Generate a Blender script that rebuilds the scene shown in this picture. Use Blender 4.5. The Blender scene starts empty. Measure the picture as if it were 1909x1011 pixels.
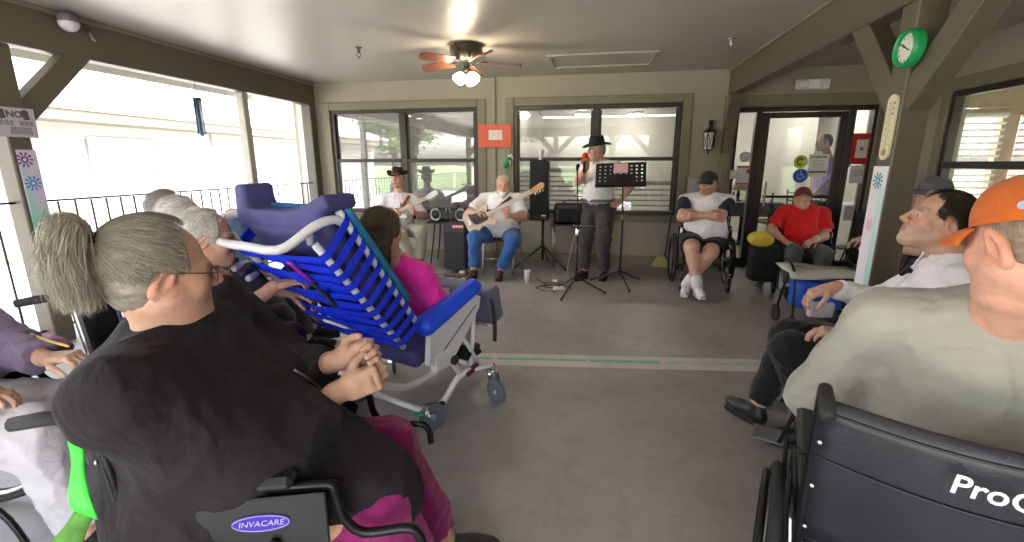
import bpy, bmesh, math, random
import numpy as np
from mathutils import Vector, Matrix

# ------------------------------------------------------------------ camera, sky, sun, exposure
SC = bpy.context.scene
COL = SC.collection
PI = math.pi
FPX, YAW, PITCH, ROLL, CAMH, PW, PH = 855.0, .175, .23, .0025, 1.42, 1909.0, 1011.0
_cy, _sy, _cp, _sp = math.cos(YAW), math.sin(YAW), math.cos(PITCH), math.sin(PITCH)
_f = np.array([-_sy*_cp, _cy*_cp, -_sp]); _r = np.array([_cy, _sy, 0.]); _u = np.cross(_r, _f)
_cr, _sr = math.cos(ROLL), math.sin(ROLL)
AX_R, AX_U, AX_F = _cr*_r - _sr*_u, _sr*_r + _cr*_u, _f
cam_data = bpy.data.cameras.new('camera')
cam_data.sensor_fit = 'HORIZONTAL'; cam_data.sensor_width = 36.0; cam_data.lens = 36.0*FPX/PW
cam_data.clip_start = .05; cam_data.clip_end = 600
cam = bpy.data.objects.new('camera', cam_data); COL.objects.link(cam)
_m = Matrix.Identity(4)
for i in range(3):
    _m[i][0], _m[i][1], _m[i][2] = AX_R[i], AX_U[i], -AX_F[i]
_m[2][3] = CAMH
cam.matrix_world = _m
SC.camera = cam

SUN_EL, SUN_AZ = math.radians(58), math.radians(118)      # azimuth measured from +y towards +x: high sun over the roof, behind and to the right
world = bpy.data.worlds.new('World'); SC.world = world; world.use_nodes = True
_nt = world.node_tree; _nt.nodes.clear()
_sky = _nt.nodes.new('ShaderNodeTexSky'); _sky.sky_type = 'NISHITA'; _sky.sun_disc = False
_sky.sun_elevation = SUN_EL; _sky.sun_rotation = SUN_AZ; _sky.air_density = 1.0; _sky.dust_density = 5.0; _sky.ozone_density = .6
_bg = _nt.nodes.new('ShaderNodeBackground'); _bg.inputs[1].default_value = .15
_wo = _nt.nodes.new('ShaderNodeOutputWorld')
_hs = _nt.nodes.new('ShaderNodeHueSaturation'); _hs.inputs['Saturation'].default_value = .5      # thin high overcast: a paler sky
_nt.links.new(_sky.outputs[0], _hs.inputs['Color']); _nt.links.new(_hs.outputs[0], _bg.inputs[0]); _nt.links.new(_bg.outputs[0], _wo.inputs[0])
sun_data = bpy.data.lights.new('sun', 'SUN'); sun_data.energy = 1.4; sun_data.angle = math.radians(14); sun_data.color = (1, .96, .9)
sun = bpy.data.objects.new('sun', sun_data); COL.objects.link(sun)
_d = Vector((math.sin(SUN_AZ)*math.cos(SUN_EL), math.cos(SUN_AZ)*math.cos(SUN_EL), math.sin(SUN_EL)))
sun.rotation_euler = _d.to_track_quat('Z', 'Y').to_euler(); sun.location = _d*30
SC.view_settings.view_transform = 'Standard'; SC.view_settings.look = 'None'
SC.view_settings.exposure = 4.25; SC.view_settings.gamma = 1.0; SC.view_settings.use_curve_mapping = False
SC.render.engine = 'CYCLES'
SC.cycles.use_denoising = True
SC.cycles.max_bounces = 8; SC.cycles.diffuse_bounces = 5; SC.cycles.glossy_bounces = 3; SC.cycles.transparent_max_bounces = 12
SC.cycles.sample_clamp_indirect = 6.0
SC.cycles.caustics_reflective = False; SC.cycles.caustics_refractive = False

# ------------------------------------------------------------------ measuring helpers (pixel of the photograph + a distance -> a point of the place)
def at(px, py, Y):
    d = AX_R*(px-PW/2) + AX_U*(PH/2-py) + AX_F*FPX
    t = Y/d[1]
    return np.array([d[0]*t, Y, CAMH+d[2]*t])

def at_x(px, py, X):
    d = AX_R*(px-PW/2) + AX_U*(PH/2-py) + AX_F*FPX
    t = X/d[0]
    return np.array([X, d[1]*t, CAMH+d[2]*t])
def at_z(px, py, z=0.):
    d = AX_R*(px-PW/2) + AX_U*(PH/2-py) + AX_F*FPX
    t = (z-CAMH)/d[2]
    return np.array([d[0]*t, d[1]*t, z])
def V3(*a): return np.array(a, float)
def unit(v):
    v = np.asarray(v, float); return v/(np.linalg.norm(v)+1e-12)

# ------------------------------------------------------------------ materials
MATS = {}
def mat(name, col, rough=.6, metal=0., var=.12, vscale=6., bump=0., bscale=80., spec=.5, col2=None, sheen=0., attr=None, emit=None, estr=0., stretch=None, coat=0., sss=0., fold=0., fscale=9.):
    if name in MATS: return MATS[name]
    m = bpy.data.materials.new(name); m.use_nodes = True
    nt = m.node_tree; N = nt.nodes; Lk = nt.links
    b = N['Principled BSDF']
    b.inputs['Roughness'].default_value = rough; b.inputs['Metallic'].default_value = metal
    b.inputs['Specular IOR Level'].default_value = spec
    if sheen: b.inputs['Sheen Weight'].default_value = sheen
    if coat: b.inputs['Coat Weight'].default_value = coat
    tc = N.new('ShaderNodeTexCoord'); src = tc.outputs['Object']
    if stretch:
        mp = N.new('ShaderNodeMapping'); mp.inputs['Scale'].default_value = stretch; Lk.new(src, mp.inputs[0]); src = mp.outputs[0]
    if attr:
        a = N.new('ShaderNodeAttribute'); a.attribute_name = attr; base = a.outputs['Color']
    else:
        rgb = N.new('ShaderNodeRGB'); rgb.outputs[0].default_value = (*col, 1); base = rgb.outputs[0]
    if var > 0 or col2:
        nz = N.new('ShaderNodeTexNoise'); nz.inputs['Scale'].default_value = vscale; nz.inputs['Detail'].default_value = 5; nz.inputs['Roughness'].default_value = .6
        Lk.new(src, nz.inputs['Vector'])
        mx = N.new('ShaderNodeMix'); mx.data_type = 'RGBA'
        rp = N.new('ShaderNodeMapRange'); rp.inputs[1].default_value = .3; rp.inputs[2].default_value = .7
        Lk.new(nz.outputs[0], rp.inputs[0]); Lk.new(rp.outputs[0], mx.inputs[0])
        if col2:
            Lk.new(base, mx.inputs[6]); mx.inputs[7].default_value = (*col2, 1)
        else:
            hs = N.new('ShaderNodeHueSaturation'); hs.inputs['Value'].default_value = 1-var; Lk.new(base, hs.inputs['Color'])
            h2 = N.new('ShaderNodeHueSaturation'); h2.inputs['Value'].default_value = 1+var; Lk.new(base, h2.inputs['Color'])
            Lk.new(hs.outputs[0], mx.inputs[6]); Lk.new(h2.outputs[0], mx.inputs[7])
        base = mx.outputs[2]
        rr = N.new('ShaderNodeMapRange'); rr.inputs[3].default_value = max(0, rough-.07); rr.inputs[4].default_value = min(1, rough+.07)
        Lk.new(nz.outputs[0], rr.inputs[0]); Lk.new(rr.outputs[0], b.inputs['Roughness'])
    Lk.new(base, b.inputs['Base Color'])
    if bump:
        bn = N.new('ShaderNodeTexNoise'); bn.inputs['Scale'].default_value = bscale; bn.inputs['Detail'].default_value = 3
        Lk.new(src, bn.inputs['Vector'])
        bp = N.new('ShaderNodeBump'); bp.inputs['Strength'].default_value = bump; bp.inputs['Distance'].default_value = .01
        Lk.new(bn.outputs[0], bp.inputs['Height']); Lk.new(bp.outputs[0], b.inputs['Normal'])
    if fold:
        fn = N.new('ShaderNodeTexNoise'); fn.inputs['Scale'].default_value = fscale; fn.inputs['Detail'].default_value = 2.5; fn.inputs['Distortion'].default_value = 1.6
        Lk.new(src, fn.inputs['Vector']); fb = N.new('ShaderNodeBump'); fb.inputs['Strength'].default_value = fold; fb.inputs['Distance'].default_value = .03
        Lk.new(fn.outputs[0], fb.inputs['Height'])
        if bump: Lk.new(fb.outputs[0], bp.inputs['Normal'])
        else: Lk.new(fb.outputs[0], b.inputs['Normal'])
    if emit:
        b.inputs['Emission Color'].default_value = (*emit, 1); b.inputs['Emission Strength'].default_value = estr
    if sss:
        b.inputs['Subsurface Weight'].default_value = sss; b.inputs['Subsurface Radius'].default_value = (.01, .004, .002); b.inputs['Subsurface Scale'].default_value = .5
    MATS[name] = m
    return m

def glass_mat(name, refl=.1, tint=(.93, .95, .94), haze=0.):
    if name in MATS: return MATS[name]
    m = bpy.data.materials.new(name); m.use_nodes = True; nt = m.node_tree; N = nt.nodes; N.clear()
    t = N.new('ShaderNodeBsdfTransparent'); t.inputs[0].default_value = (*tint, 1)
    g = N.new('ShaderNodeBsdfGlossy'); g.inputs['Roughness'].default_value = .012
    lw_ = N.new('ShaderNodeLayerWeight'); lw_.inputs[0].default_value = .5
    fr = N.new('ShaderNodeMath'); fr.operation = 'POWER'; fr.inputs[1].default_value = 4.0; nt.links.new(lw_.outputs['Facing'], fr.inputs[0])
    ad = N.new('ShaderNodeMath'); ad.operation = 'ADD'; ad.inputs[1].default_value = refl+.03; ad.use_clamp = True
    nz = N.new('ShaderNodeTexNoise'); nz.inputs['Scale'].default_value = 1.3
    bp = N.new('ShaderNodeBump'); bp.inputs['Strength'].default_value = .02; bp.inputs['Distance'].default_value = .05
    tc = N.new('ShaderNodeTexCoord'); nt.links.new(tc.outputs['Object'], nz.inputs[0]); nt.links.new(nz.outputs[0], bp.inputs['Height']); nt.links.new(bp.outputs[0], g.inputs['Normal'])
    mx = N.new('ShaderNodeMixShader'); o = N.new('ShaderNodeOutputMaterial')
    nt.links.new(fr.outputs[0], ad.inputs[0]); nt.links.new(ad.outputs[0], mx.inputs[0]); nt.links.new(t.outputs[0], mx.inputs[1]); nt.links.new(g.outputs[0], mx.inputs[2]); nt.links.new(mx.outputs[0], o.inputs[0])
    if haze:  # haze on the panes painted in as a pale diffuse layer
        df = N.new('ShaderNodeBsdfDiffuse'); df.inputs[0].default_value = (.75, .74, .70, 1); n2 = N.new('ShaderNodeTexNoise'); n2.inputs['Scale'].default_value = 4; nt.links.new(tc.outputs['Object'], n2.inputs[0])
        mr = N.new('ShaderNodeMapRange'); mr.inputs[3].default_value = haze*.6; mr.inputs[4].default_value = haze*1.4; nt.links.new(n2.outputs[0], mr.inputs[0])
        m2 = N.new('ShaderNodeMixShader'); nt.links.new(mr.outputs[0], m2.inputs[0]); nt.links.new(mx.outputs[0], m2.inputs[1]); nt.links.new(df.outputs[0], m2.inputs[2]); nt.links.new(m2.outputs[0], o.inputs[0])
    MATS[name] = m
    return m

# ------------------------------------------------------------------ objects
def tag(o, label=None, cat=None, group=None, kind=None):
    if label: o['label'] = label
    if cat: o['category'] = cat
    if group: o['group'] = group
    if kind: o['kind'] = kind
    return o

def thing(name, label, cat, loc=(0, 0, 0), rz=0., group=None):
    o = bpy.data.objects.new(name, None); COL.objects.link(o)
    o.empty_display_size = .1
    o.location = tuple(float(v) for v in loc); o.rotation_euler = (0, 0, rz)
    return tag(o, label, cat, group)

def world_loc(o):
    p = np.zeros(3)
    while o is not None:
        p += np.array(o.location); o = o.parent
    return p

def link(name, me, m=None, parent=None, world=False, smooth=True):
    o = bpy.data.objects.new(name, me); COL.objects.link(o)
    if m is not None: me.materials.append(m)
    if parent is not None:
        o.parent = parent
        if world: me.transform(Matrix.Translation(Vector(-world_loc(parent))))
    if smooth and hasattr(me, 'polygons'):
        me.polygons.foreach_set('use_smooth', [True]*len(me.polygons))
    return o

def copy_thing(root, loc, rz, label=None):
    r = root.copy(); COL.objects.link(r); r.location = loc; r.rotation_euler = (0, 0, rz)
    if label: r['label'] = label
    for ch in list(root.children):
        c = ch.copy(); COL.objects.link(c); c.parent = r
        for g in list(ch.children):
            d = g.copy(); COL.objects.link(d); d.parent = c
    return r

def rot_frame(d, up=(0, 0, 1)):
    """3x3 rows x,y,z: z along d."""
    z = unit(d); u = np.asarray(up, float)
    if abs(z@u) > .95: u = np.array([0, 1., 0]) if abs(z[1]) < .9 else np.array([1., 0, 0])
    x = unit(np.cross(u, z)); y = np.cross(z, x)
    return np.array([x, y, z])

class MB:
    """collects simple solids; build() links them as one mesh object"""
    def __init__(s): s.v = []; s.f = []; s.n = 0
    def add(s, v, f):
        s.v.append(np.asarray(v, float)); s.f += [tuple(i+s.n for i in q) for q in f]; s.n += len(v); return s
    def box(s, c, size, rz=0., R=None, ch=0.):
        h = np.asarray(size, float)/2
        if ch <= 0:
            v = np.array([[x, y, z] for x in (-1, 1) for y in (-1, 1) for z in (-1, 1)])*h
            f = [(0, 1, 3, 2), (4, 6, 7, 5), (0, 4, 5, 1), (2, 3, 7, 6), (0, 2, 6, 4), (1, 5, 7, 3)]
        else:
            ch = min(ch, h.min()*.9)
            v = []; idx = {}
            for x in (-1, 1):
                for y in (-1, 1):
                    for z in (-1, 1):
                        for a in range(3):
                            p = np.array([x, y, z])*(h-ch); p[a] += ch*(x, y, z)[a]
                            idx[(x, y, z, a)] = len(v); v.append(p)
            f = []
            for a in range(3):
                b, c2 = (a+1) % 3, (a+2) % 3
                for sg in (-1, 1):
                    q = []
                    for sb, sc in ((-1, -1), (1, -1), (1, 1), (-1, 1)):
                        k = [0, 0, 0]; k[a] = sg; k[b] = sb; k[c2] = sc; q.append(idx[(*k, a)])
                    f.append(tuple(q if sg > 0 else q[::-1]))
            for a in range(3):
                b, c2 = (a+1) % 3, (a+2) % 3
                for sb in (-1, 1):
                    for sc in (-1, 1):
                        k0 = [0, 0, 0]; k0[a] = -1; k0[b] = sb; k0[c2] = sc; k1 = list(k0); k1[a] = 1
                        q = [idx[(*k0, b)], idx[(*k1, b)], idx[(*k1, c2)], idx[(*k0, c2)]]
                        f.append(tuple(q if sb*sc < 0 else q[::-1]))
            for x in (-1, 1):
                for y in (-1, 1):
                    for z in (-1, 1):
                        q = [idx[(x, y, z, a)] for a in range(3)]
                        f.append(tuple(q if x*y*z > 0 else q[::-1]))
            v = np.array(v)
        if R is not None: v = v@np.asarray(R)
        elif rz:
            c_, s_ = math.cos(rz), math.sin(rz); v = v@np.array([[c_, s_, 0], [-s_, c_, 0], [0, 0, 1]])
        return s.add(v+np.asarray(c, float), f)
    def bar(s, a, b, w, h, up=(0, 0, 1), ch=0.):
        a, b = np.asarray(a, float), np.asarray(b, float)
        R = rot_frame(b-a, up)
        return s.box((a+b)/2, (w, h, np.linalg.norm(b-a)), R=R, ch=ch)
    def tube(s, pts, r, n=8, closed=False, caps=True):
        P = np.array(pts, float); m = len(P)
        rr = np.broadcast_to(np.asarray(r, float), (m,))
        T = np.zeros_like(P)
        for i in range(m):
            a = P[(i-1) % m] if (closed or i > 0) else P[i]; b = P[(i+1) % m] if (closed or i < m-1) else P[i]
            T[i] = unit(b-a)
        x = rot_frame(T[0])[0]; V = []
        for i in range(m):
            x = unit(x - T[i]*(x@T[i])); y = np.cross(T[i], x)
            for k in range(n):
                t = 2*PI*k/n; V.append(P[i]+rr[i]*(x*math.cos(t)+y*math.sin(t)))
        F = []
        for i in range(m if closed else m-1):
            j = (i+1) % m
            for k in range(n):
                k2 = (k+1) % n; F.append((i*n+k, i*n+k2, j*n+k2, j*n+k))
        if caps and not closed:
            F.append(tuple(range(n-1, -1, -1))); F.append(tuple(range((m-1)*n, m*n)))
        return s.add(V, F)
    def lathe(s, prof, c=(0, 0, 0), axis=(0, 0, 1), n=20, sx=1., sy=1., up=(0, 1, 0)):
        R = rot_frame(axis, up); V = []; F = []
        for r, z in prof:
            for k in range(n):
                t = 2*PI*k/n; V.append(np.array([r*math.cos(t)*sx, r*math.sin(t)*sy, z])@R+np.asarray(c, float))
        for i in range(len(prof)-1):
            for k in range(n):
                k2 = (k+1) % n; F.append((i*n+k, i*n+k2, (i+1)*n+k2, (i+1)*n+k))
        if prof[0][0] > 1e-5: F.append(tuple(range(n-1, -1, -1)))
        if prof[-1][0] > 1e-5: F.append(tuple(range((len(prof)-1)*n, len(prof)*n)))
        return s.add(V, F)
    def prism(s, outline, t, c=(0, 0, 0), R=None):
        """2-D outline (x,y) extruded by t along local z, then rows of R"""
        o = np.array(outline, float); n = len(o)
        v = np.concatenate([np.c_[o, np.full(n, -t/2)], np.c_[o, np.full(n, t/2)]])
        if R is not None: v = v@np.asarray(R)
        f = [tuple(range(n-1, -1, -1)), tuple(range(n, 2*n))]+[(i, (i+1) % n, n+(i+1) % n, n+i) for i in range(n)]
        return s.add(v+np.asarray(c, float), f)
    def ell(s, c, rad, R=None, n=14, m=9):
        V = []; F = []
        for i in range(m+1):
            ph = PI*i/m
            for k in range(n):
                t = 2*PI*k/n; V.append((rad[0]*math.sin(ph)*math.cos(t), rad[1]*math.sin(ph)*math.sin(t), rad[2]*math.cos(ph)))
        for i in range(m):
            for k in range(n):
                k2 = (k+1) % n; F.append((i*n+k, (i+1)*n+k, (i+1)*n+k2, i*n+k2))
        V = np.array(V)
        if R is not None: V = V@np.asarray(R)
        return s.add(V+np.asarray(c, float), F)
    def sheet(s, grid, t=0.):
        """grid: (a,b,3) points; t>0 gives thickness along the normals"""
        g = np.array(grid, float); a, b = g.shape[:2]
        if t:
            du = np.gradient(g, axis=0); dv = np.gradient(g, axis=1); nn = np.cross(du, dv); nn /= np.linalg.norm(nn, axis=2, keepdims=True)+1e-9
            top = g+nn*t/2; bot = g-nn*t/2
            V = np.concatenate([top.reshape(-1, 3), bot.reshape(-1, 3)]); o = a*b; F = []
            for i in range(a-1):
                for j in range(b-1):
                    q = (i*b+j, (i+1)*b+j, (i+1)*b+j+1, i*b+j+1); F.append(q); F.append(tuple(o+k for k in q[::-1]))
            for i in range(a-1):
                F.append((i*b, o+i*b, o+(i+1)*b, (i+1)*b)); F.append((i*b+b-1, (i+1)*b+b-1, o+(i+1)*b+b-1, o+i*b+b-1))
            for j in range(b-1):
                F.append((j, j+1, o+j+1, o+j)); k = (a-1)*b; F.append((k+j, o+k+j, o+k+j+1, k+j+1))
            return s.add(V, F)
        F = [(i*b+j, (i+1)*b+j, (i+1)*b+j+1, i*b+j+1) for i in range(a-1) for j in range(b-1)]
        return s.add(g.reshape(-1, 3), F)
    def mesh(s, name):
        me = bpy.data.meshes.new(name); V = np.concatenate(s.v)
        me.from_pydata(V.tolist(), [], s.f); me.update(); return me
    def build(s, name, m, parent=None, world=False, smooth=False, fixn=True):
        me = s.mesh(name)
        if fixn:
            bm = bmesh.new(); bm.from_mesh(me); bmesh.ops.recalc_face_normals(bm, faces=bm.faces); bm.to_mesh(me); bm.free()
        o = link(name, me, m, parent, world, smooth)
        if smooth == 'auto': autosmooth(me)
        return o

def autosmooth(me, ang=.7):
    bm = bmesh.new(); bm.from_mesh(me)
    for e in bm.edges:
        if len(e.link_faces) == 2 and e.calc_face_angle(0) > ang: e.smooth = False
    bm.to_mesh(me); bm.free()

def arc(c, r, a0, a1, n, u, v):
    c, u, v = np.asarray(c, float), np.asarray(u, float), np.asarray(v, float)
    return [c+r*(u*math.cos(a0+(a1-a0)*i/n)+v*math.sin(a0+(a1-a0)*i/n)) for i in range(n+1)]

def smooth_path(pts, per=6, closed=False):
    """Catmull-Rom through the points"""
    P = [np.asarray(p, float) for p in pts]; n = len(P); out = []
    for i in range(n if closed else n-1):
        p0 = P[(i-1) % n] if (closed or i > 0) else 2*P[0]-P[1]; p1 = P[i]; p2 = P[(i+1) % n]; p3 = P[(i+2) % n] if (closed or i < n-2) else 2*P[-1]-P[-2]
        for k in range(per):
            t = k/per; out.append(.5*((2*p1)+(-p0+p2)*t+(2*p0-5*p1+4*p2-p3)*t*t+(-p0+3*p1-3*p2+p3)*t**3))
    if not closed: out.append(P[-1])
    return out

def text_obj(name, body, size, loc, R, m, parent=None, extrude=.0006, align='CENTER', shear=0., bold=0., sx=1.):
    """flat lettering as a mesh; R rows: text right, text up, outward normal"""
    cu = bpy.data.curves.new(name, 'FONT'); cu.body = body; cu.size = size; cu.extrude = extrude; cu.align_x = align; cu.align_y = 'CENTER'; cu.shear = shear; cu.offset = bold; cu.resolution_u = 3
    o = bpy.data.objects.new(name, cu); COL.objects.link(o)
    dg = bpy.context.evaluated_depsgraph_get(); me = bpy.data.meshes.new_from_object(o.evaluated_get(dg))
    bpy.data.objects.remove(o); bpy.data.curves.remove(cu)
    M = Matrix.Identity(4); R = np.asarray(R)
    for i in range(3):
        for j in range(3): M[i][j] = R[j][i]*(sx if j == 0 else 1)
        M[i][3] = loc[i]
    me.transform(M); me.materials.clear()
    return link(name, me, m, parent, True if parent else False, False)
# ------------------------------------------------------------------ solid modelling with distance fields (bodies, clothes, cushions)
def cone(a, b, r1, r2, k=.03, sub=False, sq=None):
    """round cone a-b; sq=(axis, factor) flattens the section along an axis"""
    return ('c', np.asarray(a, float), np.asarray(b, float), float(r1), float(r2), float(k), sub, sq)
def ellip(c, rad, R=None, k=.03, sub=False):
    return ('e', np.asarray(c, float), np.asarray(rad, float), np.eye(3) if R is None else np.asarray(R, float), float(k), sub)
def rbox(c, half, r, R=None, k=.02, sub=False):
    return ('b', np.asarray(c, float), np.asarray(half, float), float(r), np.eye(3) if R is None else np.asarray(R, float), float(k), sub)
def half(p, n):      # keeps the side the normal points away from
    return ('h', np.asarray(p, float), unit(n))

def _bounds(q):
    if q[0] == 'c':
        r = max(q[3], q[4]); f = 1.0
        if q[7] is not None: r *= max(1., q[7][1])
        return np.minimum(q[1], q[2])-r, np.maximum(q[1], q[2])+r
    if q[0] == 'e': r = q[2].max(); return q[1]-r, q[1]+r
    if q[0] == 'b': r = np.linalg.norm(q[2])+q[3]; return q[1]-r, q[1]+r

def _dist(q, X, Y, Z):
    if q[0] == 'c':
        a, b, r1, r2 = q[1:5]; d = b-a; L2 = d@d+1e-12
        px, py, pz = X-a[0], Y-a[1], Z-a[2]
        t = np.clip((px*d[0]+py*d[1]+pz*d[2])/L2, 0, 1)
        px = px-t*d[0]; py = py-t*d[1]; pz = pz-t*d[2]
        if q[7] is not None:
            n, s = unit(q[7][0]), q[7][1]; c = (px*n[0]+py*n[1]+pz*n[2])*(1/s-1)
            px = px+c*n[0]; py = py+c*n[1]; pz = pz+c*n[2]
        return np.sqrt(px*px+py*py+pz*pz)-(r1+(r2-r1)*t)
    if q[0] == 'e':
        c, rad, R = q[1:4]; px, py, pz = X-c[0], Y-c[1], Z-c[2]
        k0 = 0; k1 = 0
        for i in range(3):
            u = px*R[i][0]+py*R[i][1]+pz*R[i][2]; k0 = k0+(u/rad[i])**2; k1 = k1+(u/rad[i]**2)**2
        k0 = np.sqrt(k0); return k0*(k0-1)/(np.sqrt(k1)+1e-9)
    if q[0] == 'b':
        c, h, r, R = q[1:5]; px, py, pz = X-c[0], Y-c[1], Z-c[2]; o = 0; mx = None
        for i in range(3):
            u = np.abs(px*R[i][0]+py*R[i][1]+pz*R[i][2])-h[i]
            o = o+np.maximum(u, 0)**2; mx = u if mx is None else np.maximum(mx, u)
        return np.sqrt(o)+np.minimum(mx, 0)-r

def field(prims, xs, ys, zs):
    F = np.full((len(xs), len(ys), len(zs)), .5, np.float32)
    for q in prims:
        if q[0] == 'h':
            d = (xs[:, None, None]-q[1][0])*q[2][0]+(ys[None, :, None]-q[1][1])*q[2][1]+(zs[None, None, :]-q[1][2])*q[2][2]
            np.maximum(F, d.astype(np.float32), out=F); continue
        k = q[5] if q[0] in 'cb' else q[4]; sub = q[6] if q[0] in 'cb' else q[5]
        lo, hi = _bounds(q); pad = k+.03
        i0, i1 = np.searchsorted(xs, lo[0]-pad), np.searchsorted(xs, hi[0]+pad)
        j0, j1 = np.searchsorted(ys, lo[1]-pad), np.searchsorted(ys, hi[1]+pad)
        k0, k1 = np.searchsorted(zs, lo[2]-pad), np.searchsorted(zs, hi[2]+pad)
        if i0 >= i1 or j0 >= j1 or k0 >= k1: continue
        d = _dist(q, xs[i0:i1, None, None], ys[None, j0:j1, None], zs[None, None, k0:k1]).astype(np.float32)
        A = F[i0:i1, j0:j1, k0:k1]
        if sub:
            d = -d; h = np.maximum(k-np.abs(A-d), 0)/max(k, 1e-6); F[i0:i1, j0:j1, k0:k1] = np.maximum(A, d)+h*h*k/4
        else:
            h = np.maximum(k-np.abs(A-d), 0)/max(k, 1e-6); F[i0:i1, j0:j1, k0:k1] = np.minimum(A, d)-h*h*k/4
    return F

def surface_net(prims, res, lo=None, hi=None):
    pos = [q for q in prims if q[0] != 'h' and not (q[6] if q[0] in 'cb' else q[5])]
    if lo is None:
        B = [_bounds(q) for q in pos]; lo = np.min([b[0] for b in B], 0)-3*res; hi = np.max([b[1] for b in B], 0)+3*res
    xs, ys, zs = (np.arange(lo[i], hi[i]+res, res) for i in range(3))
    F = field(prims, xs, ys, zs); S = F < 0
    c = S[:-1, :-1, :-1].astype(np.int8)
    for dx in (0, 1):
        for dy in (0, 1):
            for dz in (0, 1):
                if dx+dy+dz: c = c+S[dx:F.shape[0]-1+dx, dy:F.shape[1]-1+dy, dz:F.shape[2]-1+dz]
    I, J, K = np.nonzero((c > 0) & (c < 8))
    if len(I) == 0: return np.zeros((0, 3)), np.zeros((0, 4), int)
    idx = np.full(c.shape, -1, np.int32); idx[I, J, K] = np.arange(len(I))
    corner = [(dx, dy, dz) for dx in (0, 1) for dy in (0, 1) for dz in (0, 1)]
    val = np.stack([F[I+a, J+b, K+d] for a, b, d in corner], 1)
    P = np.zeros((len(I), 3)); cnt = np.zeros(len(I))
    for a in range(8):
        for b in range(a+1, 8):
            ca, cb = np.array(corner[a]), np.array(corner[b])
            if np.abs(ca-cb).sum() != 1: continue
            va, vb = val[:, a], val[:, b]; m = (va < 0) != (vb < 0)
            t = np.where(m, va/np.where(m, va-vb, 1), 0)
            P += np.where(m[:, None], ca+(cb-ca)*t[:, None], 0); cnt += m
    P = P/cnt[:, None]
    V = np.stack([xs[I]+P[:, 0]*res, ys[J]+P[:, 1]*res, zs[K]+P[:, 2]*res], 1)
    Q = []
    for ax in range(3):
        A = np.take(S, range(0, S.shape[ax]-1), ax); B = np.take(S, range(1, S.shape[ax]), ax)
        e = np.array(np.nonzero(A != B)); fl = A[tuple(e)]
        o1, o2 = (ax+1) % 3, (ax+2) % 3
        ok = (e[o1] > 0) & (e[o2] > 0) & (e[o1] < S.shape[o1]-1) & (e[o2] < S.shape[o2]-1); e = e[:, ok]; fl = fl[ok]
        def cell(d1, d2):
            g = e.copy(); g[o1] -= d1; g[o2] -= d2; return idx[g[0], g[1], g[2]]
        q = np.stack([cell(1, 1), cell(0, 1), cell(0, 0), cell(1, 0)], 1)
        q[~fl] = q[~fl][:, ::-1]; Q.append(q)
    Q = np.concatenate(Q); Q = Q[(Q >= 0).all(1)]
    return V, Q

def np_mesh(name, V, Q, col=None):
    me = bpy.data.meshes.new(name); n = Q.shape[1]
    me.vertices.add(len(V)); me.vertices.foreach_set('co', np.ascontiguousarray(V, np.float32).ravel())
    me.loops.add(Q.size); me.loops.foreach_set('vertex_index', np.ascontiguousarray(Q, np.int32).ravel())
    me.polygons.add(len(Q)); me.polygons.foreach_set('loop_start', np.arange(0, Q.size, n, dtype=np.int32)); 
    try: me.polygons.foreach_set('loop_total', np.full(len(Q), n, np.int32))
    except Exception: pass
    me.update(calc_edges=True)
    if col is not None:
        a = me.color_attributes.new('Col', 'FLOAT_COLOR', 'POINT'); a.data.foreach_set('color', np.c_[col, np.ones(len(V))].astype(np.float32).ravel())
    return me

def v_normals(V, Q):
    n = np.cross(V[Q[:, 2]]-V[Q[:, 0]], V[Q[:, 3]]-V[Q[:, 1]]); N = np.zeros_like(V)
    for i in range(4): np.add.at(N, Q[:, i], n)
    return N/(np.linalg.norm(N, axis=1, keepdims=True)+1e-12)

def relax(V, Q, it=1, f=.5):
    for _ in range(it):
        A = np.zeros_like(V); c = np.zeros(len(V))
        for i in range(4):
            for d in (1, 3): np.add.at(A, Q[:, i], V[Q[:, (i+d) % 4]]); np.add.at(c, Q[:, i], 1)
        V = V*(1-f)+f*A/np.maximum(c, 1)[:, None]
    return V

def folds(P, seed, freq=38., n=6, axis=None):
    """-1..1 fold-like noise at points"""
    g = np.random.default_rng(seed); s = np.zeros(len(P))
    for i in range(n):
        d = g.normal(size=3); d /= np.linalg.norm(d)
        if axis is not None: d = unit(d+np.asarray(axis)*1.2*np.sign(g.normal()))
        w = g.normal(size=3)*freq*.4
        ph = P@d*freq*(.6+.9*g.random())+1.7*np.sin(P@w+g.random()*6)+g.random()*6
        s += 1-2*np.abs(np.sin(ph*.5))**.7
    return s/n*1.4

def solid(name, prims, res, m, parent, amp=0., freq=38., seed=1, axis=None, sm=1, colf=None):
    V, Q = surface_net(prims, res); V = relax(V, Q, sm)
    if amp:
        V = V+v_normals(V, Q)*(folds(V, seed, freq, axis=axis)*amp)[:, None]
    return link(name, np_mesh(name, V, Q, colf(V) if colf else None), m, parent, True)

# ------------------------------------------------------------------ people
def ik(a, t, l1, l2, pole):
    a, t = np.asarray(a, float), np.asarray(t, float); d = t-a; L = np.linalg.norm(d); mx = (l1+l2)*.998
    if L > mx: t = a+d*mx/L; d = t-a; L = mx
    x = (l1*l1-l2*l2+L*L)/(2*L); h = math.sqrt(max(l1*l1-x*x, 0)); u = d/L
    p = np.asarray(pole, float); p = unit(p-u*(p@u)); return a+u*x+p*h, t

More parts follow.
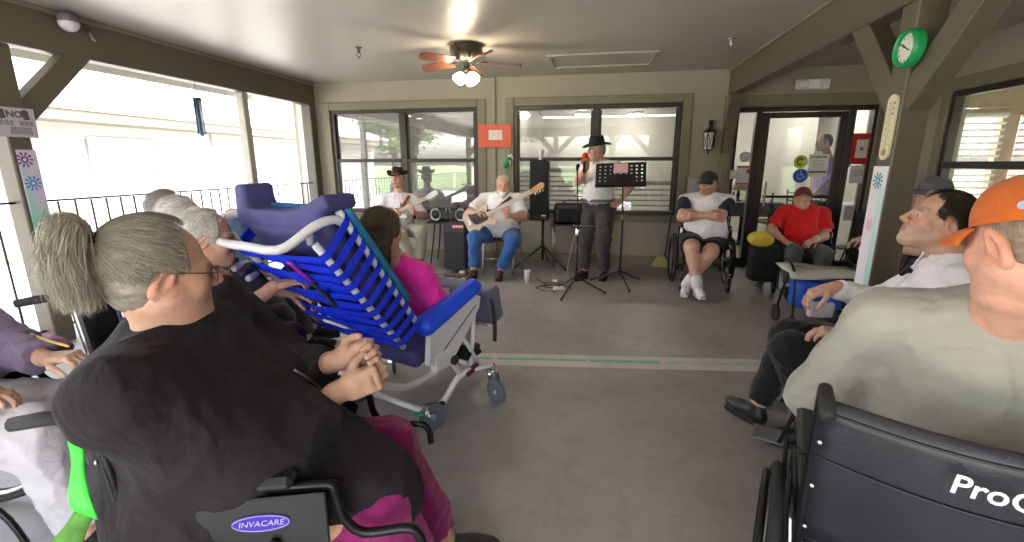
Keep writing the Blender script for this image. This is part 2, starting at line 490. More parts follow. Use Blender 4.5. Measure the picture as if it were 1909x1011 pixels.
def head_prims(C, R, s, opt):
    """R rows: right, face, up"""
    def W(x, y, z): return C+s*(x*R[0]+y*R[1]+z*R[2])
    def c(a, b, r1, r2, k, sub=False): return cone(W(*a), W(*b), r1*s, r2*s, k*s, sub)
    def e(p, r, k, sub=False, rr=R): return ellip(W(*p), np.array(r)*s, rr, k*s, sub)
    fw = opt.get('fat', 0.)
    q = [e((0, -.014, .034), (.077, .098, .09), .02), e((0, .028, -.03), (.064+fw, .066, .088), .03)]
    for g in (-1, 1):
        q += [c((g*.052, .002, -.05), (g*.012, .068, -.098), .024+fw, .02+fw, .03), e((g*.037, .062, -.026), (.028, .026, .03), .025), c((g*.012, .086, .021), (g*.042, .074, .02), .011, .010, .015)]
    q += [e((0, .078, -.097), (.021, .02, .02), .02)]
    if fw: q += [e((0, .035, -.112), (.045+fw, .045, .03+fw), .03)]
    q += [c((0, .096, .016), (0, .118, -.024), .007, .0125, .012), e((.012, .104, -.031), (.010, .012, .009), .008), e((-.012, .104, -.031), (.010, .012, .009), .008)]
    q += [c((-.015, .093, -.054), (.015, .093, -.054), .007, .007, .012), c((-.013, .093, -.069), (.013, .093, -.069), .008, .008, .012)]
    for g in (-1, 1):
        q += [e((g*.032, .103, .001), (.018, .016, .012), .012, True)]
        q += [c((g*.020, .0855, .0095), (g*.042, .0815, .0085), .006, .006, .005), c((g*.021, .0845, -.0085), (g*.041, .081, -.008), .0055, .0055, .005)]
        er = R.copy(); t = .35; er = np.array([R[0], R[1]*math.cos(t)+R[2]*math.sin(t)*-1, R[2]*math.cos(t)+R[1]*math.sin(t)*-1])
        q += [e((g*.079, -.012, -.008), (.0105, .021, .034), .008, False, er), e((g*.0895, -.006, -.006), (.009, .011, .02), .006, True, er), e((g*.077, .004, -.012), (.008, .007, .010), .006)]
    q += [c((-.017, .1015, -.0615), (.017, .1015, -.0615), .0022, .0022, .004, True)]
    if opt.get('open'): q += [e((0, .098, -.066), (.013, .02, .011), .005, True)]
    return q

def head_color(V, C, R, s, skin, opt):
    L = (V-C)/s; x, y, z = L@R[0], L@R[1], L@R[2]; n = len(V)
    col = np.tile(np.array(skin), (n, 1)); red = np.array(skin)*np.array([1.0, .72, .66]); lip = np.array(skin)*np.array([.85, .5, .5])
    near = (x*x+y*y+z*z) < .2**2
    def blend(w, c):
        nonlocal col
        w = np.clip(w, 0, 1)*near; col = col*(1-w[:, None])+np.asarray(c)*w[:, None]
    g = np.exp(-(((np.abs(x)-.042)/.022)**2+((y-.07)/.05)**2+((z+.025)/.022)**2)); blend(g*.7, red)
    g = np.exp(-((x/.016)**2+((y-.115)/.022)**2+((z+.025)/.018)**2)); blend(g*.8, red)
    g = (np.abs(x) > .074)*(np.abs(y+.01) < .03)*(np.abs(z+.005) < .04)*1.; blend(g*.55, red)
    g = np.exp(-((x/.019)**4+((y-.097)/.016)**4+((z+.0615)/.012)**4)); blend(g*.9, lip)
    br = opt.get('brow')
    if br is not None:
        g = np.exp(-(((np.abs(x)-.031)/.016)**4+((z-.022+.15*np.abs(np.abs(x)-.028))/.0045)**4))*(y > .05); blend(g*.8, br)
    sb = opt.get('stubble')
    if sb is not None:
        g = np.clip((-.03-z)/.02, 0, 1)*np.clip((y+.0)/.03, 0, 1)*np.clip((.13-np.abs(z+.03))/.02, 0, 1); blend(g*sb[1], sb[0])
    return col

def hand_prims(wr, d, n, thumb, curl=.5, s=1., spread=.06, tcurl=.35):
    """wr wrist, d along the fingers, n out of the palm, thumb side vector"""
    d = unit(d); n = unit(np.asarray(n)-d*(np.asarray(n)@d)); t = unit(np.asarray(thumb)-d*(np.asarray(thumb)@d)-n*(np.asarray(thumb)@n)); wr = np.asarray(wr, float)
    R = np.array([t, d, n]); q = []
    def W(a, b, c): return wr+s*(t*a+d*b+n*c)
    q += [rbox(W(0, .052, 0), np.array([.026, .034, .004])*s, .011*s, R, .012*s), cone(W(0, -.02, 0), W(0, .03, 0), .026*s, .024*s, .02*s, sq=(n, .72))]
    ks = [.030, .010, -.0105, -.0295]; ln = [.074, .082, .076, .060]; rr = [.0088, .009, .0086, .0076]
    for i in range(4):
        p = W(ks[i], .086-(.004 if i in (0, 3) else 0)-(.006 if i == 3 else 0), .001); a = 0.; prev = p
        dd = unit(d+t*spread*(1.5-i)*.6)
        for j, fr in enumerate((.42, .32, .26)):
            a += curl*(.75 if j == 0 else 1.0)
            v = dd*math.cos(a)+n*math.sin(a); p2 = prev+v*ln[i]*fr*s
            q.append(cone(prev, p2, rr[i]*s*(1-.06*j), rr[i]*s*(1-.06*(j+1)), .006*s)); prev = p2
    p = W(.022, .022, .004); v = unit(t*.75+d*.6+n*.25); p2 = p+v*.042*s; v2 = unit(t*(.5-tcurl)+d*.85+n*(.2+tcurl)); p3 = p2+v2*.032*s; p4 = p3+unit(v2+n*tcurl*.4)*.026*s
    q += [cone(p, p2, .0145*s, .0112*s, .012*s), cone(p2, p3, .0108*s, .0098*s, .006*s), cone(p3, p4, .0096*s, .0078*s, .005*s)]
    return q

def mesh_strands(name, paths, rad, cols, m, parent):
    """paths (S,M,3); three-sided hairs, tapering"""
    P = np.asarray(paths, float); S, Mn = P.shape[:2]
    T = np.gradient(P, axis=1); T /= np.linalg.norm(T, axis=2, keepdims=True)+1e-9
    up = np.array([.3, .2, .93]); X = np.cross(T, up); X /= np.linalg.norm(X, axis=2, keepdims=True)+1e-9; Y = np.cross(T, X)
    tp = np.linspace(1, .25, Mn)[None, :, None]*np.asarray(rad).reshape(-1, 1, 1)
    V = np.stack([P+tp*(X*math.cos(a)+Y*math.sin(a)) for a in (0, 2.094, 4.189)], 2).reshape(-1, 3)
    b = np.arange(S)[:, None, None]*Mn*3+np.arange(Mn-1)[None, :, None]*3; k = np.arange(3)[None, None, :]; k2 = (k+1) % 3
    Q = np.stack(np.broadcast_arrays(b+k, b+k2, b+3+k2, b+3+k), -1).reshape(-1, 4)
    C = np.repeat(np.asarray(cols), Mn*3, 0)
    return link(name, np_mesh(name, V, Q, C), m, parent, True)

M_skin = mat('skin', (.5, .3, .2), .5, var=.12, vscale=34, attr='Col', bump=.14, bscale=230, spec=.4, sss=.08)
M_hair = mat('hair', (.3, .3, .3), .42, var=.12, vscale=30, attr='Col', spec=.35)
M_eye = mat('eye', (.8, .8, .8), .12, var=0, attr='Col')

class Person:
    pass

def person(label, P, face, tl=.50, lean=0., side=0., sw=.185, w=1., belly=0., head=None, look=None, hs=1., roll=0., arms=None, legs=None, skin=(.52, .31, .225),
           shirt=None, trousers=None, shoes=None, hopt=None, res=.011, hres=.006, hair=None, seed=1, thick=1., neckr=.054, sleeve=1., leglen=1., loose=.012, bust=0., shrug=0., group=None):
    o = Person(); hopt = hopt or {}
    P = np.asarray(P, float); F = unit(V3(face[0], face[1], 0)); Rt = np.cross(F, (0, 0, 1.)); Z = V3(0, 0, 1)
    T = unit(Z+F*lean+Rt*side); Ft = unit(F-T*(F@T)); Rt = np.cross(Ft, T)
    N = P+T*tl; sh = {g: N-T*(.045-shrug)+Rt*g*sw for g in (-1, 1)}; hip = {g: P+Rt*g*.09*w-T*.03 for g in (-1, 1)}
    look = unit(look if look is not None else F); hr = unit(np.cross(look, Z)); hu = np.cross(hr, look); hr, hu = hr*math.cos(roll)+hu*math.sin(roll), hu*math.cos(roll)-hr*math.sin(roll)
    HR = np.array([hr, look, hu])
    C = np.asarray(head, float) if head is not None else N+unit(T+Z)*.135*hs+F*.03
    o.C, o.HR, o.N, o.T, o.F, o.Rt, o.sh, o.P, o.hs = C, HR, N, T, Ft, Rt, sh, P, hs
    root = thing('person', label, 'person', (P[0], P[1], 0), group=group); o.root = root
    arms = arms or {}; legs = legs or {}; o.el, o.wr, o.kn, o.an = {}, {}, {}, {}
    body = []; RT = np.array([Rt, Ft, T])
    body += [ellip(P+T*tl*.70+Ft*.005, (sw*.88*1., .105*w, .19), RT, .05), ellip(P+T*tl*.32+Ft*(.01+belly*.45), (.15*w, .11*w+belly, .19), RT, .06), ellip(P+T*.02, (.165*w, .12*w, .13), RT, .06)]
    if bust: body += [ellip(P+T*tl*.60+Ft*.09*w+Rt*g*.075, (.085, .055+bust, .075), RT, .05) for g in (-1, 1)]
    body += [cone(sh[-1], sh[1], .047*thick, .047*thick, .05), cone(N+T*.02, sh[1]+T*.012, .046, .042, .05), cone(N+T*.02, sh[-1]+T*.012, .046, .042, .05)]
    torso = list(body)
    neck = [cone(N-T*.03, C-HR[2]*.06*hs-HR[1]*.018*hs, neckr*1.08, neckr, .03)]
    armp, fore, hands, legp, shin = {}, {}, [], {}, {}
    for g, A in arms.items():
        el, wr = ik(sh[g], A['w'], A.get('l1', .285), A.get('l2', .25), A.get('pole', -Z+Rt*g*.5-F*.3)); o.el[g], o.wr[g] = el, wr
        armp[g] = [cone(sh[g], el, .048*thick, .041*thick, .04)]; fore[g] = [cone(el, wr, .043*thick, .0275, .03), ellip(el+(wr-el)*.28, (.046*thick, .042*thick, .075), np.array(rot_frame(wr-el)), .03)]
        if A.get('hand') is not False:
            d = A.get('d', wr-el); hq = hand_prims(wr+unit(wr-el)*.012, d, A.get('n', -Z), A.get('t', -Rt*g), A.get('curl', .5), A.get('s', 1.), tcurl=A.get('tc', .35)); hands.append((wr, unit(d), hq))
    for g, A in legs.items():
        kn, an = ik(hip[g], A['a'], .43*leglen, .42*leglen, A.get('pole', F+Z*.4)); o.kn[g], o.an[g] = kn, an
        legp[g] = [cone(hip[g], kn, .088*thick*w**.5, .06*thick, .05)]; shin[g] = [cone(kn, an, .058*thick, .037*thick, .03), ellip(kn+(an-kn)*.28-F*.018, (.052*thick, .05*thick, .10), rot_frame(an-kn), .03)]
    full = torso+neck
    for g in armp: full += armp[g]+fore[g]
    for g in legp: full += legp[g]+shin[g]
    hp = head_prims(C, HR, hs, hopt)
    allp = full+[q for h in hands for q in h[2]]+hp
    # coarse body, with fine head and hands cut into the same mesh
    boxes = [(C-.155*hs, C+.155*hs, hres)]+[(w_+d_*.075-.115, w_+d_*.075+.115, hres*.8) for w_, d_, _ in hands]
    Vs, Qs = surface_net(full+[hp[0], hp[1]]+[q for h in hands for q in h[2][:2]], res); Vs = relax(Vs, Qs, 1); cen = Vs[Qs].mean(1); keep = np.ones(len(Qs), bool)
    for lo, hi, r_ in boxes: keep &= ~((cen > lo+r_*1.5) & (cen < hi-r_*1.5)).all(1)
    VV, QQ, n0 = [Vs], [Qs[keep]], len(Vs)
    for lo, hi, r_ in boxes:
        v, q = surface_net(allp, r_, lo, hi)
        if len(v): v = relax(v, q, 1, .3); VV.append(v); QQ.append(q+n0); n0 += len(v)
    VV, QQ = np.concatenate(VV), np.concatenate(QQ)
    used = np.zeros(len(VV), bool); used[QQ.ravel()] = True; re = np.cumsum(used)-1; VV = VV[used]; QQ = re[QQ]
    link('body', np_mesh('body', VV, QQ, head_color(VV, C, HR, hs, skin, hopt)), M_skin, root, True)
    for g in (-1, 1):
        p = C+hs*(g*.0315*HR[0]+.0785*HR[1]+.0005*HR[2]); eb = MB().ell((0, 0, 0), (.0125*hs,)*3, n=12, m=10); V = np.concatenate(eb.v); f = V@HR[1]/(.0125*hs)
        c = np.where((f > .965)[:, None], np.array([.01, .01, .01]), np.where((f > .86)[:, None], np.array(hopt.get('iris', (.08, .05, .03))), np.array([.72, .68, .64])))
        link('eye', np_mesh('eye', V+p, np.array([x for x in eb.f]), c), M_eye, root, True)
    # clothes
    if shirt:
        I = loose; sq = [ellip(P+T*tl*.70+Ft*.005, (sw*.90+I, .108*w+I, .19+I), RT, .05), ellip(P+T*tl*.32+Ft*(.012+belly*.45), (.152*w+I*1.3, .112*w+belly+I*1.3, .20+I), RT, .06)]
        if bust: sq += [ellip(P+T*tl*.60+Ft*.09*w+Rt*g*.075, (.088+I, .058+bust+I, .078+I), RT, .05) for g in (-1, 1)]
        hem = shirt.get('hem', -.06); sq += [ellip(P+T*.03+Ft*belly*.25, (.168*w+I+shirt.get('out', 0), .123*w+I*1.2+belly*.5+shirt.get('out', 0), .15+shirt.get('out', 0)*2), RT, .06), cone(sh[-1], sh[1], .049*thick+I, .049*thick+I, .05), cone(N-T*.005, sh[1]+T*.008, .046+I*.6, .045+I, .05), cone(N-T*.005, sh[-1]+T*.008, .046+I*.6, .045+I, .05)]
        sq += shirt['extra'](o) if 'extra' in shirt else []
        sq.append(half(P+T*hem, -T)); slv = {}
        for g in armp:
            f1 = shirt.get('sleeve', .6); el, wr = o.el[g], o.wr[g]; s_ = []
            if f1 <= 1: e2 = sh[g]+(el-sh[g])*f1; s_ += [cone(sh[g], e2, .051*thick+I, .05*thick+I*sleeve*1.2, .05), half(e2+(el-sh[g])*0, (el-sh[g]))]
            else:
                e2 = el+(wr-el)*(f1-1); s_ += [cone(sh[g], el, .051*thick+I, .049*thick+I*sleeve, .05), cone(el, e2, .049*thick+I*sleeve, .034+I*sleeve, .04)]
                if shirt.get('cuff', True): s_ += [half(e2, wr-el)]
            slv[g] = s_
        if shirt.get('sleeve_mat') is not None:
            so = solid('shirt', sq, res, shirt['m'], root, shirt.get('amp', .004), shirt.get('freq', 40), seed)
            for g in slv: solid('sleeve', slv[g], res, shirt['sleeve_mat'], root, shirt.get('amp', .004), 40, seed+3)
        else:
            # sleeves are cut at the cuff first, then merged with the trunk in one cloth
            V, Q = multi_net([sq]+list(slv.values()), res); V = relax(V, Q, 2)
            a_, f_ = shirt.get('amp', .005), shirt.get('freq', 36); V = V+v_normals(V, Q)*(folds(V, seed, f_, 3)*a_+folds(V, seed+1, f_*2.2, 3)*a_*.45)[:, None]
            so = link('shirt', np_mesh('shirt', V, Q, shirt['colf'](V, o) if 'colf' in shirt else None), shirt['m'], root, True)
        o.shirt = so
        if shirt.get('collar'):
            cm = shirt.get('collar_m', shirt['m']); nb = N+T*.012; ax = unit(T*.8+(C-N)*.2); g_ = []
            for i in range(21):
                a = -PI*.86+2*PI*.86*i/20; dr = -Ft*math.cos(a)+Rt*math.sin(a); drop = .02*max(0, -math.cos(a))
                row = []
                for j, (rr, zz) in enumerate(((neckr+.012, .028), (neckr+.02, .034), (neckr+.038, .012), (neckr+.05, -.012-.03*max(0, -math.cos(a))**2))): row.append(nb+dr*(rr+.008)+T*(zz-drop)+Ft*.012*max(0, -math.cos(a)))
                g_.append(row)
            MB().sheet(g_, .004).build('collar', cm, root, True, True, fixn=False)
    if trousers:
        I = trousers.get('loose', .014); tq = [ellip(P+T*.02, (.17*w+I, .125*w+I, .135), RT, .05), ellip(P+T*.10+Ft*belly*.3, (.16*w+I, .115*w+I+belly*.6, .10), RT, .05), half(P+T*trousers.get('waist', .10), T)]
        gs = [tq]
        f1 = trousers.get('len', 1.9)
        for g in legp:
            kn, an = o.kn[g], o.an[g]; s_ = []
            if f1 <= 1: e2 = hip[g]+(kn-hip[g])*f1; s_ += [cone(hip[g], e2, .092*thick*w**.5+I, .072*thick+I*1.6, .05), half(e2, kn-hip[g])]
            else: e2 = kn+(an-kn)*(f1-1); s_ += [cone(hip[g], kn, .09*thick*w**.5+I, .063*thick+I, .05), cone(kn, e2, .063*thick+I, .05*thick+I*trousers.get('flare', 1.), .05), half(e2, an-kn)]
            gs.append(s_)
        V, Q = multi_net(gs, res); V = relax(V, Q, 2); a_, f_ = trousers.get('amp', .006), trousers.get('freq', 34); V = V+v_normals(V, Q)*(folds(V, seed+9, f_, 3)*a_+folds(V, seed+8, f_*2.2, 3)*a_*.45)[:, None]
        link('trousers', np_mesh('trousers', V, Q), trousers['m'], root, True)
    if shoes:
        for g in legs:
            an = o.an[g]; tdir = unit(legs[g].get('toe', F)); tz = unit(Z-tdir*(Z@tdir)) if legs[g].get('toe') is not None and abs(tdir[2]) > .05 else Z; sr = np.cross(tdir, tz); R3 = np.array([sr, tdir, tz]); b = an-tz*.045
            def SW(x, y, z): return b+sr*x+tdir*y+tz*z
            up = [ellip(SW(0, .11, .0), (.043, .10, .036), R3, .03), ellip(SW(0, -.01, .005), (.036, .06, .045), R3, .03), cone(SW(0, -.01, .02), SW(0, -.005, .065), .04, .041, .03), cone(SW(0, .03, .02), SW(0, .1, .005), .036, .036, .03), half(SW(0, 0, -.032), -tz)]
            so = solid('shoe', up, .008 if res < .012 else .010, shoes['m'], root)
            sole = solid('sole', [rbox(SW(0, .115, -.034), (.028, .06, .004), .014, R3, .03), rbox(SW(0, .0, -.034), (.02, .03, .006), .014, R3, .03)], .008, shoes.get('sole', M_rubber), so) if shoes.get('detail', True) else None
            if 'sock' in shoes: solid('sock', [cone(an+unit(o.kn[g]-an)*.0, an+unit(o.kn[g]-an)*.09, .046*thick, .047*thick, .01)], .008, shoes['sock'], root)
    return o

def multi_net(groups, res):
    """union of several fields, each with its own cuts"""
    B = [_bounds(q) for g in groups for q in g if q[0] != 'h']; lo = np.min([b[0] for b in B], 0)-3*res; hi = np.max([b[1] for b in B], 0)+3*res
    xs, ys, zs = (np.arange(lo[i], hi[i]+res, res) for i in range(3)); F = None; k = .035
    for g in groups:
        f = field(g, xs, ys, zs)
        if F is None: F = f
        else:
            h = np.maximum(k-np.abs(F-f), 0)/k; F = np.minimum(F, f)-h*h*k/4
    return net_from(F, xs, ys, zs, res)

def net_from(Fv, xs, ys, zs, res):
    global field
    keep = field
    field = lambda *a: Fv
    try: return surface_net([ellip(((xs[0]+xs[-1])/2, (ys[0]+ys[-1])/2, (zs[0]+zs[-1])/2), (.1, .1, .1))], res, (xs[0], ys[0], zs[0]), (xs[-1]-res*.5, ys[-1]-res*.5, zs[-1]-res*.5))
    finally: field = keep

# ---- hair, hats, glasses on a head
def hw(o, x, y, z): return o.C+o.hs*(x*o.HR[0]+y*o.HR[1]+z*o.HR[2])
def hair_shell(o, col, off=.008, front=.055, low=-.05, cut=None, res=.006, seed=3, amp=.002, name='hair', bald=0.):
    """cap of hair over the skull, leaving the face"""
    R, s = o.HR, o.hs; q = [ellip(hw(o, 0, -.014, .034), np.array((.077, .098, .09))*s+off, R, .01), ellip(hw(o, 0, -.045, -.02), np.array((.066, .06, .07))*s+off*.6, R, .03)]
    q.append(ellip(hw(o, 0, .085, -.035), np.array((.079, .085-.001, .115))*s, R, .012, True))
    for g in (-1, 1): q.append(ellip(hw(o, g*.08, -.006, -.012), np.array((.022, .024, .036))*s, R, .006, True))
    q.append(half(hw(o, 0, front, .09), R[1]*.75+R[2]*.2)); q.append(half(hw(o, 0, -.05, low), -R[2]+R[1]*.45))
    if bald: q.append(ellip(hw(o, 0, .02, .115), np.array((.062, .085, .05))*s*bald, R, .01, True))
    for c in cut or (): q.append(c)
    c0 = np.array(col)
    def cf(V):
        n = folds(V, seed, 260, 5, axis=R[2])[:, None]; return np.clip(c0*(1+.35*n), 0, 1)
    return solid(name, q, res, M_hair, o.root, amp, 220, seed, colf=cf)

def scalp_strands(o, n, col, comb, length, rad=.0008, off=.012, seed=1, accept=None, var=.3, lift=0., pts=8, name='hair_strands', grav=0.):
    """hairs hugging the skull; comb(dir)->3-vector in head axes"""
    g = np.random.default_rng(seed); S = []; Cc = []; er = np.array((.077, .098, .09)); ec = np.array((0, -.014, .034)); tries = 0
    while len(S) < n and tries < n*12:
        tries += 1; u = g.normal(size=3); u /= np.linalg.norm(u); p = ec+er*u
        if accept is not None and not accept(p, u): continue
        L = length(p) if callable(length) else length; L *= .7+.6*g.random(); path = []; h0 = off/o.hs*(.5+.8*g.random()); d0 = g.normal(size=3)*.15
        for k in range(pts):
            t = k/(pts-1); w = (p-ec)/er; w /= np.linalg.norm(w); sp = ec+(er+h0+lift*t)*w
            path.append(sp); d = unit(np.asarray(comb(p, u), float))+d0; d[2] -= grav*t; nn = unit(w/er); d = d-nn*(d@nn)*(1 if d@nn < 0 or True else 0); p = p+unit(d)*L/pts
        S.append([hw(o, *q) for q in path]); Cc.append(np.clip(np.array(col)*(1+var*(g.random()*2-1)), 0, 1))
    if S: return mesh_strands(name, np.array(S), np.full(len(S), rad*o.hs), np.array(Cc), M_hair, o.root)

def cap(o, m, brim_m=None, tilt=.12, yaw=0., badge=None, z=.055, name='baseball_cap', strap=None):
    """baseball cap as its own part of the person"""
    R, s = o.HR, o.hs; c = hw(o, 0, -.012, z-.02); cy, sy = math.cos(yaw), math.sin(yaw)
    fy = R[1]*cy+R[0]*sy; fx = R[0]*cy-R[1]*sy; fz = R[2]; a = tilt; f2 = fy*math.cos(a)+fz*math.sin(a); u2 = fz*math.cos(a)-fy*math.sin(a)
    g_ = []
    for i in range(13):
        ph = PI/2*i/12; row = []
        for k in range(33):
            t = 2*PI*k/32; rr = .097*math.cos(ph)**.8 if i < 12 else 0.0001; hz = .098*math.sin(ph)**.92
            seam = 1-.012*math.exp(-((((t+.26) % (PI/3))-.26)/.05)**2)
            row.append(c+s*(fx*.9*rr*math.cos(t)*seam+f2*1.14*rr*math.sin(t)*seam+u2*hz*(1+.06*math.sin(t))))
        g_.append(row)
    k = MB().sheet(g_, .003).build(name, m, o.root, True, True, fixn=False)
    b_ = []
    for i in range(9):
        u = i/8; row = []
        for j in range(15):
            a2 = -1.12+2.24*j/14; r0 = np.array([.088*math.sin(a2), .111*math.cos(a2)]); L = .078*max(0, math.cos(a2*1.25))**.45
            p = r0+np.array([.18*math.sin(a2), 1.0])*u*L; row.append(c+s*(fx*p[0]+f2*p[1]+u2*(.004-.020*u*u-.030*(math.sin(a2)**2)*(.4+.6*u))))
        b_.append(row)
    MB().sheet(b_, .004).build('brim', brim_m or m, k, True, True, fixn=False)
    MB().ell(c+s*u2*.099, (.006*s,)*3, n=8, m=6).build('button', m, k, True, True)
    o.capf = (c, fx, f2, u2, s, k)
    return k

def cowboy_hat(o, m, band_m, tilt=.0, z=.06, curl=.05, brim=.075):
    R, s = o.HR, o.hs; c = hw(o, 0, -.01, z); a = tilt; f2 = R[1]*math.cos(a)+R[2]*math.sin(a); u2 = R[2]*math.cos(a)-R[1]*math.sin(a); fx = R[0]
    g_ = []
    for r, zz in ((.0001, .098), (.03, .10), (.055, .112), (.068, .108), (.076, .09), (.082, .05), (.086, .015), (.089, .0)):
        row = []
        for k in range(37):
            t = 2*PI*k/36; dent = -.020*math.exp(-(r*math.cos(t)/.02)**2)*(zz > .08) + .010*math.sin(t)*(zz > .08)*0; pinch = 1-.16*(zz > .07)*max(0, math.sin(t))**3
            row.append(c+s*(fx*r*.92*math.cos(t)*pinch+f2*r*1.18*math.sin(t)+u2*(zz+dent)))
        g_.append(row)
    for i in range(1, 6):
        u = i/5; row = []
        for k in range(37):
            t = 2*PI*k/36; r = .089+brim*u; row.append(c+s*(fx*r*.95*math.cos(t)*(1-.1*u*abs(math.cos(t)))+f2*r*1.16*math.sin(t)+u2*(curl*u**2*abs(math.cos(t))**2.2-.012*u*abs(math.sin(t)))))
        g_.append(row)
    h = MB().sheet(g_, .003).build('cowboy_hat', m, o.root, True, True, fixn=False)
    rows = [[c+s*(fx*r*.92*math.cos(t)+f2*r*1.18*math.sin(t)+u2*zz) for t in np.linspace(0, 2*PI, 37)] for r, zz in ((.0885, .024), (.0905, .003))]
    MB().sheet(rows, .002).build('hat_band', band_m, h, True, True, fixn=False)
    return h

def spectacles(o, m, lens_m, r=.024):
    t = MB(); lens = []
    for g in (-1, 1):
        cc = (g*.033, .108, -.002); pts = [hw(o, cc[0]+r*1.1*math.cos(a), cc[1]-.006*abs(math.cos(a)*g), cc[2]+r*.82*math.sin(a)) for a in np.linspace(0, 2*PI, 17)[:-1]]
        t.tube(pts, .0011, 5, closed=True); t.tube([hw(o, g*.058, .103, .004), hw(o, g*.078, .06, .006), hw(o, g*.084, -.005, .012), hw(o, g*.083, -.03, -.006)], .0014, 5)
        lens.append([hw(o, cc[0], cc[1], cc[2])]+pts)
    t.tube([hw(o, -.01, .108, .004), hw(o, 0, .111, .007), hw(o, .01, .108, .004)], .0013, 5)
    s = t.build('spectacles', m, o.root, True, True)
    for L in lens: MB().add(L, [(0, i, i % 16+1) for i in range(1, 17)]).build('lens', lens_m, s, True)
    return s
# ------------------------------------------------------------------ the place: levels and lines
CEIL, WALLY, XL, XB, XW = 2.60, 6.75, -4.30, 1.75, 3.60
rnd = random.Random(7)

M_wall = mat('taupe_wall_paint', (.325, .288, .225), .6, var=.05, vscale=2.2, bump=.12, bscale=160)
M_trim = mat('olive_trim_paint', (.20, .175, .115), .5, var=.06, vscale=3, bump=.06, bscale=60)
M_beam = mat('brown_beam_paint', (.105, .09, .06), .5, var=.1, vscale=2.5, bump=.12, bscale=40, stretch=(1, .25, 1))
M_ceil = mat('ceiling_paint', (.385, .355, .305), .42, var=.04, vscale=1.5, bump=.10, bscale=30)
M_bronze = mat('dark_bronze_frame', (.035, .03, .024), .38, metal=.3, var=.15)
M_glass = glass_mat('window_glass', .06, haze=.06)
M_glass_r = glass_mat('window_glass_side', .02)
M_glass_m = glass_mat('window_glass_mirrored', .26, haze=.16)
M_lens = glass_mat('spectacle_lens', .0, (.97, .97, .97))
M_black = mat('black_paint', (.012, .012, .013), .45, var=.2)
M_bmetal = mat('black_metal', (.015, .015, .016), .35, metal=.6, var=.2)
M_chrome = mat('chrome', (.75, .75, .77), .18, metal=1., var=.05)
M_steel = mat('brushed_steel', (.42, .41, .40), .35, metal=1., var=.1)
M_white = mat('white_plastic', (.78, .77, .75), .45, var=.04)
M_paper = mat('white_paper', (.8, .79, .77), .8, var=.03)
M_rubber = mat('black_rubber', (.014, .014, .014), .75, var=.25)

def floor_material():
    m = bpy.data.materials.new('sealed_concrete'); m.use_nodes = True; N = m.node_tree.nodes; Lk = m.node_tree.links; b = N['Principled BSDF']
    tc = N.new('ShaderNodeTexCoord')
    def noise(s, d=6, r=.6):
        n = N.new('ShaderNodeTexNoise'); n.inputs['Scale'].default_value = s; n.inputs['Detail'].default_value = d; n.inputs['Roughness'].default_value = r; Lk.new(tc.outputs['Object'], n.inputs[0]); return n.outputs[0]
    def ramp(src, stops):
        r = N.new('ShaderNodeValToRGB'); Lk.new(src, r.inputs[0]); e = r.color_ramp.elements
        e[0].position, e[0].color = stops[0][0], (*stops[0][1], 1); e[1].position, e[1].color = stops[1][0], (*stops[1][1], 1)
        for p, c in stops[2:]:
            q = e.new(p); q.color = (*c, 1)
        return r.outputs[0]
    big = ramp(noise(.8), [(.3, (.265, .243, .23)), (.7, (.385, .356, .338)), (.5, (.325, .30, .285))])
    spots = ramp(noise(9, 8, .7), [(.30, (.55, .55, .55)), (.5, (1, 1, 1))])
    fine = ramp(noise(120, 2), [(.3, (.88, .88, .88)), (.7, (1.06, 1.06, 1.06))])
    a = N.new('ShaderNodeMix'); a.data_type = 'RGBA'; a.blend_type = 'MULTIPLY'; a.inputs[0].default_value = .45; Lk.new(big, a.inputs[6]); Lk.new(spots, a.inputs[7])
    c = N.new('ShaderNodeMix'); c.data_type = 'RGBA'; c.blend_type = 'MULTIPLY'; c.inputs[0].default_value = 1; Lk.new(a.outputs[2], c.inputs[6]); Lk.new(fine, c.inputs[7])
    # rare dark drops
    vo = N.new('ShaderNodeTexVoronoi'); vo.inputs['Scale'].default_value = 2.6; Lk.new(tc.outputs['Object'], vo.inputs[0])
    dr = ramp(vo.outputs['Distance'], [(.02, (.45, .42, .4)), (.045, (1, 1, 1))])
    e = N.new('ShaderNodeMix'); e.data_type = 'RGBA'; e.blend_type = 'MULTIPLY'; e.inputs[0].default_value = .8; Lk.new(c.outputs[2], e.inputs[6]); Lk.new(dr, e.inputs[7])
    Lk.new(e.outputs[2], b.inputs['Base Color'])
    rg = N.new('ShaderNodeMapRange'); rg.inputs[3].default_value = .34; rg.inputs[4].default_value = .58; Lk.new(noise(3), rg.inputs[0]); Lk.new(rg.outputs[0], b.inputs['Roughness'])
    bp = N.new('ShaderNodeBump'); bp.inputs['Strength'].default_value = .08; bp.inputs['Distance'].default_value = .004; Lk.new(noise(22), bp.inputs['Height']); Lk.new(bp.outputs[0], b.inputs['Normal'])
    return m

# ground, slab, courtyard
tag(MB().sheet([[(-300, -300, -.16), (-300, 300, -.16)], [(300, -300, -.16), (300, 300, -.16)]]).build('ground', mat('lawn', (.06, .10, .03), .9, var=.35, vscale=2., bump=.5, bscale=30, col2=(.10, .13, .045))), kind='structure')
tag(MB().box((-6.9, 6, -.15), (4.6, 40, .03)).build('courtyard_pavement', mat('pale_concrete', (.42, .41, .39), .85, var=.1, vscale=1.2, bump=.1)), kind='structure')
tag(MB().box((0, -6.6, -.148), (26, 8.2, .03)).build('courtyard_pavement', mat('pale_concrete', (.42, .41, .39))), kind='structure')  # unseen paving behind the camera, added pale to bounce light into the porch
tag(MB().box(((XW-4.62)/2, 2.175, -.08), (XW+4.62, 9.15, .16)).build('porch_floor', floor_material()), kind='structure')
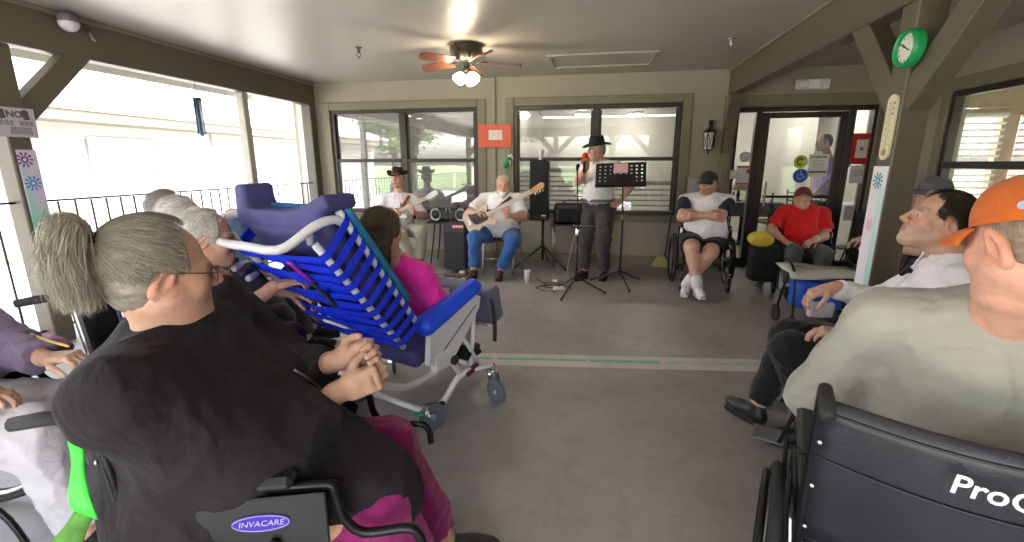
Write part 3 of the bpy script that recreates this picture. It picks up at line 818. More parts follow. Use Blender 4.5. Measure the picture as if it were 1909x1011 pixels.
# roof: ceiling sheet below, roof slab above with an overhanging eave
tag(MB().box((-.4, 2.2, CEIL+.02), (8.4, 9.1, .04)).build('ceiling', M_ceil), kind='structure')
roof = thing('porch_roof', 'flat porch roof with pale overhanging eave above the railing', 'roof', (-.5, 1.6, CEIL+.05))
MB().box((-.62, 2.2, CEIL+.14), (9.4, 9.3, .18)).build('roof_slab', mat('roof_felt', (.12, .12, .12), .9), roof, True)
M_eave = mat('eave_paint', (.62, .60, .53), .6, var=.05)
MB().box((-5.20, 2.2, CEIL-.145), (.03, 9.3, .17)).build('fascia', M_eave, roof, True)
MB().box((-4.78, 2.2, CEIL-.05), (.80, 9.3, .03)).build('soffit', M_eave, roof, True)
_g = MB(); _g.box((-5.27, 2.2, CEIL-.19), (.11, 9.3, .012)); _g.box((-5.325, 2.2, CEIL-.145), (.012, 9.3, .10)); _g.build('gutter', mat('gutter_metal', (.22, .19, .15), .5), roof, True)

# ---- back wall
def cut_wall(xs, zs, holes, y, t, axis='x'):
    """boxes of a wall with rectangular holes; xs, zs the wall's extent"""
    X = sorted({*xs, *[h[0] for h in holes], *[h[1] for h in holes]}); Z = sorted({*zs, *[h[2] for h in holes], *[h[3] for h in holes]})
    mb = MB()
    for i in range(len(X)-1):
        j = 0
        while j < len(Z)-1:
            def solid(j): 
                cx, cz = (X[i]+X[i+1])/2, (Z[j]+Z[j+1])/2
                return not any(h[0] < cx < h[1] and h[2] < cz < h[3] for h in holes)
            if not solid(j): j += 1; continue
            k = j
            while k+1 < len(Z)-1 and solid(k+1): k += 1
            c = ((X[i]+X[i+1])/2, y, (Z[j]+Z[k+1])/2); s = (X[i+1]-X[i], t, Z[k+1]-Z[j])
            if axis == 'y': c = (c[1], c[0], c[2]); s = (s[1], s[0], s[2])
            mb.box(c, s); j = k+1
    return mb

W1, W2, DR = (-4.00, -1.69, .68, 2.21), (-1.16, 1.13, .70, 2.21), (1.81, 3.48, 0., 2.13)
wall = thing('porch_back_wall', 'taupe painted back wall with two wide windows behind the musicians', 'wall', (-.4, WALLY+.08, 0))
cut_wall((-4.62, XW+.16), (-.15, CEIL), [W1, W2, DR], WALLY+.08, .16).build('wall_panel', M_wall, wall, True)
def on_wall(px, py, off=0.): return at(px, py, WALLY-off)

def window(parent, o, U, x0, x1, z0, z1, xm, zm, mw=.10, fr=.055, glass=None, name='window', fm=None):
    """a two-by-two sash window; o origin, U horizontal unit; depth axis is Z x U"""
    o, U = np.asarray(o, float), np.asarray(U, float); nrm = np.cross(U, (0, 0, 1.)); fm = fm or M_bronze
    R = np.array([U, nrm, (0, 0, 1.)])
    def pt(x, z, d=0): return o+U*x+nrm*d+V3(0, 0, z)
    f = MB()
    for (a, b, c, d) in ((x0, x0+fr, z0, z1), (x1-fr, x1, z0, z1), (x0+fr, x1-fr, z1-fr, z1), (x0+fr, x1-fr, z0, z0+fr), (xm-mw/2, xm+mw/2, z0+fr, z1-fr)):
        f.box(pt((a+b)/2, (c+d)/2), (b-a, .08, d-c), R=R, ch=.006)
    w = f.build(name, fm, parent, True)
    for (a, b) in ((x0+fr, xm-mw/2), (xm+mw/2, x1-fr)):
        rl = MB(); rl.box(pt((a+b)/2, zm, .018), (b-a, .055, .05), R=R, ch=.006)
        for (s0, s1, dd) in ((z0+fr, zm, .012), (zm, z1-fr, -.012)):
            for q in (a+.012, b-.012): rl.box(pt(q, (s0+s1)/2, dd), (.024, .03, s1-s0-.03), R=R)
        rl.build('sash_rail', fm, w, True)
        for (c, d, dd) in ((z0+fr, zm, .010), (zm, z1-fr, -.014)):
            MB().box(pt((a+b)/2, (c+d)/2, dd), (b-a, .005, d-c), R=R).build('pane', glass or M_glass, w, True)
    return w

_o = (0, WALLY+.05, 0)
w1 = window(wall, _o, (1, 0, 0), *W1[:2], *W1[2:], -2.845, 1.47, glass=M_glass_m)
w2 = window(wall, _o, (1, 0, 0), *W2[:2], *W2[2:], -.005, 1.48)
for (a, b, c, d) in (W1, W2):
    for bx in ((a-.12, a, c-.10, d+.11), (b, b+.12, c-.10, d+.11), (a, b, d, d+.11), (a, b, c-.10, c)):
        MB().box(((bx[0]+bx[1])/2, WALLY-.012, (bx[2]+bx[3])/2), (bx[1]-bx[0]-.002, .026, bx[3]-bx[2]-.002), ch=.005).build('trim_board', M_trim, wall, True)
    MB().box(((a+b)/2, WALLY-.04, c-.015), (b-a+.10, .085, .03), ch=.006).build('window_sill', M_trim, wall, True)
MB().box((-1.425, WALLY-.006, 1.30), (.02, .014, 2.6)).build('batten', mat('dark_joint', (.13, .105, .08), .6), wall, True)
MB().box((-3.0, WALLY-.008, .06), (3.2, .018, .12)).build('skirting_board', M_trim, wall, True)
MB().box((.2, WALLY-.008, .06), (3.2, .018, .12)).build('skirting_board', M_trim, wall, True)
# trim over the door
for bx in ((1.66, 1.80, 0, 2.27), (3.485, 3.60, 0, 2.27), (1.80, 3.485, 2.135, 2.27)):
    MB().box(((bx[0]+bx[1])/2, WALLY-.015, (bx[2]+bx[3])/2), (bx[1]-bx[0], .032, bx[3]-bx[2]), ch=.005).build('trim_board', M_trim, wall, True)
# side lights either side of the door
sl = MB()
for (a, b, c, d) in ((1.81, 1.85, 0, 2.13), (3.44, 3.48, 0, 2.13), (1.85, 3.44, 2.07, 2.13), (2.06, 2.13, 0, 2.07), (3.16, 3.24, 0, 2.07), (1.85, 2.06, 0, .12), (3.24, 3.44, 0, .12)):
    sl.box(((a+b)/2, WALLY+.06, (c+d)/2), (b-a, .09, d-c), ch=.004)
slf = sl.build('door_frame', M_bronze, wall, True)
MB().box((1.955, WALLY+.06, 1.095), (.21, .006, 1.95)).build('pane', M_glass_r, slf, True)
MB().box((3.34, WALLY+.06, 1.095), (.20, .006, 1.95)).build('pane', M_glass_r, slf, True)
door = thing('glass_door', 'dark framed glass entrance door with stickers beside the man in red', 'door', (2.64, WALLY+.06, 0))
dm = MB()
for (a, b, c, d) in ((2.135, 2.235, .01, 2.06), (3.065, 3.155, .01, 2.06), (2.235, 3.065, 1.99, 2.06), (2.235, 3.065, .01, .25)):
    dm.box(((a+b)/2, WALLY+.05, (c+d)/2), (b-a, .045, d-c), ch=.004)
dm.build('door_leaf', M_bronze, door, True)
MB().box((2.65, WALLY+.05, 1.12), (.83, .006, 1.74)).build('pane', M_glass_r, door, True)
MB().bar((2.24, WALLY-.01, .98), (3.06, WALLY-.01, .98), .05, .03, ch=.008).build('push_bar', M_bmetal, door, True)
MB().bar((2.26, WALLY-.03, 1.18), (2.26, WALLY-.03, .85), .02, .02, ch=.004).build('door_handle', M_steel, door, True)
MB().box((2.95, WALLY+.0, 2.02), (.20, .05, .045), ch=.006).build('door_closer', M_bronze, door, True)
# low curved end brace and half post where the right beam meets the wall
hp = thing('wall_post', 'olive half post on the wall under the end of the right beam', 'post', (1.70, WALLY-.06, 0))
MB().box((1.70, WALLY-.072, 1.14), (.11, .11, 2.28), ch=.006).build('shaft', M_trim, hp, True)
_br = [np.array([1.70, WALLY-.13-.30*(1-math.cos(t))-.0, 1.55+.66*math.sin(t)]) for t in np.linspace(0, PI/2, 8)]
_b = MB()
for i in range(7): _b.bar(_br[i], _br[i]+(_br[i+1]-_br[i])*1.06, .09, .12, up=(1, 0, 0))
_b.build('brace', M_beam, hp, True)

# ---- right beam, post with braces
def beam(name, label, x, y0, y1, z0=2.28, w=.15):
    b = thing(name, label, 'beam', (x, (y0+y1)/2, z0))
    MB().box((x, (y0+y1)/2, (z0+CEIL-.003)/2), (w, y1-y0, CEIL-.003-z0), ch=.008).build('timber', M_beam, b, True)
    for s in (-1, 1):
        MB().box((x+s*(w/2+.012), (y0+y1)/2, CEIL-.02), (.022, y1-y0, .034), ch=.004).build('cover_strip', M_trim, b, True)
    return b
beam('porch_beam', 'long olive brown ceiling beam running from the clock post to the back wall', XB, -2.3, WALLY-.01)
beam('porch_beam', 'long dark brown ceiling beam above the railing and open side', XL, -2.3, WALLY-.01)
def post(label, x, y, w=.15, braces=((0, 1), (0, -1)), bz=1.85, br=.62, m=None, name='porch_post'):
    t = thing(name, label, 'post', (x, y, 0))
    MB().box((x, y, 2.275/2), (w, w, 2.275), ch=.008).build('shaft', m or M_beam, t, True)
    for dx, dy in braces:
        a = np.array([x+dx*w*.3, y+dy*w*.3, bz-.10]); b = np.array([x+dx*br, y+dy*br, 2.36]); k = MB()
        k.bar(a, b, .15, w*.80, up=(1, 0, 0) if dy else (0, 1, 0), ch=.006); k.build('brace', M_beam, t, True)
    return t
post('brown post with angled braces carrying the green clock', XB, 3.12)
post('brown post with angled braces carrying the notice beside the railing', XL, 2.86, braces=((0, 1), (0, -1)))
post('slim pale post standing in the railing near the far wall', XL, 5.30, w=.10, braces=(), m=mat('pale_post_paint', (.42, .38, .32), .55))
MB()
for i, (x, lb) in enumerate(((-4.3, 'outermost brown post at the open end of the porch'), (-1.3, 'middle brown post at the open end of the porch'), (1.75, 'inner brown post at the open end of the porch'))):
    post(lb, x, -2.2, braces=((1, 0), (-1, 0)) if i == 1 else ((1, 0),) if i == 0 else ((-1, 0),), m=M_beam)
eb = thing('porch_beam', 'cross beam on the posts at the open end of the porch', 'beam', (-.4, -2.2, 2.28))
MB().box((-.4, -2.2, 2.435), (7.9, .14, .30), ch=.008).build('timber', M_beam, eb, True)
# corner post at the far end of the railing
cp = thing('corner_post', 'brown corner post where the open side meets the back wall', 'post', (XL, WALLY-.09, 0))
MB().box((XL, WALLY-.085, 1.14), (.15, .15, 2.275), ch=.008).build('shaft', M_beam, cp, True)
MB().box((XL-.14, WALLY-.06, 1.29), (.13, .05, 2.58), ch=.004).build('pale_jamb', M_eave, cp, True)

# ---- railing
def railing(label, y0, y1, step=.128):
    t = thing('porch_railing', label, 'railing', (XL, (y0+y1)/2, 0))
    for z in (1.14, .12):
        MB().bar((XL, y0, z), (XL, y1, z), .028, .016, ch=.002).build('rail', M_bmetal, t, True)
    n = int((y1-y0)/step); me = None
    for i in range(1, n):
        y = y0+(y1-y0)*i/n
        if me is None: me = MB().box((0, 0, .63), (.012, .012, 1.0)).mesh('baluster')
        o = link('baluster', me, M_bmetal if not me.materials else None, t, False, False); o.location = (0, y-(y0+y1)/2, 0)
railing('black metal railing between the notice post and the slim post', 2.94, 5.25)
railing('short black metal railing between the slim post and the corner', 5.36, 6.58)
railing('black metal railing in front of the notice post, nearest the camera', -.4, 2.78)
railing('black metal railing at the open end of the porch', -2.1, -.5)

# ---- right wall with a side window
RW1, RW2 = (4.60, 5.72, .75, 2.13), (3.30, 4.42, .75, 2.13)
rw = thing('porch_side_wall', 'shaded taupe side wall with dark framed windows behind the orange cap', 'wall', (XW+.08, 1.7, 0))
cut_wall((-2.4, WALLY-.002), (-.15, CEIL), [RW1, RW2], XW+.08, .16, 'y').build('wall_panel', M_wall, rw, True)
for (a, b, c, d) in (RW1, RW2):
    ww = window(rw, (XW+.05, 0, 0), (0, 1, 0), a, b, c, d, (a+b)/2 if a < 4 else 5.16+.0, 1.39, glass=M_glass_r) if False else None
    f = MB()
    for (p, q, r_, s_) in ((a, a+.06, c, d), (b-.06, b, c, d), (a+.06, b-.06, d-.06, d), (a+.06, b-.06, c, c+.06), (a+.06, b-.06, 1.36, 1.43)):
        f.box((XW+.04, (p+q)/2, (r_+s_)/2), (.08, q-p, s_-r_), ch=.005)
    w = f.build('window', M_bronze, rw, True)
    MB().box((XW+.045, (a+b)/2, (c+1.36)/2+.03), (.005, b-a-.12, 1.36-c-.06)).build('pane', M_glass_r, w, True)
    MB().box((XW+.055, (a+b)/2, (d+1.43)/2-.03), (.005, b-a-.12, d-1.43-.06)).build('pane', M_glass_r, w, True)
for bx in ((5.72, 5.84, .62, 2.26), (4.48, 4.60, .62, 2.26), (3.18, 3.30, .62, 2.26), (4.60, 5.72, 2.13, 2.26), (3.30, 4.42, 2.13, 2.26), (4.60, 5.72, .62, .75), (3.30, 4.42, .62, .75)):
    MB().box((XW-.012, (bx[0]+bx[1])/2, (bx[2]+bx[3])/2), (.026, bx[1]-bx[0]-.002, bx[3]-bx[2]-.002), ch=.005).build('trim_board', M_trim, rw, True)

ew = thing('dimming_end_wall', 'unseen taupe end wall behind the man in the orange cap, added to dim the right side', 'wall', (2.7, -2.3, 0))
MB().box((2.68, -2.32, 1.22), (1.84, .14, 2.75)).build('wall_panel', M_wall, ew, True)  # out of view, added to keep daylight off the right side
# ---- rooms behind the glass
M_in = mat('interior_wall_paint', (.55, .54, .51), .7, var=.04)
M_inc = mat('interior_ceiling', (.6, .59, .57), .75, var=.03)
tag(MB().box((.05, 9.7, -.05), (9.3, 5.6, .1)).build('interior_floor', mat('vinyl_floor', (.33, .32, .30), .3, var=.08)), kind='structure')
tag(MB().box((.05, 9.7, 2.63), (9.4, 5.7, .05)).build('interior_ceiling', M_inc), kind='structure')
for c, s, mm in (((.05, 12.55, 1.28), (9.3, .1, 2.57), M_in), ((-4.65, 9.7, 1.28), (.1, 5.6, 2.57), mat('outer_wall_white', (.55, .54, .52), .7)), ((4.72, 10.1, 1.28), (.1, 4.8, 2.57), M_in), ((-1.42, 9.7, 1.28), (.12, 5.5, 2.57), mat('grey_partition', (.3, .29, .27), .7)), ((3.2, 10.4, 1.28), (2.2, .1, 2.57), M_in), ((3.86, 7.26, 1.28), (.1, .74, 2.57), M_in)):
    tag(MB().box(c, s).build('interior_wall', mm), kind='structure')
M_lamp = mat('lamp_glass', (.9, .88, .8), .4, var=0, emit=(1, .93, .8), estr=4.4)
LB = ['round lit ceiling light seen through the middle window, nearest the bass player', 'lit ceiling light far back in the room behind the singer', 'lit ceiling light high behind the music stand', 'lit ceiling light seen through the side light of the door', 'lit ceiling light behind the glass door near the red flag', 'lit ceiling light deep in the room behind the middle window']
for (x, y), lb in zip(((-.85, 9.0), (-.35, 11.6), (1.25, 9.6), (2.35, 9.2), (4.1, 9.6), (.9, 11.8)), LB):
    t = thing('ceiling_light', lb, 'light', (x, y, 2.5), group='lit ceiling lights in the room behind the glass')
    MB().lathe([(.0, 2.49), (.11, 2.50), (.16, 2.53), (.17, 2.56)], (x, y, 0), n=20).build('diffuser', M_lamp, t, True, True)
    MB().lathe([(.175, 2.555), (.185, 2.575), (.18, 2.592)], (x, y, 0), n=20).build('rim', M_chrome, t, True, True)
# room behind the side wall
tag(MB().box((5.1, 2.6, -.05), (2.7, 10.0, .1)).build('interior_floor', mat('vinyl_floor', (.3, .3, .3))), kind='structure')
tag(MB().box((5.1, 2.6, 2.63), (2.7, 10.2, .05)).build('interior_ceiling', M_inc), kind='structure')
_c = cut_wall((3.85, 6.4), (0, 2.6), [(4.80, 5.42, .85, 2.05), (5.62, 6.25, .85, 2.05)], 7.62, .1, 'x'); tag(_c.build('interior_wall', mat('peach_wall', (.5, .38, .28), .7)), kind='structure')
_c = cut_wall((-2.3, 7.6), (0, 2.6), [(1.2, 2.6, .9, 2.1), (3.6, 5.0, .9, 2.1)], 6.40, .1, 'y'); tag(_c.build('interior_wall', MATS['peach_wall']), kind='structure')
# blinds behind the windows: each slat on its own
M_slat = mat('blind_slat', (.62, .61, .58), .5, var=.05)
def blind(label, c, U, w, z0, z1, step, tilt, m=M_slat):
    c, U = np.asarray(c, float), np.asarray(U, float); nrm = np.cross(U, (0, 0, 1.))
    t = thing('window_blind', label, 'blind', c)
    n = max(2, int((z1-z0)/step)); me = MB().box((0, 0, 0), (w, .045, .003), R=np.array([U, nrm*math.cos(tilt)+V3(0, 0, 1)*math.sin(tilt), V3(0, 0, 1)*math.cos(tilt)-nrm*math.sin(tilt)])).mesh('slat')
    me.materials.append(m)
    for i in range(n):
        o = link('slat', me, None, t, False, False); o.location = (0, 0, z0+(z1-z0)*i/(n-1)-c[2])
    MB().box(c+V3(0, 0, z1+.03-c[2]), (w, .05, .04), R=np.array([U, nrm, (0, 0, 1)])).build('head_rail', m, t, True)
blind('pale closed blind behind the pane left of the man in the cowboy hat', (-3.42, WALLY+.24, .7), (1, 0, 0), 1.10, .74, 2.12, .05, 1.15)
blind('pale closed blind behind the pane between the two guitarists', (-2.26, WALLY+.24, .7), (1, 0, 0), 1.08, .74, 2.12, .05, 1.05, mat('blind_slat_taupe', (.42, .41, .36), .5, var=.05))
blind('half drawn blind behind the black loudspeaker', (-.60, WALLY+.24, .7), (1, 0, 0), 1.02, .74, 1.30, .06, .5, mat('blind_slat_grey', (.40, .39, .36), .5))
blind('half drawn blind behind the singer and the music stand', (.58, WALLY+.24, .7), (1, 0, 0), 1.02, .74, 1.12, .06, .5, mat('blind_slat_grey', (.40, .39, .36), .5))
blind('bright striped blind on a far window seen through the side window', (5.11, 7.53, .9), (1, 0, 0), .66, .90, 2.02, .075, .75, mat('blind_slat_bright', (.8, .78, .76), .5))
blind('second bright blind beside the yellow wreath in the side room', (5.93, 7.53, .9), (1, 0, 0), .66, .90, 2.02, .075, .75, mat('blind_slat_peach', (.8, .6, .5), .5))

# ---- building across the courtyard
nb = thing('neighbour_building', 'low white building with pale roof across the courtyard, glaring in the light', 'building', (-9.9, 7, -.15))
M_nw = mat('white_siding', (.36, .345, .33), .7, var=.04)
NX = -9.8
cut_wall((-6, 22), (-.15, 2.2), [(3.2, 4.6, .8, 1.9), (7.6, 9.2, .8, 1.9), (12.0, 13.6, .8, 1.9), (16.2, 17.6, .8, 1.9)], NX, .2, 'y').build('wall', M_nw, nb, True)
for y in (3.9, 8.4, 12.8, 16.9):
    f = MB()
    for (dy, dz, sy, sz) in ((-.72, 0, .08, 1.22), (.72, 0, .08, 1.22), (0, .56, 1.36, .08), (0, -.56, 1.36, .08), (0, 0, 1.36, .05)):
        f.box((NX+.08, y+dy, 1.35+dz), (.1, sy, sz))
    w = f.build('window', M_nw, nb, True); MB().box((NX+.05, y, 1.35), (.01, 1.5, 1.06)).build('pane', mat('pale_glass', (.30, .30, .30), .1, var=0), w, True)
for y in (-2, 1.2, 6.2, 10.7, 15):
    MB().box((NX+.13, y, 1.02), (.06, .12, 2.36)).build('corner_board', M_nw, nb, True)
MB().box((NX+.35, 8, 2.28), (.9, 28, .20)).build('fascia', mat('beige_fascia', (.105, .095, .062), .7), nb, True)
MB().sheet([[(NX+.85, -6, 2.39), (NX+.85, 22, 2.39)], [(-14.5, -6, 4.3), (-14.5, 22, 4.3)]], .06).build('roof', mat('pale_metal_roof', (.50, .50, .51), .35, var=.04), nb, True)

# ---- trees on the lawn beyond the open end (seen in the window reflections)
def tree(label, x, y, h, r, seed):
    g = np.random.default_rng(seed); t = thing('shade_tree', label, 'tree', (x, y, -.15), group='trees beyond the open end of the porch'); k = MB()
    k.tube([(x, y, -.15), (x+.05, y, h*.25), (x-.05, y+.1, h*.55), (x, y, h*.8)], [.28, .2, .13, .05], 9)
    for i in range(6):
        a = i*1.05+g.random(); k.tube([(x, y, h*(.3+.05*i)), (x+r*.35*math.cos(a), y+r*.35*math.sin(a), h*(.45+.05*i)), (x+r*.7*math.cos(a), y+r*.7*math.sin(a), h*(.55+.06*i))], [.1, .06, .02], 6)
    k.build('trunk', mat('bark', (.09, .065, .045), .9, var=.3, bump=.6, bscale=25), t, True, True)
    n = 5000; cl = g.normal(size=(26, 3)); cl /= np.linalg.norm(cl, axis=1, keepdims=True); cl *= (g.random((26, 1))**.5); c = cl[g.integers(0, 26, n)]*np.array([r*.8, r*.8, h*.30])+g.normal(size=(n, 3))*np.array([r, r, h*.3])*.16+np.array([x, y, h*.68])
    d1 = g.normal(size=(n, 3)); d1 /= np.linalg.norm(d1, axis=1, keepdims=True); d2 = np.cross(d1, g.normal(size=(n, 3))); d2 /= np.linalg.norm(d2, axis=1, keepdims=True); s_ = (.10+.08*g.random((n, 1)))
    V = np.stack([c-d1*s_, c+d2*s_*.45, c+d1*s_, c-d2*s_*.45], 1).reshape(-1, 3); Q = np.arange(n*4).reshape(-1, 4)
    link('crown', np_mesh('crown', V, Q), mat('leaves', (.07, .13, .03), .6, var=.4, vscale=.8, col2=(.12, .17, .04)), t, True, False)
tree('broad leafy tree on the lawn mirrored in the left window', -5.5, -15, 7.5, 3.4, 1)
tree('rounded tree on the lawn mirrored in the middle window', 1.0, -17, 8.5, 3.8, 2)
tree('tall tree on the lawn beyond the side wall', 7.5, -16, 9, 3.6, 3)
tree('small bushy tree at the corner of the courtyard', -10.5, -10, 5.5, 2.6, 4)
# ------------------------------------------------------------------ fixtures
XP, XN, YP = V3(1, 0, 0), V3(-1, 0, 0), V3(0, 1, 0)
R_BACK = np.array([(1, 0, 0), (0, 0, 1), (0, -1, 0)], float)       # flat things on the back wall: right, up, out
R_LEFT = np.array([(0, 1, 0), (0, 0, 1), (1, 0, 0)], float)        # on a face looking towards +x
R_POST = np.array([(0, -1, 0), (0, 0, 1), (-1, 0, 0)], float)      # on a face looking towards -x

# ceiling fan
fx, fy = -1.34, 4.92
fan = thing('ceiling_fan', 'ceiling fan with reddish wooden blades and two lit glass shades', 'ceiling fan', (fx, fy, CEIL))
M_fan = mat('fan_bronze', (.05, .045, .032), .35, metal=.7, var=.2)
MB().lathe([(.10, CEIL-.002), (.165, CEIL-.02), (.17, CEIL-.075), (.15, CEIL-.10), (.115, CEIL-.135), (.07, CEIL-.16), (.035, CEIL-.17), (.03, CEIL-.215), (.045, CEIL-.225), (.045, CEIL-.25), (.0, CEIL-.255)], (fx, fy, 0), n=28).build('motor_housing', M_fan, fan, True, 'auto')
M_blade = mat('fan_blade_wood', (.20, .075, .045), .4, var=.3, vscale=9, stretch=(3, 3, 3), bump=.05)
for i in range(5):
    a = math.radians(18+72*i); d = V3(math.cos(a), math.sin(a), 0); s = V3(-math.sin(a), math.cos(a), 0); c0 = V3(fx, fy, CEIL-.165)
    g_ = []
    for j in range(12):
        u = j/11; r = .17+.40*u; wd = .050+.022*u if u < .86 else (.050+.022*.86)*math.sqrt(max(0.02, 1-((u-.86)/.145)**2)); g_.append([c0+d*r+s*(k*wd)+V3(0, 0, .02*k-.015*u) for k in (-1, -.5, 0, .5, 1)])
    b = MB().sheet(g_, .008).build('blade', M_blade, fan, True)
    MB().bar(c0+d*.10, c0+d*.22, .035, .008, ch=.002).build('blade_iron', M_fan, b, True)
M_shade = mat('lit_shade_glass', (.9, .85, .75), .35, var=0, emit=(1, .86, .62), estr=4.2)
for a in (-2.75, -.35, 1.25):
    d = unit(V3(math.cos(a)*.75, math.sin(a)*.75, -.85)); c = V3(fx, fy, CEIL-.235)+d*.055
    sh_ = MB().lathe([(.022, 0), (.04, .02), (.058, .055), (.062, .09), (.05, .105), (.0, .112)], c, d, 18).build('lamp_shade', M_shade, fan, True, True)
    MB().lathe([(.024, -.018), (.027, 0), (.024, .006)], c, d, 12).build('socket', M_fan, sh_, True, True)
for dx in (-.015, .03):
    MB().tube([(fx+dx, fy-.03, CEIL-.25), (fx+dx, fy-.03, CEIL-.37)], .0016, 5).build('pull_chain', M_steel, fan, True)

# attic hatch
h0, h1, h2, h3 = at_z(1012, 102, CEIL), at_z(1236, 95, CEIL), at_z(1210, 119, CEIL), at_z(1032, 123, CEIL)
hc = (h0+h1+h2+h3)/4; hatch = thing('attic_hatch', 'flat painted attic hatch in the ceiling right of the fan', 'hatch', hc)
hx, hy = 1.22, .66
MB().box(hc+V3(0, 0, -.006), (hx-.08, hy-.08, .008)).build('panel', M_ceil, hatch, True)
for c, s in (((0, hy/2), (hx, .05)), ((0, -hy/2), (hx, .05)), ((hx/2-.025, 0), (.05, hy-.05)), ((-hx/2+.025, 0), (.05, hy-.05))):
    MB().box(hc+V3(c[0], c[1], -.012), (s[0], s[1], .022), ch=.004).build('frame_board', M_ceil, hatch, True)
for (px, py), lb, mm in (((668, 88), 'dark sprinkler head hanging from the ceiling left of the fan', mat('dark_brass', (.10, .085, .07), .5, metal=.5)), ((1364, 72), 'small pale sprinkler head in the ceiling near the right beam', M_chrome)):
    c = at_z(px, py, CEIL); t = thing('sprinkler_head', lb, 'sprinkler', c)
    MB().lathe([(.035, CEIL-.002), (.03, CEIL-.012), (.014, CEIL-.016), (.013, CEIL-.06)], (c[0], c[1], 0), n=14).build('pipe', mm, t, True, 'auto')
    MB().tube([(c[0]-.02, c[1], CEIL-.06), (c[0]-.022, c[1], CEIL-.08), (c[0], c[1], CEIL-.10), (c[0]+.022, c[1], CEIL-.08), (c[0]+.02, c[1], CEIL-.06)], .004, 6).build('frame_arms', mm, t, True)
    MB().lathe([(.0, CEIL-.098), (.022, CEIL-.10), (.0, CEIL-.106)], (c[0], c[1], 0), n=12).build('deflector', mm, t, True)
# cameras
c = at(565, 153, WALLY-.12); t = thing('security_camera', 'white dome security camera at the top of the corner', 'camera', c)
MB().lathe([(.055, .05), (.06, .0), (.055, -.02)], c, n=18).build('housing', M_white, t, True, 'auto'); MB().ell(c+V3(0, 0, -.02), (.048, .048, .045)).build('dome', mat('smoked_dome', (.05, .05, .05), .1, var=0), t, True, True)
MB().box(c+V3(0, .085, .02), (.06, .06, .05), ch=.005).build('bracket', M_white, t, True)
c = at_x(128, 42, XL+.16); t = thing('security_camera', 'round two tone security camera on the dark beam above the notice', 'camera', c)
MB().lathe([(.05, .07), (.068, .04), (.07, .0)], c, n=18).build('housing', mat('grey_plastic', (.12, .11, .12), .5), t, True, True); MB().ell(c+V3(0, 0, -.004), (.068, .068, .066)).build('dome', mat('lilac_dome', (.62, .6, .68), .25, var=.05), t, True, True)
MB().bar(c+V3(-.09, 0, .05), c+V3(-.02, 0, .05), .05, .05, ch=.004).build('bracket', M_bronze, t, True)
c = at_x(166, 66, XL+.085); t = thing('wall_hook', 'small pale metal hook on the dark beam beside the round camera', 'hook', c)
MB().tube([c+V3(0, 0, .04), c+V3(.012, .0, .02), c+V3(.02, .01, -.03), c+V3(.03, .015, -.04)], .009, 8).build('hook', M_steel, t, True, True)
# wind spinner
c = at_x(372, 218, XL+.02); t = thing('wind_chime', 'blue and black tube wind chime hanging in the open side', 'wind chime', c)
MB().tube([c+V3(0, 0, .22), (c[0], c[1], CEIL-.31)], .003, 5).build('cord', M_bmetal, t, True)
MB().lathe([(.035, .2), (.045, .19), (.045, .17)], c, n=14).build('top_ring', M_black, t, True)
M_ch = mat('chime_print', (.03, .16, .30), .4, var=0, col2=(.02, .02, .03), vscale=30)
for i in range(6):
    a = i*PI/3; MB().tube([c+V3(.032*math.cos(a), .032*math.sin(a), .17), c+V3(.032*math.cos(a), .032*math.sin(a), -.16-.02*(i % 3))], .010, 8).build('tube', M_ch if i % 3 else mat('chime_silver', (.6, .62, .66), .3, metal=.8), t, True, True)

# notice on the left post
c0, c1 = at_x(0, 198, XL+.10), at_x(78, 258, XL+.10)
yc, zc, yw, zw = (c0[1]+c1[1])/2-.03, (c0[2]+c1[2])/2, (c1[1]-c0[1])*1.16, c0[2]-c1[2]
n_ = thing('notice_board', 'pale laminated NO notice on the post by the railing', 'sign', (XL+.095, yc, zc))
bd = MB().box((XL+.092, yc, zc), (.012, yw, zw), ch=.003).build('board', mat('lilac_notice', (.50, .47, .52), .5, var=.06), n_, True)
M_ink = mat('grey_ink', (.09, .08, .11), .7, var=.1)
M_ink2 = mat('soft_ink', (.26, .24, .29), .7, var=.1)
text_obj('lettering', 'NO', zw*.30, (XL+.0985, yc-yw*.02, zc+zw*.26), R_LEFT, M_ink, bd, bold=.002)
for dy in (-.33, .26): 
    MB().prism([(.0, .04), (.022, .028), (.02, .0), (.026, -.03), (-.012, -.035), (-.024, -.005), (-.03, .026)], .001, (XL+.099, yc+yw*dy, zc+zw*.26), R_LEFT).build('symbol', M_ink, bd, True)
for k, (dz, wd, hh) in enumerate(((-.02, .84, .035), (-.2, .52, .02), (-.33, .55, .03))):
    n_w = 7
    for i in range(n_w):
        if k == 0 and i == 3: continue
        MB().box((XL+.0988, yc-yw*wd*.5+yw*wd*(i+.5)/n_w+(.02 if k else 0), zc+zw*dz), (.0008, yw*wd/n_w*.82, hh)).build('print_line', M_ink2, bd, True)

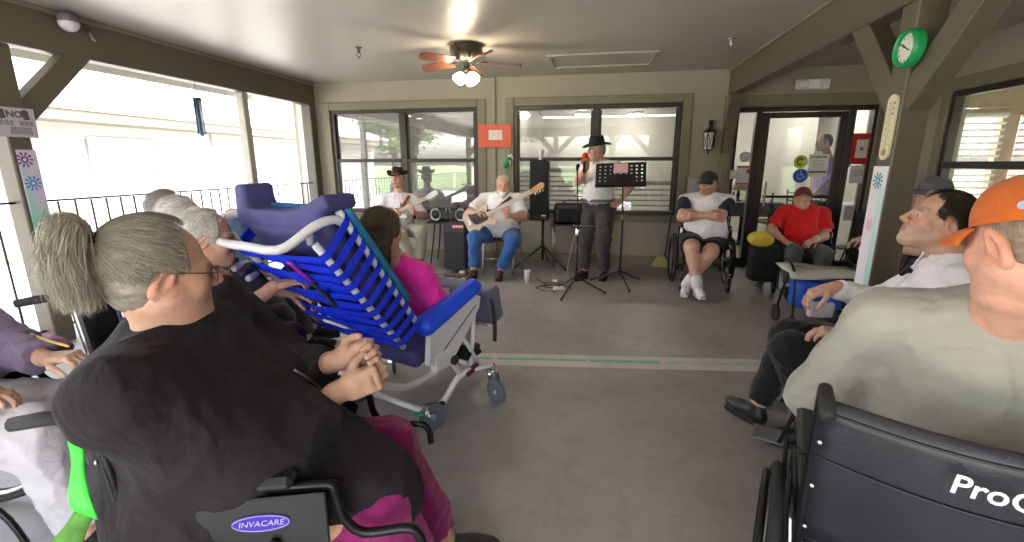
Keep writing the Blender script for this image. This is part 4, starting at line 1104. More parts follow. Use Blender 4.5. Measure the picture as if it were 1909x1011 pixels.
# decorated vinyl strips on the posts: flowers are pieces of their own
def strip_mat(name, z0, z1, stops, base=(.74, .70, .78), ax='z'):
    m = bpy.data.materials.new(name); m.use_nodes = True; N = m.node_tree.nodes; Lk = m.node_tree.links; b = N['Principled BSDF']; b.inputs['Roughness'].default_value = .4
    g = N.new('ShaderNodeNewGeometry'); sp = N.new('ShaderNodeSeparateXYZ'); Lk.new(g.outputs['Position'], sp.inputs[0])
    mr = N.new('ShaderNodeMapRange'); mr.inputs[1].default_value = z0; mr.inputs[2].default_value = z1; Lk.new(sp.outputs['XYZ'.index(ax.upper())], mr.inputs[0])
    nz = N.new('ShaderNodeTexNoise'); nz.inputs['Scale'].default_value = 9; nz.inputs['Detail'].default_value = 3; Lk.new(g.outputs['Position'], nz.inputs[0])
    ad = N.new('ShaderNodeMath'); ad.operation = 'MULTIPLY_ADD'; ad.inputs[1].default_value = .10; Lk.new(nz.outputs[0], ad.inputs[0]); Lk.new(mr.outputs[0], ad.inputs[2])
    r = N.new('ShaderNodeValToRGB'); e = r.color_ramp.elements; e[0].position, e[0].color = stops[0][0], (*stops[0][1], 1); e[1].position, e[1].color = stops[-1][0], (*stops[-1][1], 1)
    for p, c in stops[1:-1]: q = e.new(p); q.color = (*c, 1)
    Lk.new(ad.outputs[0], r.inputs[0]); Lk.new(r.outputs[0], b.inputs['Base Color']); return m
LIL, MINT, PNK, WHT = (.66, .58, .74), (.25, .62, .48), (.80, .60, .62), (.76, .76, .78)
def flower(parent, c, R, r, m):
    o = []
    for i in range(10):
        a = 2*PI*i/10
        for t, rr in ((a-.09, .38), (a-.13, .9), (a, 1.0), (a+.13, .9), (a+.09, .38)): o.append((r*rr*math.cos(t), r*rr*math.sin(t)))
    f = MB().prism(o, .0016, c, R).build('flower', m, parent, True)
    MB().prism([(r*.2*math.cos(t), r*.2*math.sin(t)) for t in np.linspace(0, 2*PI, 11)[:-1]], .0024, c, R).build('flower_centre', M_paper, f, True)
stl = thing('post_banner', 'lilac vinyl strip with purple and blue flowers on the notice post', 'banner', (XL+.08, 2.86, .6))
MB().box((XL+.081, 2.875, 1.02), (.006, .125, 1.02)).build('strip', strip_mat('strip_lilac', .5, 1.53, [(0, WHT), (.30, (.30, .70, .52)), (.52, MINT), (.68, LIL), (1, LIL)]), stl, True)
MB().box((XL+.0845, 2.835, 1.13), (.001, .035, .62)).build('mint_band', strip_mat('mint_fade', .8, 1.45, [(0, (.12, .60, .38)), (.5, (.35, .68, .62)), (1, (.58, .60, .74))]), stl, True)
for (px, py), mm in (((46, 298), mat('purple_ink', (.16, .03, .24), .6)), ((62, 342), mat('blue_ink', (.05, .22, .62), .6))):
    p = at_x(px, py, XL+.086); flower(stl, p, R_LEFT, .058, mm)
XF = XB-.075
str_ = thing('post_banner', 'white vinyl strip with a teal flower on the clock post', 'banner', (XF, 3.12, .6))
MB().box((XF-.004, 3.12, .87), (.006, .146, 1.06)).build('strip', strip_mat('strip_white', .34, 1.40, [(0, WHT), (.35, WHT), (.62, (.80, .74, .80)), (1, WHT)]), str_, True)
MB().box((XF-.0075, 3.075, .96), (.001, .040, .66)).build('mint_band', strip_mat('mint_fade_right', .6, 1.3, [(0, (.30, .66, .55)), (.5, (.45, .74, .66)), (1, (.62, .76, .76))]), str_, True)
flower(str_, V3(XF-.0085, 3.125, 1.315), R_POST, .05, mat('teal_ink', (.02, .25, .40), .6))
flower(str_, V3(XF-.0085, 3.14, 1.05), R_POST, .042, mat('pink_ink', (.75, .42, .46), .6))
# thermometer and clock
th = thing('wall_thermometer', 'tall cream thermometer above the white strip on the clock post', 'thermometer', (XF, 3.12, 1.6))
zt0, zt1 = 1.435, 1.80; o_ = [(.045*math.cos(t), (zt1-zt0)/2-.045+.045*math.sin(t)) for t in np.linspace(0, PI, 10)]+[(.045*math.cos(t), -(zt1-zt0)/2+.045+.045*math.sin(t)) for t in np.linspace(PI, 2*PI, 10)]
MB().prism(o_, .012, (XF-.007, 3.11, (zt0+zt1)/2), R_POST).build('backplate', mat('cream_enamel', (.66, .62, .42), .4, var=.06), th, True)
MB().tube([(XF-.016, 3.11, zt0+.05), (XF-.016, 3.11, zt1-.04)], .004, 6).build('tube', mat('pale_tube', (.5, .46, .32), .3), th, True)
MB().lathe([(.0, .004), (.018, .003), (.02, -.003)], (XF-.015, 3.11, zt0+.045), (-1, 0, 0), 14).build('bulb', mat('ochre', (.34, .26, .1), .4), th, True)
for i in range(14): MB().box((XF-.0138, 3.11+(.018 if i % 2 else -.018), zt0+.09+i*.0175), (.001, .014, .004)).build('tick', mat('brown_ink', (.22, .17, .09), .6), th, True)
for i in range(3): MB().box((XF-.0138, 3.085, zt1-.05-i*.03), (.001, .016, .012)).build('numeral', MATS['brown_ink'], th, True)
cc = at_x(1697, 90, XF-.02)+V3(.018, 0, 0); ck = thing('wall_clock', 'green rimmed round wall clock at the top of the brown post', 'clock', cc)
KS = .62
MB().lathe([(.158*KS, .0), (.16*KS, .03), (.155*KS, .048), (.142*KS, .056), (.126*KS, .05), (.118*KS, .035), (.118*KS, .03)], cc, (-1, 0, 0), 36).build('rim', mat('green_plastic', (.01, .30, .085), .35, var=.05), ck, True, 'auto')
MB().prism([(.1185*KS*math.cos(a), .1185*KS*math.sin(a)) for a in np.linspace(0, 2*PI, 37)[:-1]], .004, cc+V3(-.033, 0, 0), R_POST).build('dial', mat('dial_cream', (.72, .72, .62), .5, var=.03), ck, True)
for i in range(12):
    a = 2*PI*i/12; MB().box(cc+V3(-.0365, -.1*KS*math.sin(a), .1*KS*math.cos(a)), (.001, .005, .012), R=np.array([(1, 0, 0), (0, math.cos(a), math.sin(a)), (0, -math.sin(a), math.cos(a))])).build('hour_mark', M_ink, ck, True)
for a, L, nm in ((.95, .05, 'hour_hand'), (1.15, .075, 'minute_hand'), (-2.05, .035, 'second_hand')):
    d = V3(0, -math.sin(a)*-1, math.cos(a)); MB().bar(cc+V3(-.038, 0, 0)-d*.01, cc+V3(-.038, 0, 0)+d*L, .003, .005, up=(1, 0, 0)).build(nm, M_black, ck, True)

# things on the back wall
def wall_rect(px0, py0, px1, py1, off=.02):
    a, b = at(px0, py0, WALLY-off), at(px1, py1, WALLY-off); return (a+b)/2, abs(b[0]-a[0]), abs(a[2]-b[2])
c, w_, h_ = wall_rect(892, 233, 953, 275, .045); t = thing('wall_sign', 'orange red paper sign with a small white sheet between the windows', 'sign', c)
bd = MB().box(c, (w_, .006, h_)).build('board', mat('coral_card', (.72, .13, .07), .6, var=.05), t, True)
MB().box(c+V3(.01, -.005, .015), (w_*.42, .002, h_*.42)).build('sheet', M_paper, t, True)
for i in range(4): MB().box(c+V3(.01, -.0065, .055-.026*i), (w_*(.30 if i % 2 else .24), .0006, .006)).build('print_line', mat('pink_print', (.6, .4, .4), .8), t, True)
c = at(945, 300, WALLY-.05); t = thing('hanging_ornament', 'green and white toy hanging at the edge of the middle window', 'ornament', c)
MB().tube([c+V3(.02, .01, .16), c+V3(.01, 0, .06)], .004, 5).build('string', M_paper, t, True)
solid('bottle', [cone(c+V3(-.02, 0, -.07), c+V3(.02, 0, .03), .038, .034, .02)], .008, mat('green_felt', (.01, .28, .10), .7), t)
MB().tube([c+V3(.015, -.01, .05), c+V3(.06, -.02, .08), c+V3(.10, -.02, .02)], [.014, .02, .01], 8).build('bow', M_white, t, True, True)
MB().tube([c+V3(.02, -.01, .03), c+V3(.055, -.02, -.03), c+V3(.05, -.02, -.06)], [.012, .014, .006], 8).build('bow', M_white, t, True, True)
c, w_, h_ = wall_rect(1484, 148, 1545, 166, .05); t = thing('emergency_light', 'white emergency light box above the glass door', 'light', c)
MB().box(c, (w_*.98, .07, h_), ch=.012).build('housing', M_white, t, True)
for dx in (-.30, .33): MB().box(c+V3(w_*dx, -.04, -.002), (w_*.3, .03, h_*.75), ch=.012).build('lamp_head', mat('frosted_lens', (.68, .68, .66), .3, var=0), t, True)
# lantern
c = at(1322, 262, WALLY-.10); t = thing('wall_lantern', 'black wall lantern with crossed glass sides beside the door', 'lantern', c)
MB().box((c[0]+.02, WALLY-.015, c[2]+.14), (.05, .03, .24), ch=.006).build('backplate', M_black, t, True)
MB().tube([(c[0]+.02, WALLY-.03, c[2]+.2), (c[0]+.015, c[1]+.03, c[2]+.24), (c[0], c[1], c[2]+.19), (c[0], c[1], c[2]+.14)], .009, 7).build('arm', M_black, t, True, True)
MB().lathe([(.0, .175), (.02, .16), (.045, .14), (.085, .105), (.088, .098), (.06, .096)], c, n=6).build('roof', M_black, t, True)
MB().lathe([(.05, -.13), (.058, -.12), (.06, -.115)], c, n=6).build('base', M_black, t, True); MB().lathe([(.0, -.18), (.014, -.165), (.012, -.14), (.03, -.13)], c, n=8).build('finial', M_black, t, True)
for i in range(6):
    a = 2*PI*(i+.0)/6; b = 2*PI*(i+1)/6; lo = lambda a_, r, z: c+V3(r*math.cos(a_), r*math.sin(a_), z)
    MB().bar(lo(a, .058, -.118), lo(a, .075, .098), .008, .008).build('corner_bar', M_black, t, True)
    p = MB().add([lo(a, .056, -.115), lo(b, .056, -.115), lo(b, .072, .096), lo(a, .072, .096)], [(0, 1, 2, 3)]).build('pane', mat('lantern_glass', (.62, .63, .66), .25, var=.08), t, True)
    x_ = MB(); x_.bar(lo(a, .060, -.11), lo(b, .076, .09), .005, .005); x_.bar(lo(b, .060, -.11), lo(a, .076, .09), .005, .005); x_.build('cross_bars', M_black, p, True)
c, w_, h_ = wall_rect(1283, 332, 1303, 362, .02); t = thing('wall_placard', 'pale framed placard on the wall behind the dark baseball cap', 'placard', c)
MB().box(c, (w_, .015, h_), ch=.003).build('frame', M_steel, t, True); MB().box(c+V3(0, -.009, 0), (w_*.8, .002, h_*.82)).build('card', mat('grey_card', (.5, .5, .5), .5), t, True)
c, w_, h_ = wall_rect(1357, 318, 1365, 332, .02); t = thing('light_switch', 'small cream switch on the half post by the door', 'switch', c+V3(0, -.11, 0))
MB().box(c+V3(0, -.125, 0), (.07, .01, .115), ch=.003).build('plate', mat('cream_plastic', (.5, .47, .36), .4), t, True); MB().box(c+V3(0, -.132, 0), (.012, .012, .028)).build('toggle', M_white, t, True)

# stickers and papers on the door glass
def disc_sticker(name, label, px, py, r, m, Y=WALLY+.043):
    c = at(px, py, Y); t = thing(name, label, 'sticker', c); MB().prism([(r*math.cos(a), r*math.sin(a)) for a in np.linspace(0, 2*PI, 25)[:-1]], .002, c, R_BACK).build('disc', m, t, True); return t, c
t, c = disc_sticker('door_sticker', 'round yellow green sticker on the door glass', 1493, 302, .085, mat('lime_vinyl', (.52, .60, .03), .5))
MB().prism([(.05*math.cos(a), .05*math.sin(a)) for a in np.linspace(.6, 5.2, 16)]+[(.028*math.cos(a), .028*math.sin(a)) for a in np.linspace(5.2, .6, 16)], .002, c+V3(-.005, -.002, 0), R_BACK).build('arrow_print', mat('dark_olive_ink', (.10, .14, .02), .6), t, True)
MB().prism([(.022*math.cos(a), .022*math.sin(a)) for a in np.linspace(0, 2*PI, 13)[:-1]], .002, c+V3(.045, -.002, .008), R_BACK).build('arrow_print', M_paper, t, True)
t, c = disc_sticker('door_sticker', 'round blue wheelchair access sticker on the door glass', 1492, 328, .092, mat('blue_vinyl', (.012, .10, .50), .5))
wc = MB(); wc.prism([(.01*math.cos(a), .01*math.sin(a)+.055) for a in np.linspace(0, 2*PI, 11)[:-1]], .002, c+V3(0, -.002, 0), R_BACK); wc.tube([c+V3(x, -.002, z) for x, z in ((0, .043), (.002, .01), (.03, .008), (.045, -.028), (.058, -.026))], .006, 5); wc.tube([c+V3(-.004+.034*math.cos(a), -.002, -.008+.034*math.sin(a)) for a in np.linspace(1.9, 5.6, 12)], .005, 5); wc.tube([c+V3(.001, -.002, .026), c+V3(.026, -.002, .026)], .005, 5)
wc.build('access_symbol', mat('pale_blue_ink', (.35, .5, .75), .6), t, True)
c, w_, h_ = wall_rect(1509, 288, 1541, 330, -.043); t = thing('door_notice', 'white printed notice taped to the door glass', 'notice', c); MB().box(c, (w_, .002, h_)).build('sheet', M_paper, t, True)
for i, (dz, cl, ww) in enumerate(((.38, 'green_print', .8), (.22, None, .5), (.10, None, .6), (0, None, .6), (-.1, None, .5), (-.28, 'deep_green_print', .85))):
    MB().box(c+V3(0, -.002, h_*dz), (w_*ww, .001, h_*(.07 if cl else .03))).build('print_line', mat(cl, (.18, .34, .12) if i == 0 else (.05, .13, .07), .7) if cl else mat('grey_print', (.5, .5, .52), .7), t, True)
c, w_, h_ = wall_rect(1590, 249, 1622, 306, -.02); t = thing('service_flag', 'red bordered white flag with a blue star by the glass door', 'flag', c)
MB().box(c, (w_, .004, h_)).build('border', mat('red_cloth', (.55, .015, .02), .7, var=.06), t, True); MB().box(c+V3(0, -.003, 0), (w_*.52, .003, h_*.60)).build('field', M_paper, t, True)
st = [(r*math.sin(2*PI*i/10), r*math.cos(2*PI*i/10)) for i, r in enumerate([.03, .012]*5)]; MB().prism(st, .002, c+V3(0, -.0055, 0), R_BACK).build('star', mat('navy_ink', (.01, .02, .16), .6), t, True)
c, w_, h_ = wall_rect(1584, 309, 1617, 342, -.04); t = thing('door_notice', 'white notice under the red flag on the side light', 'notice', c); MB().box(c, (w_*.86, .002, h_)).build('sheet', M_paper, t, True)
for i in range(3): MB().box(c+V3(0, -.002, h_*(.2-.12*i)), (w_*.4, .001, .008)).build('print_line', M_ink2, t, True)
c, w_, h_ = wall_rect(1374, 309, 1398, 345, -.04); t = thing('door_notice', 'white notice with red bars on the side light near the half post', 'notice', c); MB().box(c, (w_, .002, h_)).build('sheet', M_paper, t, True)
for dz, ww in ((.44, .95), (-.44, .9)): MB().box(c+V3(0, -.002, h_*dz), (w_*ww, .001, h_*.09)).build('red_bar', mat('red_ink', (.50, .06, .07), .6), t, True)
MB().box(c+V3(w_*.28, -.002, h_*.22), (w_*.2, .001, h_*.22)).build('red_bar', MATS['red_ink'], t, True)
t, c = disc_sticker('door_sticker', 'round white no smoking sticker on the side light', 1389, 293, .07, M_paper, WALLY+.05)
MB().tube([c+V3(.052*math.cos(a), -.003, .052*math.sin(a)) for a in np.linspace(0, 2*PI, 21)[:-1]], .004, 5, closed=True).build('ring_print', M_ink2, t, True); MB().bar(c+V3(-.02, -.003, .012), c+V3(.03, -.003, .004), .004, .012, up=(0, 1, 0)).build('cigarette_print', M_ink, t, True); MB().bar(c+V3(.025, -.003, .005), c+V3(.012, -.003, -.04), .004, .010, up=(0, 1, 0)).build('cigarette_print', M_ink, t, True)

# floor tape
a, b = at_z(820, 668), at_z(1440, 683); d = unit(b-a); nrm = V3(-d[1], d[0], 0)
a = a-d*1.3; b = b+d*.4; L = np.linalg.norm(b-a)
tp = thing('floor_tape', 'wide pale pink floor tape with a green line across the concrete', 'tape', (a+b)/2)
def tape_mat(name, c0, c1, lo, hi, sc):
    m = mat(name, c0, .5, var=0, col2=c1, vscale=sc, stretch=(1, 1, 1)); return m
MB().box((a+b)/2+V3(0, 0, .003), (L, .21, .003), R=np.array([d, nrm, (0, 0, 1)])).build('backing', mat('worn_pink_tape', (.50, .45, .42), .5, var=0, col2=(.62, .50, .48), vscale=5), tp, True)
g_ = np.random.default_rng(5); u = .0
while u < L-.1:
    ln = .25+.5*g_.random(); MB().box(a+d*(u+ln/2)+nrm*(.012+.012*(g_.random()-.5))+V3(0, 0, .006), (ln*.97, .022+.02*g_.random(), .002), R=np.array([d, nrm, (0, 0, 1)])).build('green_dash', mat('mint_dash%d' % int(g_.integers(0, 3)), [(.12, .50, .30), (.28, .52, .40), (.36, .50, .38)][int(g_.integers(0, 3))], .5, var=.2, vscale=12), tp, True); u += ln+.03*g_.random()
# ------------------------------------------------------------------ chairs, stands and instruments
M_vinyl = mat('black_vinyl', (.016, .014, .021), .38, var=.25, vscale=5, bump=.12, bscale=260, spec=.5)
M_pad = mat('black_arm_pad', (.012, .012, .013), .5, var=.2, bump=.05)
M_navy = mat('navy_cushion', (.045, .045, .17), .7, var=.12, vscale=9, bump=.2, bscale=200)
M_blue = mat('royal_blue_webbing', (.004, .035, .85), .55, var=.12, vscale=20, bump=.25, bscale=500)
M_wht = mat('white_enamel_tube', (.66, .66, .70), .3, var=.05)
M_grey = mat('grey_plastic_hub', (.16, .16, .17), .5)

def wheel(parent, c, r, ax=(1, 0, 0), spokes=14, handrim=0., tyre_r=.016):
    """spoked wheel: tyre is the part, rim, spokes and hand rim its pieces"""
    R = rot_frame(ax); c = np.asarray(c, float)
    ring = lambda rr, off=0., n=36: [c+R[2]*off+rr*(R[0]*math.cos(t)+R[1]*math.sin(t)) for t in np.linspace(0, 2*PI, n+1)[:-1]]
    w = MB().tube(ring(r-tyre_r), tyre_r, 8, closed=True).build('wheel', M_rubber, parent, False, True)
    MB().tube(ring(r-tyre_r*2.4), tyre_r*.7, 6, closed=True).build('rim', M_steel, w, False, True)
    MB().lathe([(.0, -.03), (.024, -.03), (.028, -.012), (.028, .012), (.024, .03), (.0, .03)], c, ax, 14).build('hub', M_grey, w, False, 'auto')
    if spokes:
        s = MB()
        for i in range(spokes):
            t = 2*PI*i/spokes; t2 = t+(.28 if i % 2 else -.28)
            s.tube([c+R[2]*(.012 if i % 2 else -.012)+.026*(R[0]*math.cos(t2)+R[1]*math.sin(t2)), c+(r-tyre_r*2.4)*(R[0]*math.cos(t)+R[1]*math.sin(t))], .0016, 4)
        s.build('spokes', M_steel, w)
    if handrim: 
        h = MB().tube(ring(r*.88, handrim), .009, 7, closed=True)
        for i in range(4): t = PI/4+i*PI/2; h.tube([c+r*.86*(R[0]*math.cos(t)+R[1]*math.sin(t)), c+R[2]*handrim+r*.88*(R[0]*math.cos(t)+R[1]*math.sin(t))], .005, 5)
        h.build('hand_rim', M_bmetal, w, False, True)
    return w
def caster(parent, top, r, m=M_rubber, rim=M_grey, yaw=0.):
    """swivel caster hanging under a point"""
    top = np.asarray(top, float); d = V3(math.sin(yaw), -math.cos(yaw), 0); ax = V3(math.cos(yaw), math.sin(yaw), 0); c = V3(top[0], top[1], r)+d*.035
    f = MB().lathe([(.014, 0), (.016, .02), (.016, .05)], V3(top[0], top[1], top[2]-.04), n=10)
    for s in (-1, 1): f.bar(V3(top[0], top[1], top[2]-.04)+ax*s*.021, c+ax*s*.021, .006, .026, up=ax)
    f.bar(V3(top[0], top[1], top[2]-.038)-ax*.024, V3(top[0], top[1], top[2]-.038)+ax*.024, .03, .008)
    k = f.build('caster', M_steel, parent, False, 'auto')
    MB().lathe([(r*.62, -.011), (r*.82, -.013), (r, -.009), (r, .009), (r*.82, .013), (r*.62, .011)], c, ax, 24).build('tyre', m, k, False, 'auto')
    MB().lathe([(.0, -.012), (.012, -.014), (r*.62, -.010), (r*.62, .010), (.012, .014), (.0, .012)], c, ax, 24).build('disc', rim, k, False, 'auto')
    return k

def wheelchair(label, loc, fwd, seat_m=M_vinyl, frame_m=M_bmetal, width=.46, arm_z=.72, back_z=.93, detail=True, group='wheelchairs on the porch', feet=True, arms=True, handles=True, wheel_r=.30, back=True, armlen=.26):
    fwd = unit(V3(fwd[0], fwd[1], 0)); rz = math.atan2(-fwd[0], fwd[1]); t = thing('wheelchair', label, 'wheelchair', loc, rz, group); h = width/2
    f = MB()
    for s in (-1, 1):
        x = s*h
        f.tube(smooth_path([(x, -.20, .14), (x, -.21, .5), (x, -.235, back_z-.06), (x, -.245, back_z), (x, -.28, back_z+.015)], 4), .0115, 8)
        f.tube(smooth_path([(x, -.21, .485), (x, .20, .485), (x, .27, .45), (x, .33, .28)], 4), .0115, 8); f.tube([(x, -.20, .20), (x, .30, .20), (x, .30, .42)], .0115, 8)
        if arms: f.tube(smooth_path([(x, -.215, arm_z-.03), (x, .02+armlen-.14, arm_z-.03), (x, .06+armlen-.14, arm_z-.05), (x, .075+armlen-.14, arm_z-.12), (x, .12+armlen-.14, arm_z-.17), (x, .22+armlen-.14, arm_z-.17), (x, .25+armlen-.14, arm_z-.2), (x, .255+armlen-.14, .49)], 5), .0115, 8)
        f.tube([(x, .30, .20), (x, .345, .20)], .0115, 8)
    f.tube([(-h, -.1, .20), (h, .12, .475)], .010, 7); f.tube([(h, -.1, .20), (-h, .12, .475)], .010, 7)
    f.build('frame', frame_m, t, False, True)
    g_ = [[(x, y, .50-.02*math.cos(x/h*PI/2)-.0*y) for x in np.linspace(-h, h, 9)] for y in np.linspace(-.20, .22, 6)]
    MB().sheet(g_, .022).build('seat', seat_m, t, False, True)
    if back:
        gb = [[(x, -.212-.035*(z-.5)/.43-.045*math.cos(x/h*PI/2)*(1-((z-.72)/.5)**2), z-.012*math.cos(x/h*PI/2)*(z > .8)) for x in np.linspace(-h-.005, h+.005, 13)] for z in np.linspace(.52, back_z-.02, 9)]
        b = MB().sheet(gb, .010).build('back_rest', seat_m, t, False, True)
        if detail:
            for s in (-1, 1):
                for z in (.56, .68, .80, back_z-.035): MB().ell((s*(h-.008), -.228-.035*(z-.5)/.43-.006, z), (.006, .004, .006), n=8, m=6).build('screw', M_chrome, b, False, True)
            for z in (back_z-.05, back_z-.17): MB().tube([(x, -.212-.035*(z-.5)/.43-.045*math.cos(x/h*PI/2)*(1-((z-.72)/.5)**2)-.0075, z-.012*math.cos(x/h*PI/2)) for x in np.linspace(-h, h, 13)], .0035, 5).build('seam', seat_m, b, False, True)
    for s in (-1, 1):
        x = s*h
        if handles: MB().tube([(x, -.275, back_z+.015), (x, -.33, back_z+.014), (x, -.39, back_z+.006)], [.014, .016, .015], 9).build('push_handle', M_rubber, t, False, True)
        if arms:
            MB().box((x, -.05+armlen/2-.11, arm_z-.008), (.052, armlen, .032), ch=.012).build('arm_rest', M_pad, t)
            MB().box((x-s*.012, .0, .59), (.006, .36, .17), ch=.003).build('side_panel', mat('black_side_panel', (.014, .014, .016), .4), t)
        wheel(t, (x+s*.055, -.13, wheel_r), wheel_r, (s, 0, 0), 16 if detail else 8, .028)
        caster(t, (x, .32, .215), .09)
        MB().bar((x+s*.035, .03, .50), (x+s*.04, .10, .60), .012, .022, ch=.003).build('brake_lever', M_bmetal, t)
        if feet:
            k = MB(); k.tube(smooth_path([(x, .32, .40), (x, .40, .30), (x, .45, .13), (x, .46, .10)], 4), .010, 7); k.build('leg_rest', frame_m, t, False, True)
            MB().box((x-s*.06, .50, .095), (.14, .15, .014), ch=.005).build('foot_plate', M_grey, t)
    return t

def lp(t, x, y, z):
    """local point of a thing -> world"""
    c, s = math.cos(t.rotation_euler[2]), math.sin(t.rotation_euler[2]); return V3(t.location[0]+c*x-s*y, t.location[1]+s*x+c*y, t.location[2]+z)

# the chair of the man in the orange cap
WC1 = wheelchair('wheelchair with wide black vinyl back under the man in the orange cap', (.87, 1.18, 0), (.36, .933), width=.55, back_z=.925, feet=True)
_b = [c for c in WC1.children if c.name.startswith('back_rest')][0]
Rb = np.array([(1, 0, 0), (0, .08, 1), (0, -1, .08)], float)
text_obj('lettering', 'ProC', .056, (.0, -.319, .815), np.array([(1, -.05, 0), (0, .06, 1), (0, -1, .06)], float), mat('white_print', (.75, .74, .8), .5, var=.03), None, bold=.0008, sx=1.0, shear=.12)
_t = [o for o in COL.objects if o.name.startswith('lettering')][-1]; _t.parent = _b
# the chair of the woman with the ponytail
WC2 = wheelchair('wheelchair with curved black arm and oval badge under the woman with the ponytail', (-.845, .983, 0), (.955, .30), width=.46, arm_z=.735, back_z=.90, armlen=.30)
sp_ = [c for c in WC2.children if c.name.startswith('side_panel')]
bx_ = MB().prism([(.062*math.cos(a), .021*math.sin(a)) for a in np.linspace(0, 2*PI, 25)[:-1]], .003, (.262, .07, .645), np.array([(0, 1, .0), (0, 0, 1), (1, 0, 0)], float)); badge = bx_.build('badge', mat('violet_badge', (.05, .02, .35), .35, var=.05), WC2)
MB().tube([(.2645, .07+.060*math.cos(a), .645+.0195*math.sin(a)) for a in np.linspace(0, 2*PI, 25)[:-1]], .0016, 5, closed=True).build('badge_rim', mat('lilac_rim', (.3, .25, .6), .4), badge)
tx = text_obj('lettering', 'INVACARE', .020, (.2655, .07, .645), np.array([(0, 1, 0), (0, 0, 1), (1, 0, 0)], float), mat('lilac_print', (.45, .42, .70), .5), None, shear=.25); tx.parent = badge
MB().box((.257, .06, .63), (.008, .30, .15), ch=.003).build('side_panel', MATS['black_side_panel'], WC2)
g_ = [[(.235+.02*math.sin(v*6), -.30-.03*u*.4+.01*math.sin(u*5), .87-.2*u*1.0) for v in (0, .06, .12)] for u in np.linspace(0, 1, 8)]

def in_chair(t, P):
    c, s_ = math.cos(t.rotation_euler[2]), math.sin(t.rotation_euler[2]); q = np.asarray(P)-np.array(t.location); return V3(c*q[0]+s_*q[1], -s_*q[0]+c*q[1], q[2])
def quad_sheet(tl, tr, bl, br, n=7, wav=.006):
    return [[in_chair(WC2, (np.asarray(tl)*(1-v)+np.asarray(tr)*v)*(1-u)+(np.asarray(bl)*(1-v)+np.asarray(br)*v)*u+V3(wav*math.sin(5*u+3*v), wav*math.cos(4*u), 0)) for v in np.linspace(0, 1, 4)] for u in np.linspace(0, 1, n)]
MB().sheet(quad_sheet(at(120, 826, .66), at(150, 826, .67), at(141, 948, .63), at(182, 966, .64)), .002).build('lime_tag', mat('lime_ribbon', (.05, .80, .05), .5, var=.05), WC2, False, True)
MB().sheet(quad_sheet(at(138, 946, .64), at(172, 962, .65), at(78, 1040, .60), at(150, 1050, .61)), .004).build('green_strap', mat('green_camo', (.03, .05, .02), .8, var=0, col2=(.10, .35, .03), vscale=22), WC2, False, True)
tw = thing('towel', 'white towel tucked behind the back of the woman with the ponytail', 'towel', lp(WC2, .1, -.26, .9))
solid('cloth', [cone(at(118, 775, .72), at(165, 765, .74), .014, .018, .02), cone(at(160, 760, .74), at(205, 832, .70), .020, .008, .02), cone(at(140, 780, .72), at(150, 800, .71), .018, .014, .02)], .008, mat('white_terry', (.66, .62, .68), .9, var=.08, bump=.4, bscale=200), tw, .006, 70, 4)

# ---- blue webbed recliner
RO, RF = V3(-.84, 2.14, 0), unit((.36, .933, 0)); RL = V3(-RF[1], RF[0], 0)
def rp(s, l, z): return RO+RF*s+RL*l+V3(0, 0, z)
rec = thing('reclining_chair', 'reclining care chair with white tube frame and woven blue straps', 'recliner', rp(.1, .3, 0))
RW = .60
def loc_world(mb): return mb
fr = MB()
for l, so in ((0, -.13), (RW, .10)):
    fr.tube(smooth_path([rp(-.03, l, .115), rp(.04, l, .10), rp(.13, l+so*.1, .13), rp(.22, l+so*.2, .215), rp(.30, l+so*.4, .245)], 4), .017, 8)
    fr.tube([rp(.28, l+so*.35, .245), rp(.437, l+so, .24)], .014, 8); fr.tube([rp(.34, l+so*.3, .25), rp(.44, l, .60)], .014, 8); fr.tube([rp(.25, l+so*.2, .235), rp(.18, l, .36)], .018, 8); fr.tube([rp(.39, l+so*.5, .25), rp(.30, l, .46)], .012, 8)
    fr.tube(smooth_path([rp(-.34, l+(.04 if l else -.0), .42), rp(-.14, l, .32), rp(.08, l, .32), rp(.18, l, .37)], 5), .018, 8)
fr.tube([rp(0, 0, .10), rp(0, RW, .10)], .017, 8); fr.tube([rp(.36, 0, .25), rp(.36, RW, .25)], .014, 8); fr.tube([rp(-.34, 0, .42), rp(-.34, RW, .42)], .016, 8)
fr.build('base_frame', M_wht, rec, True, True)
MB().box(rp(.07, -.026, .125), (.03, .05, .022), R=np.array([RL, RF, (0, 0, 1)]), ch=.004).build('joint_sleeve', M_black, rec, True)
MB().bar(rp(.30, -.03, .30), rp(.37, -.03, .345), .014, .03, up=RL, ch=.003).build('joint_sleeve', M_black, rec, True); MB().bar(rp(.27, -.055, .225), rp(.36, -.075, .262), .03, .03, up=RL, ch=.003).build('joint_sleeve', mat('maroon_sleeve', (.10, .01, .03), .4), rec, True)
MB().lathe([(.0, -.02), (.026, -.018), (.028, .01), (.02, .018)], rp(.19, -.035, .345), -RL, 16).build('pivot_knob', M_black, rec, True, 'auto')
MB().box(rp(.13, -.005, .37), (.05, .20, .12), R=np.array([RL, RF, (0, 0, 1)]), ch=.02).build('pivot_plate', M_wht, rec, True)
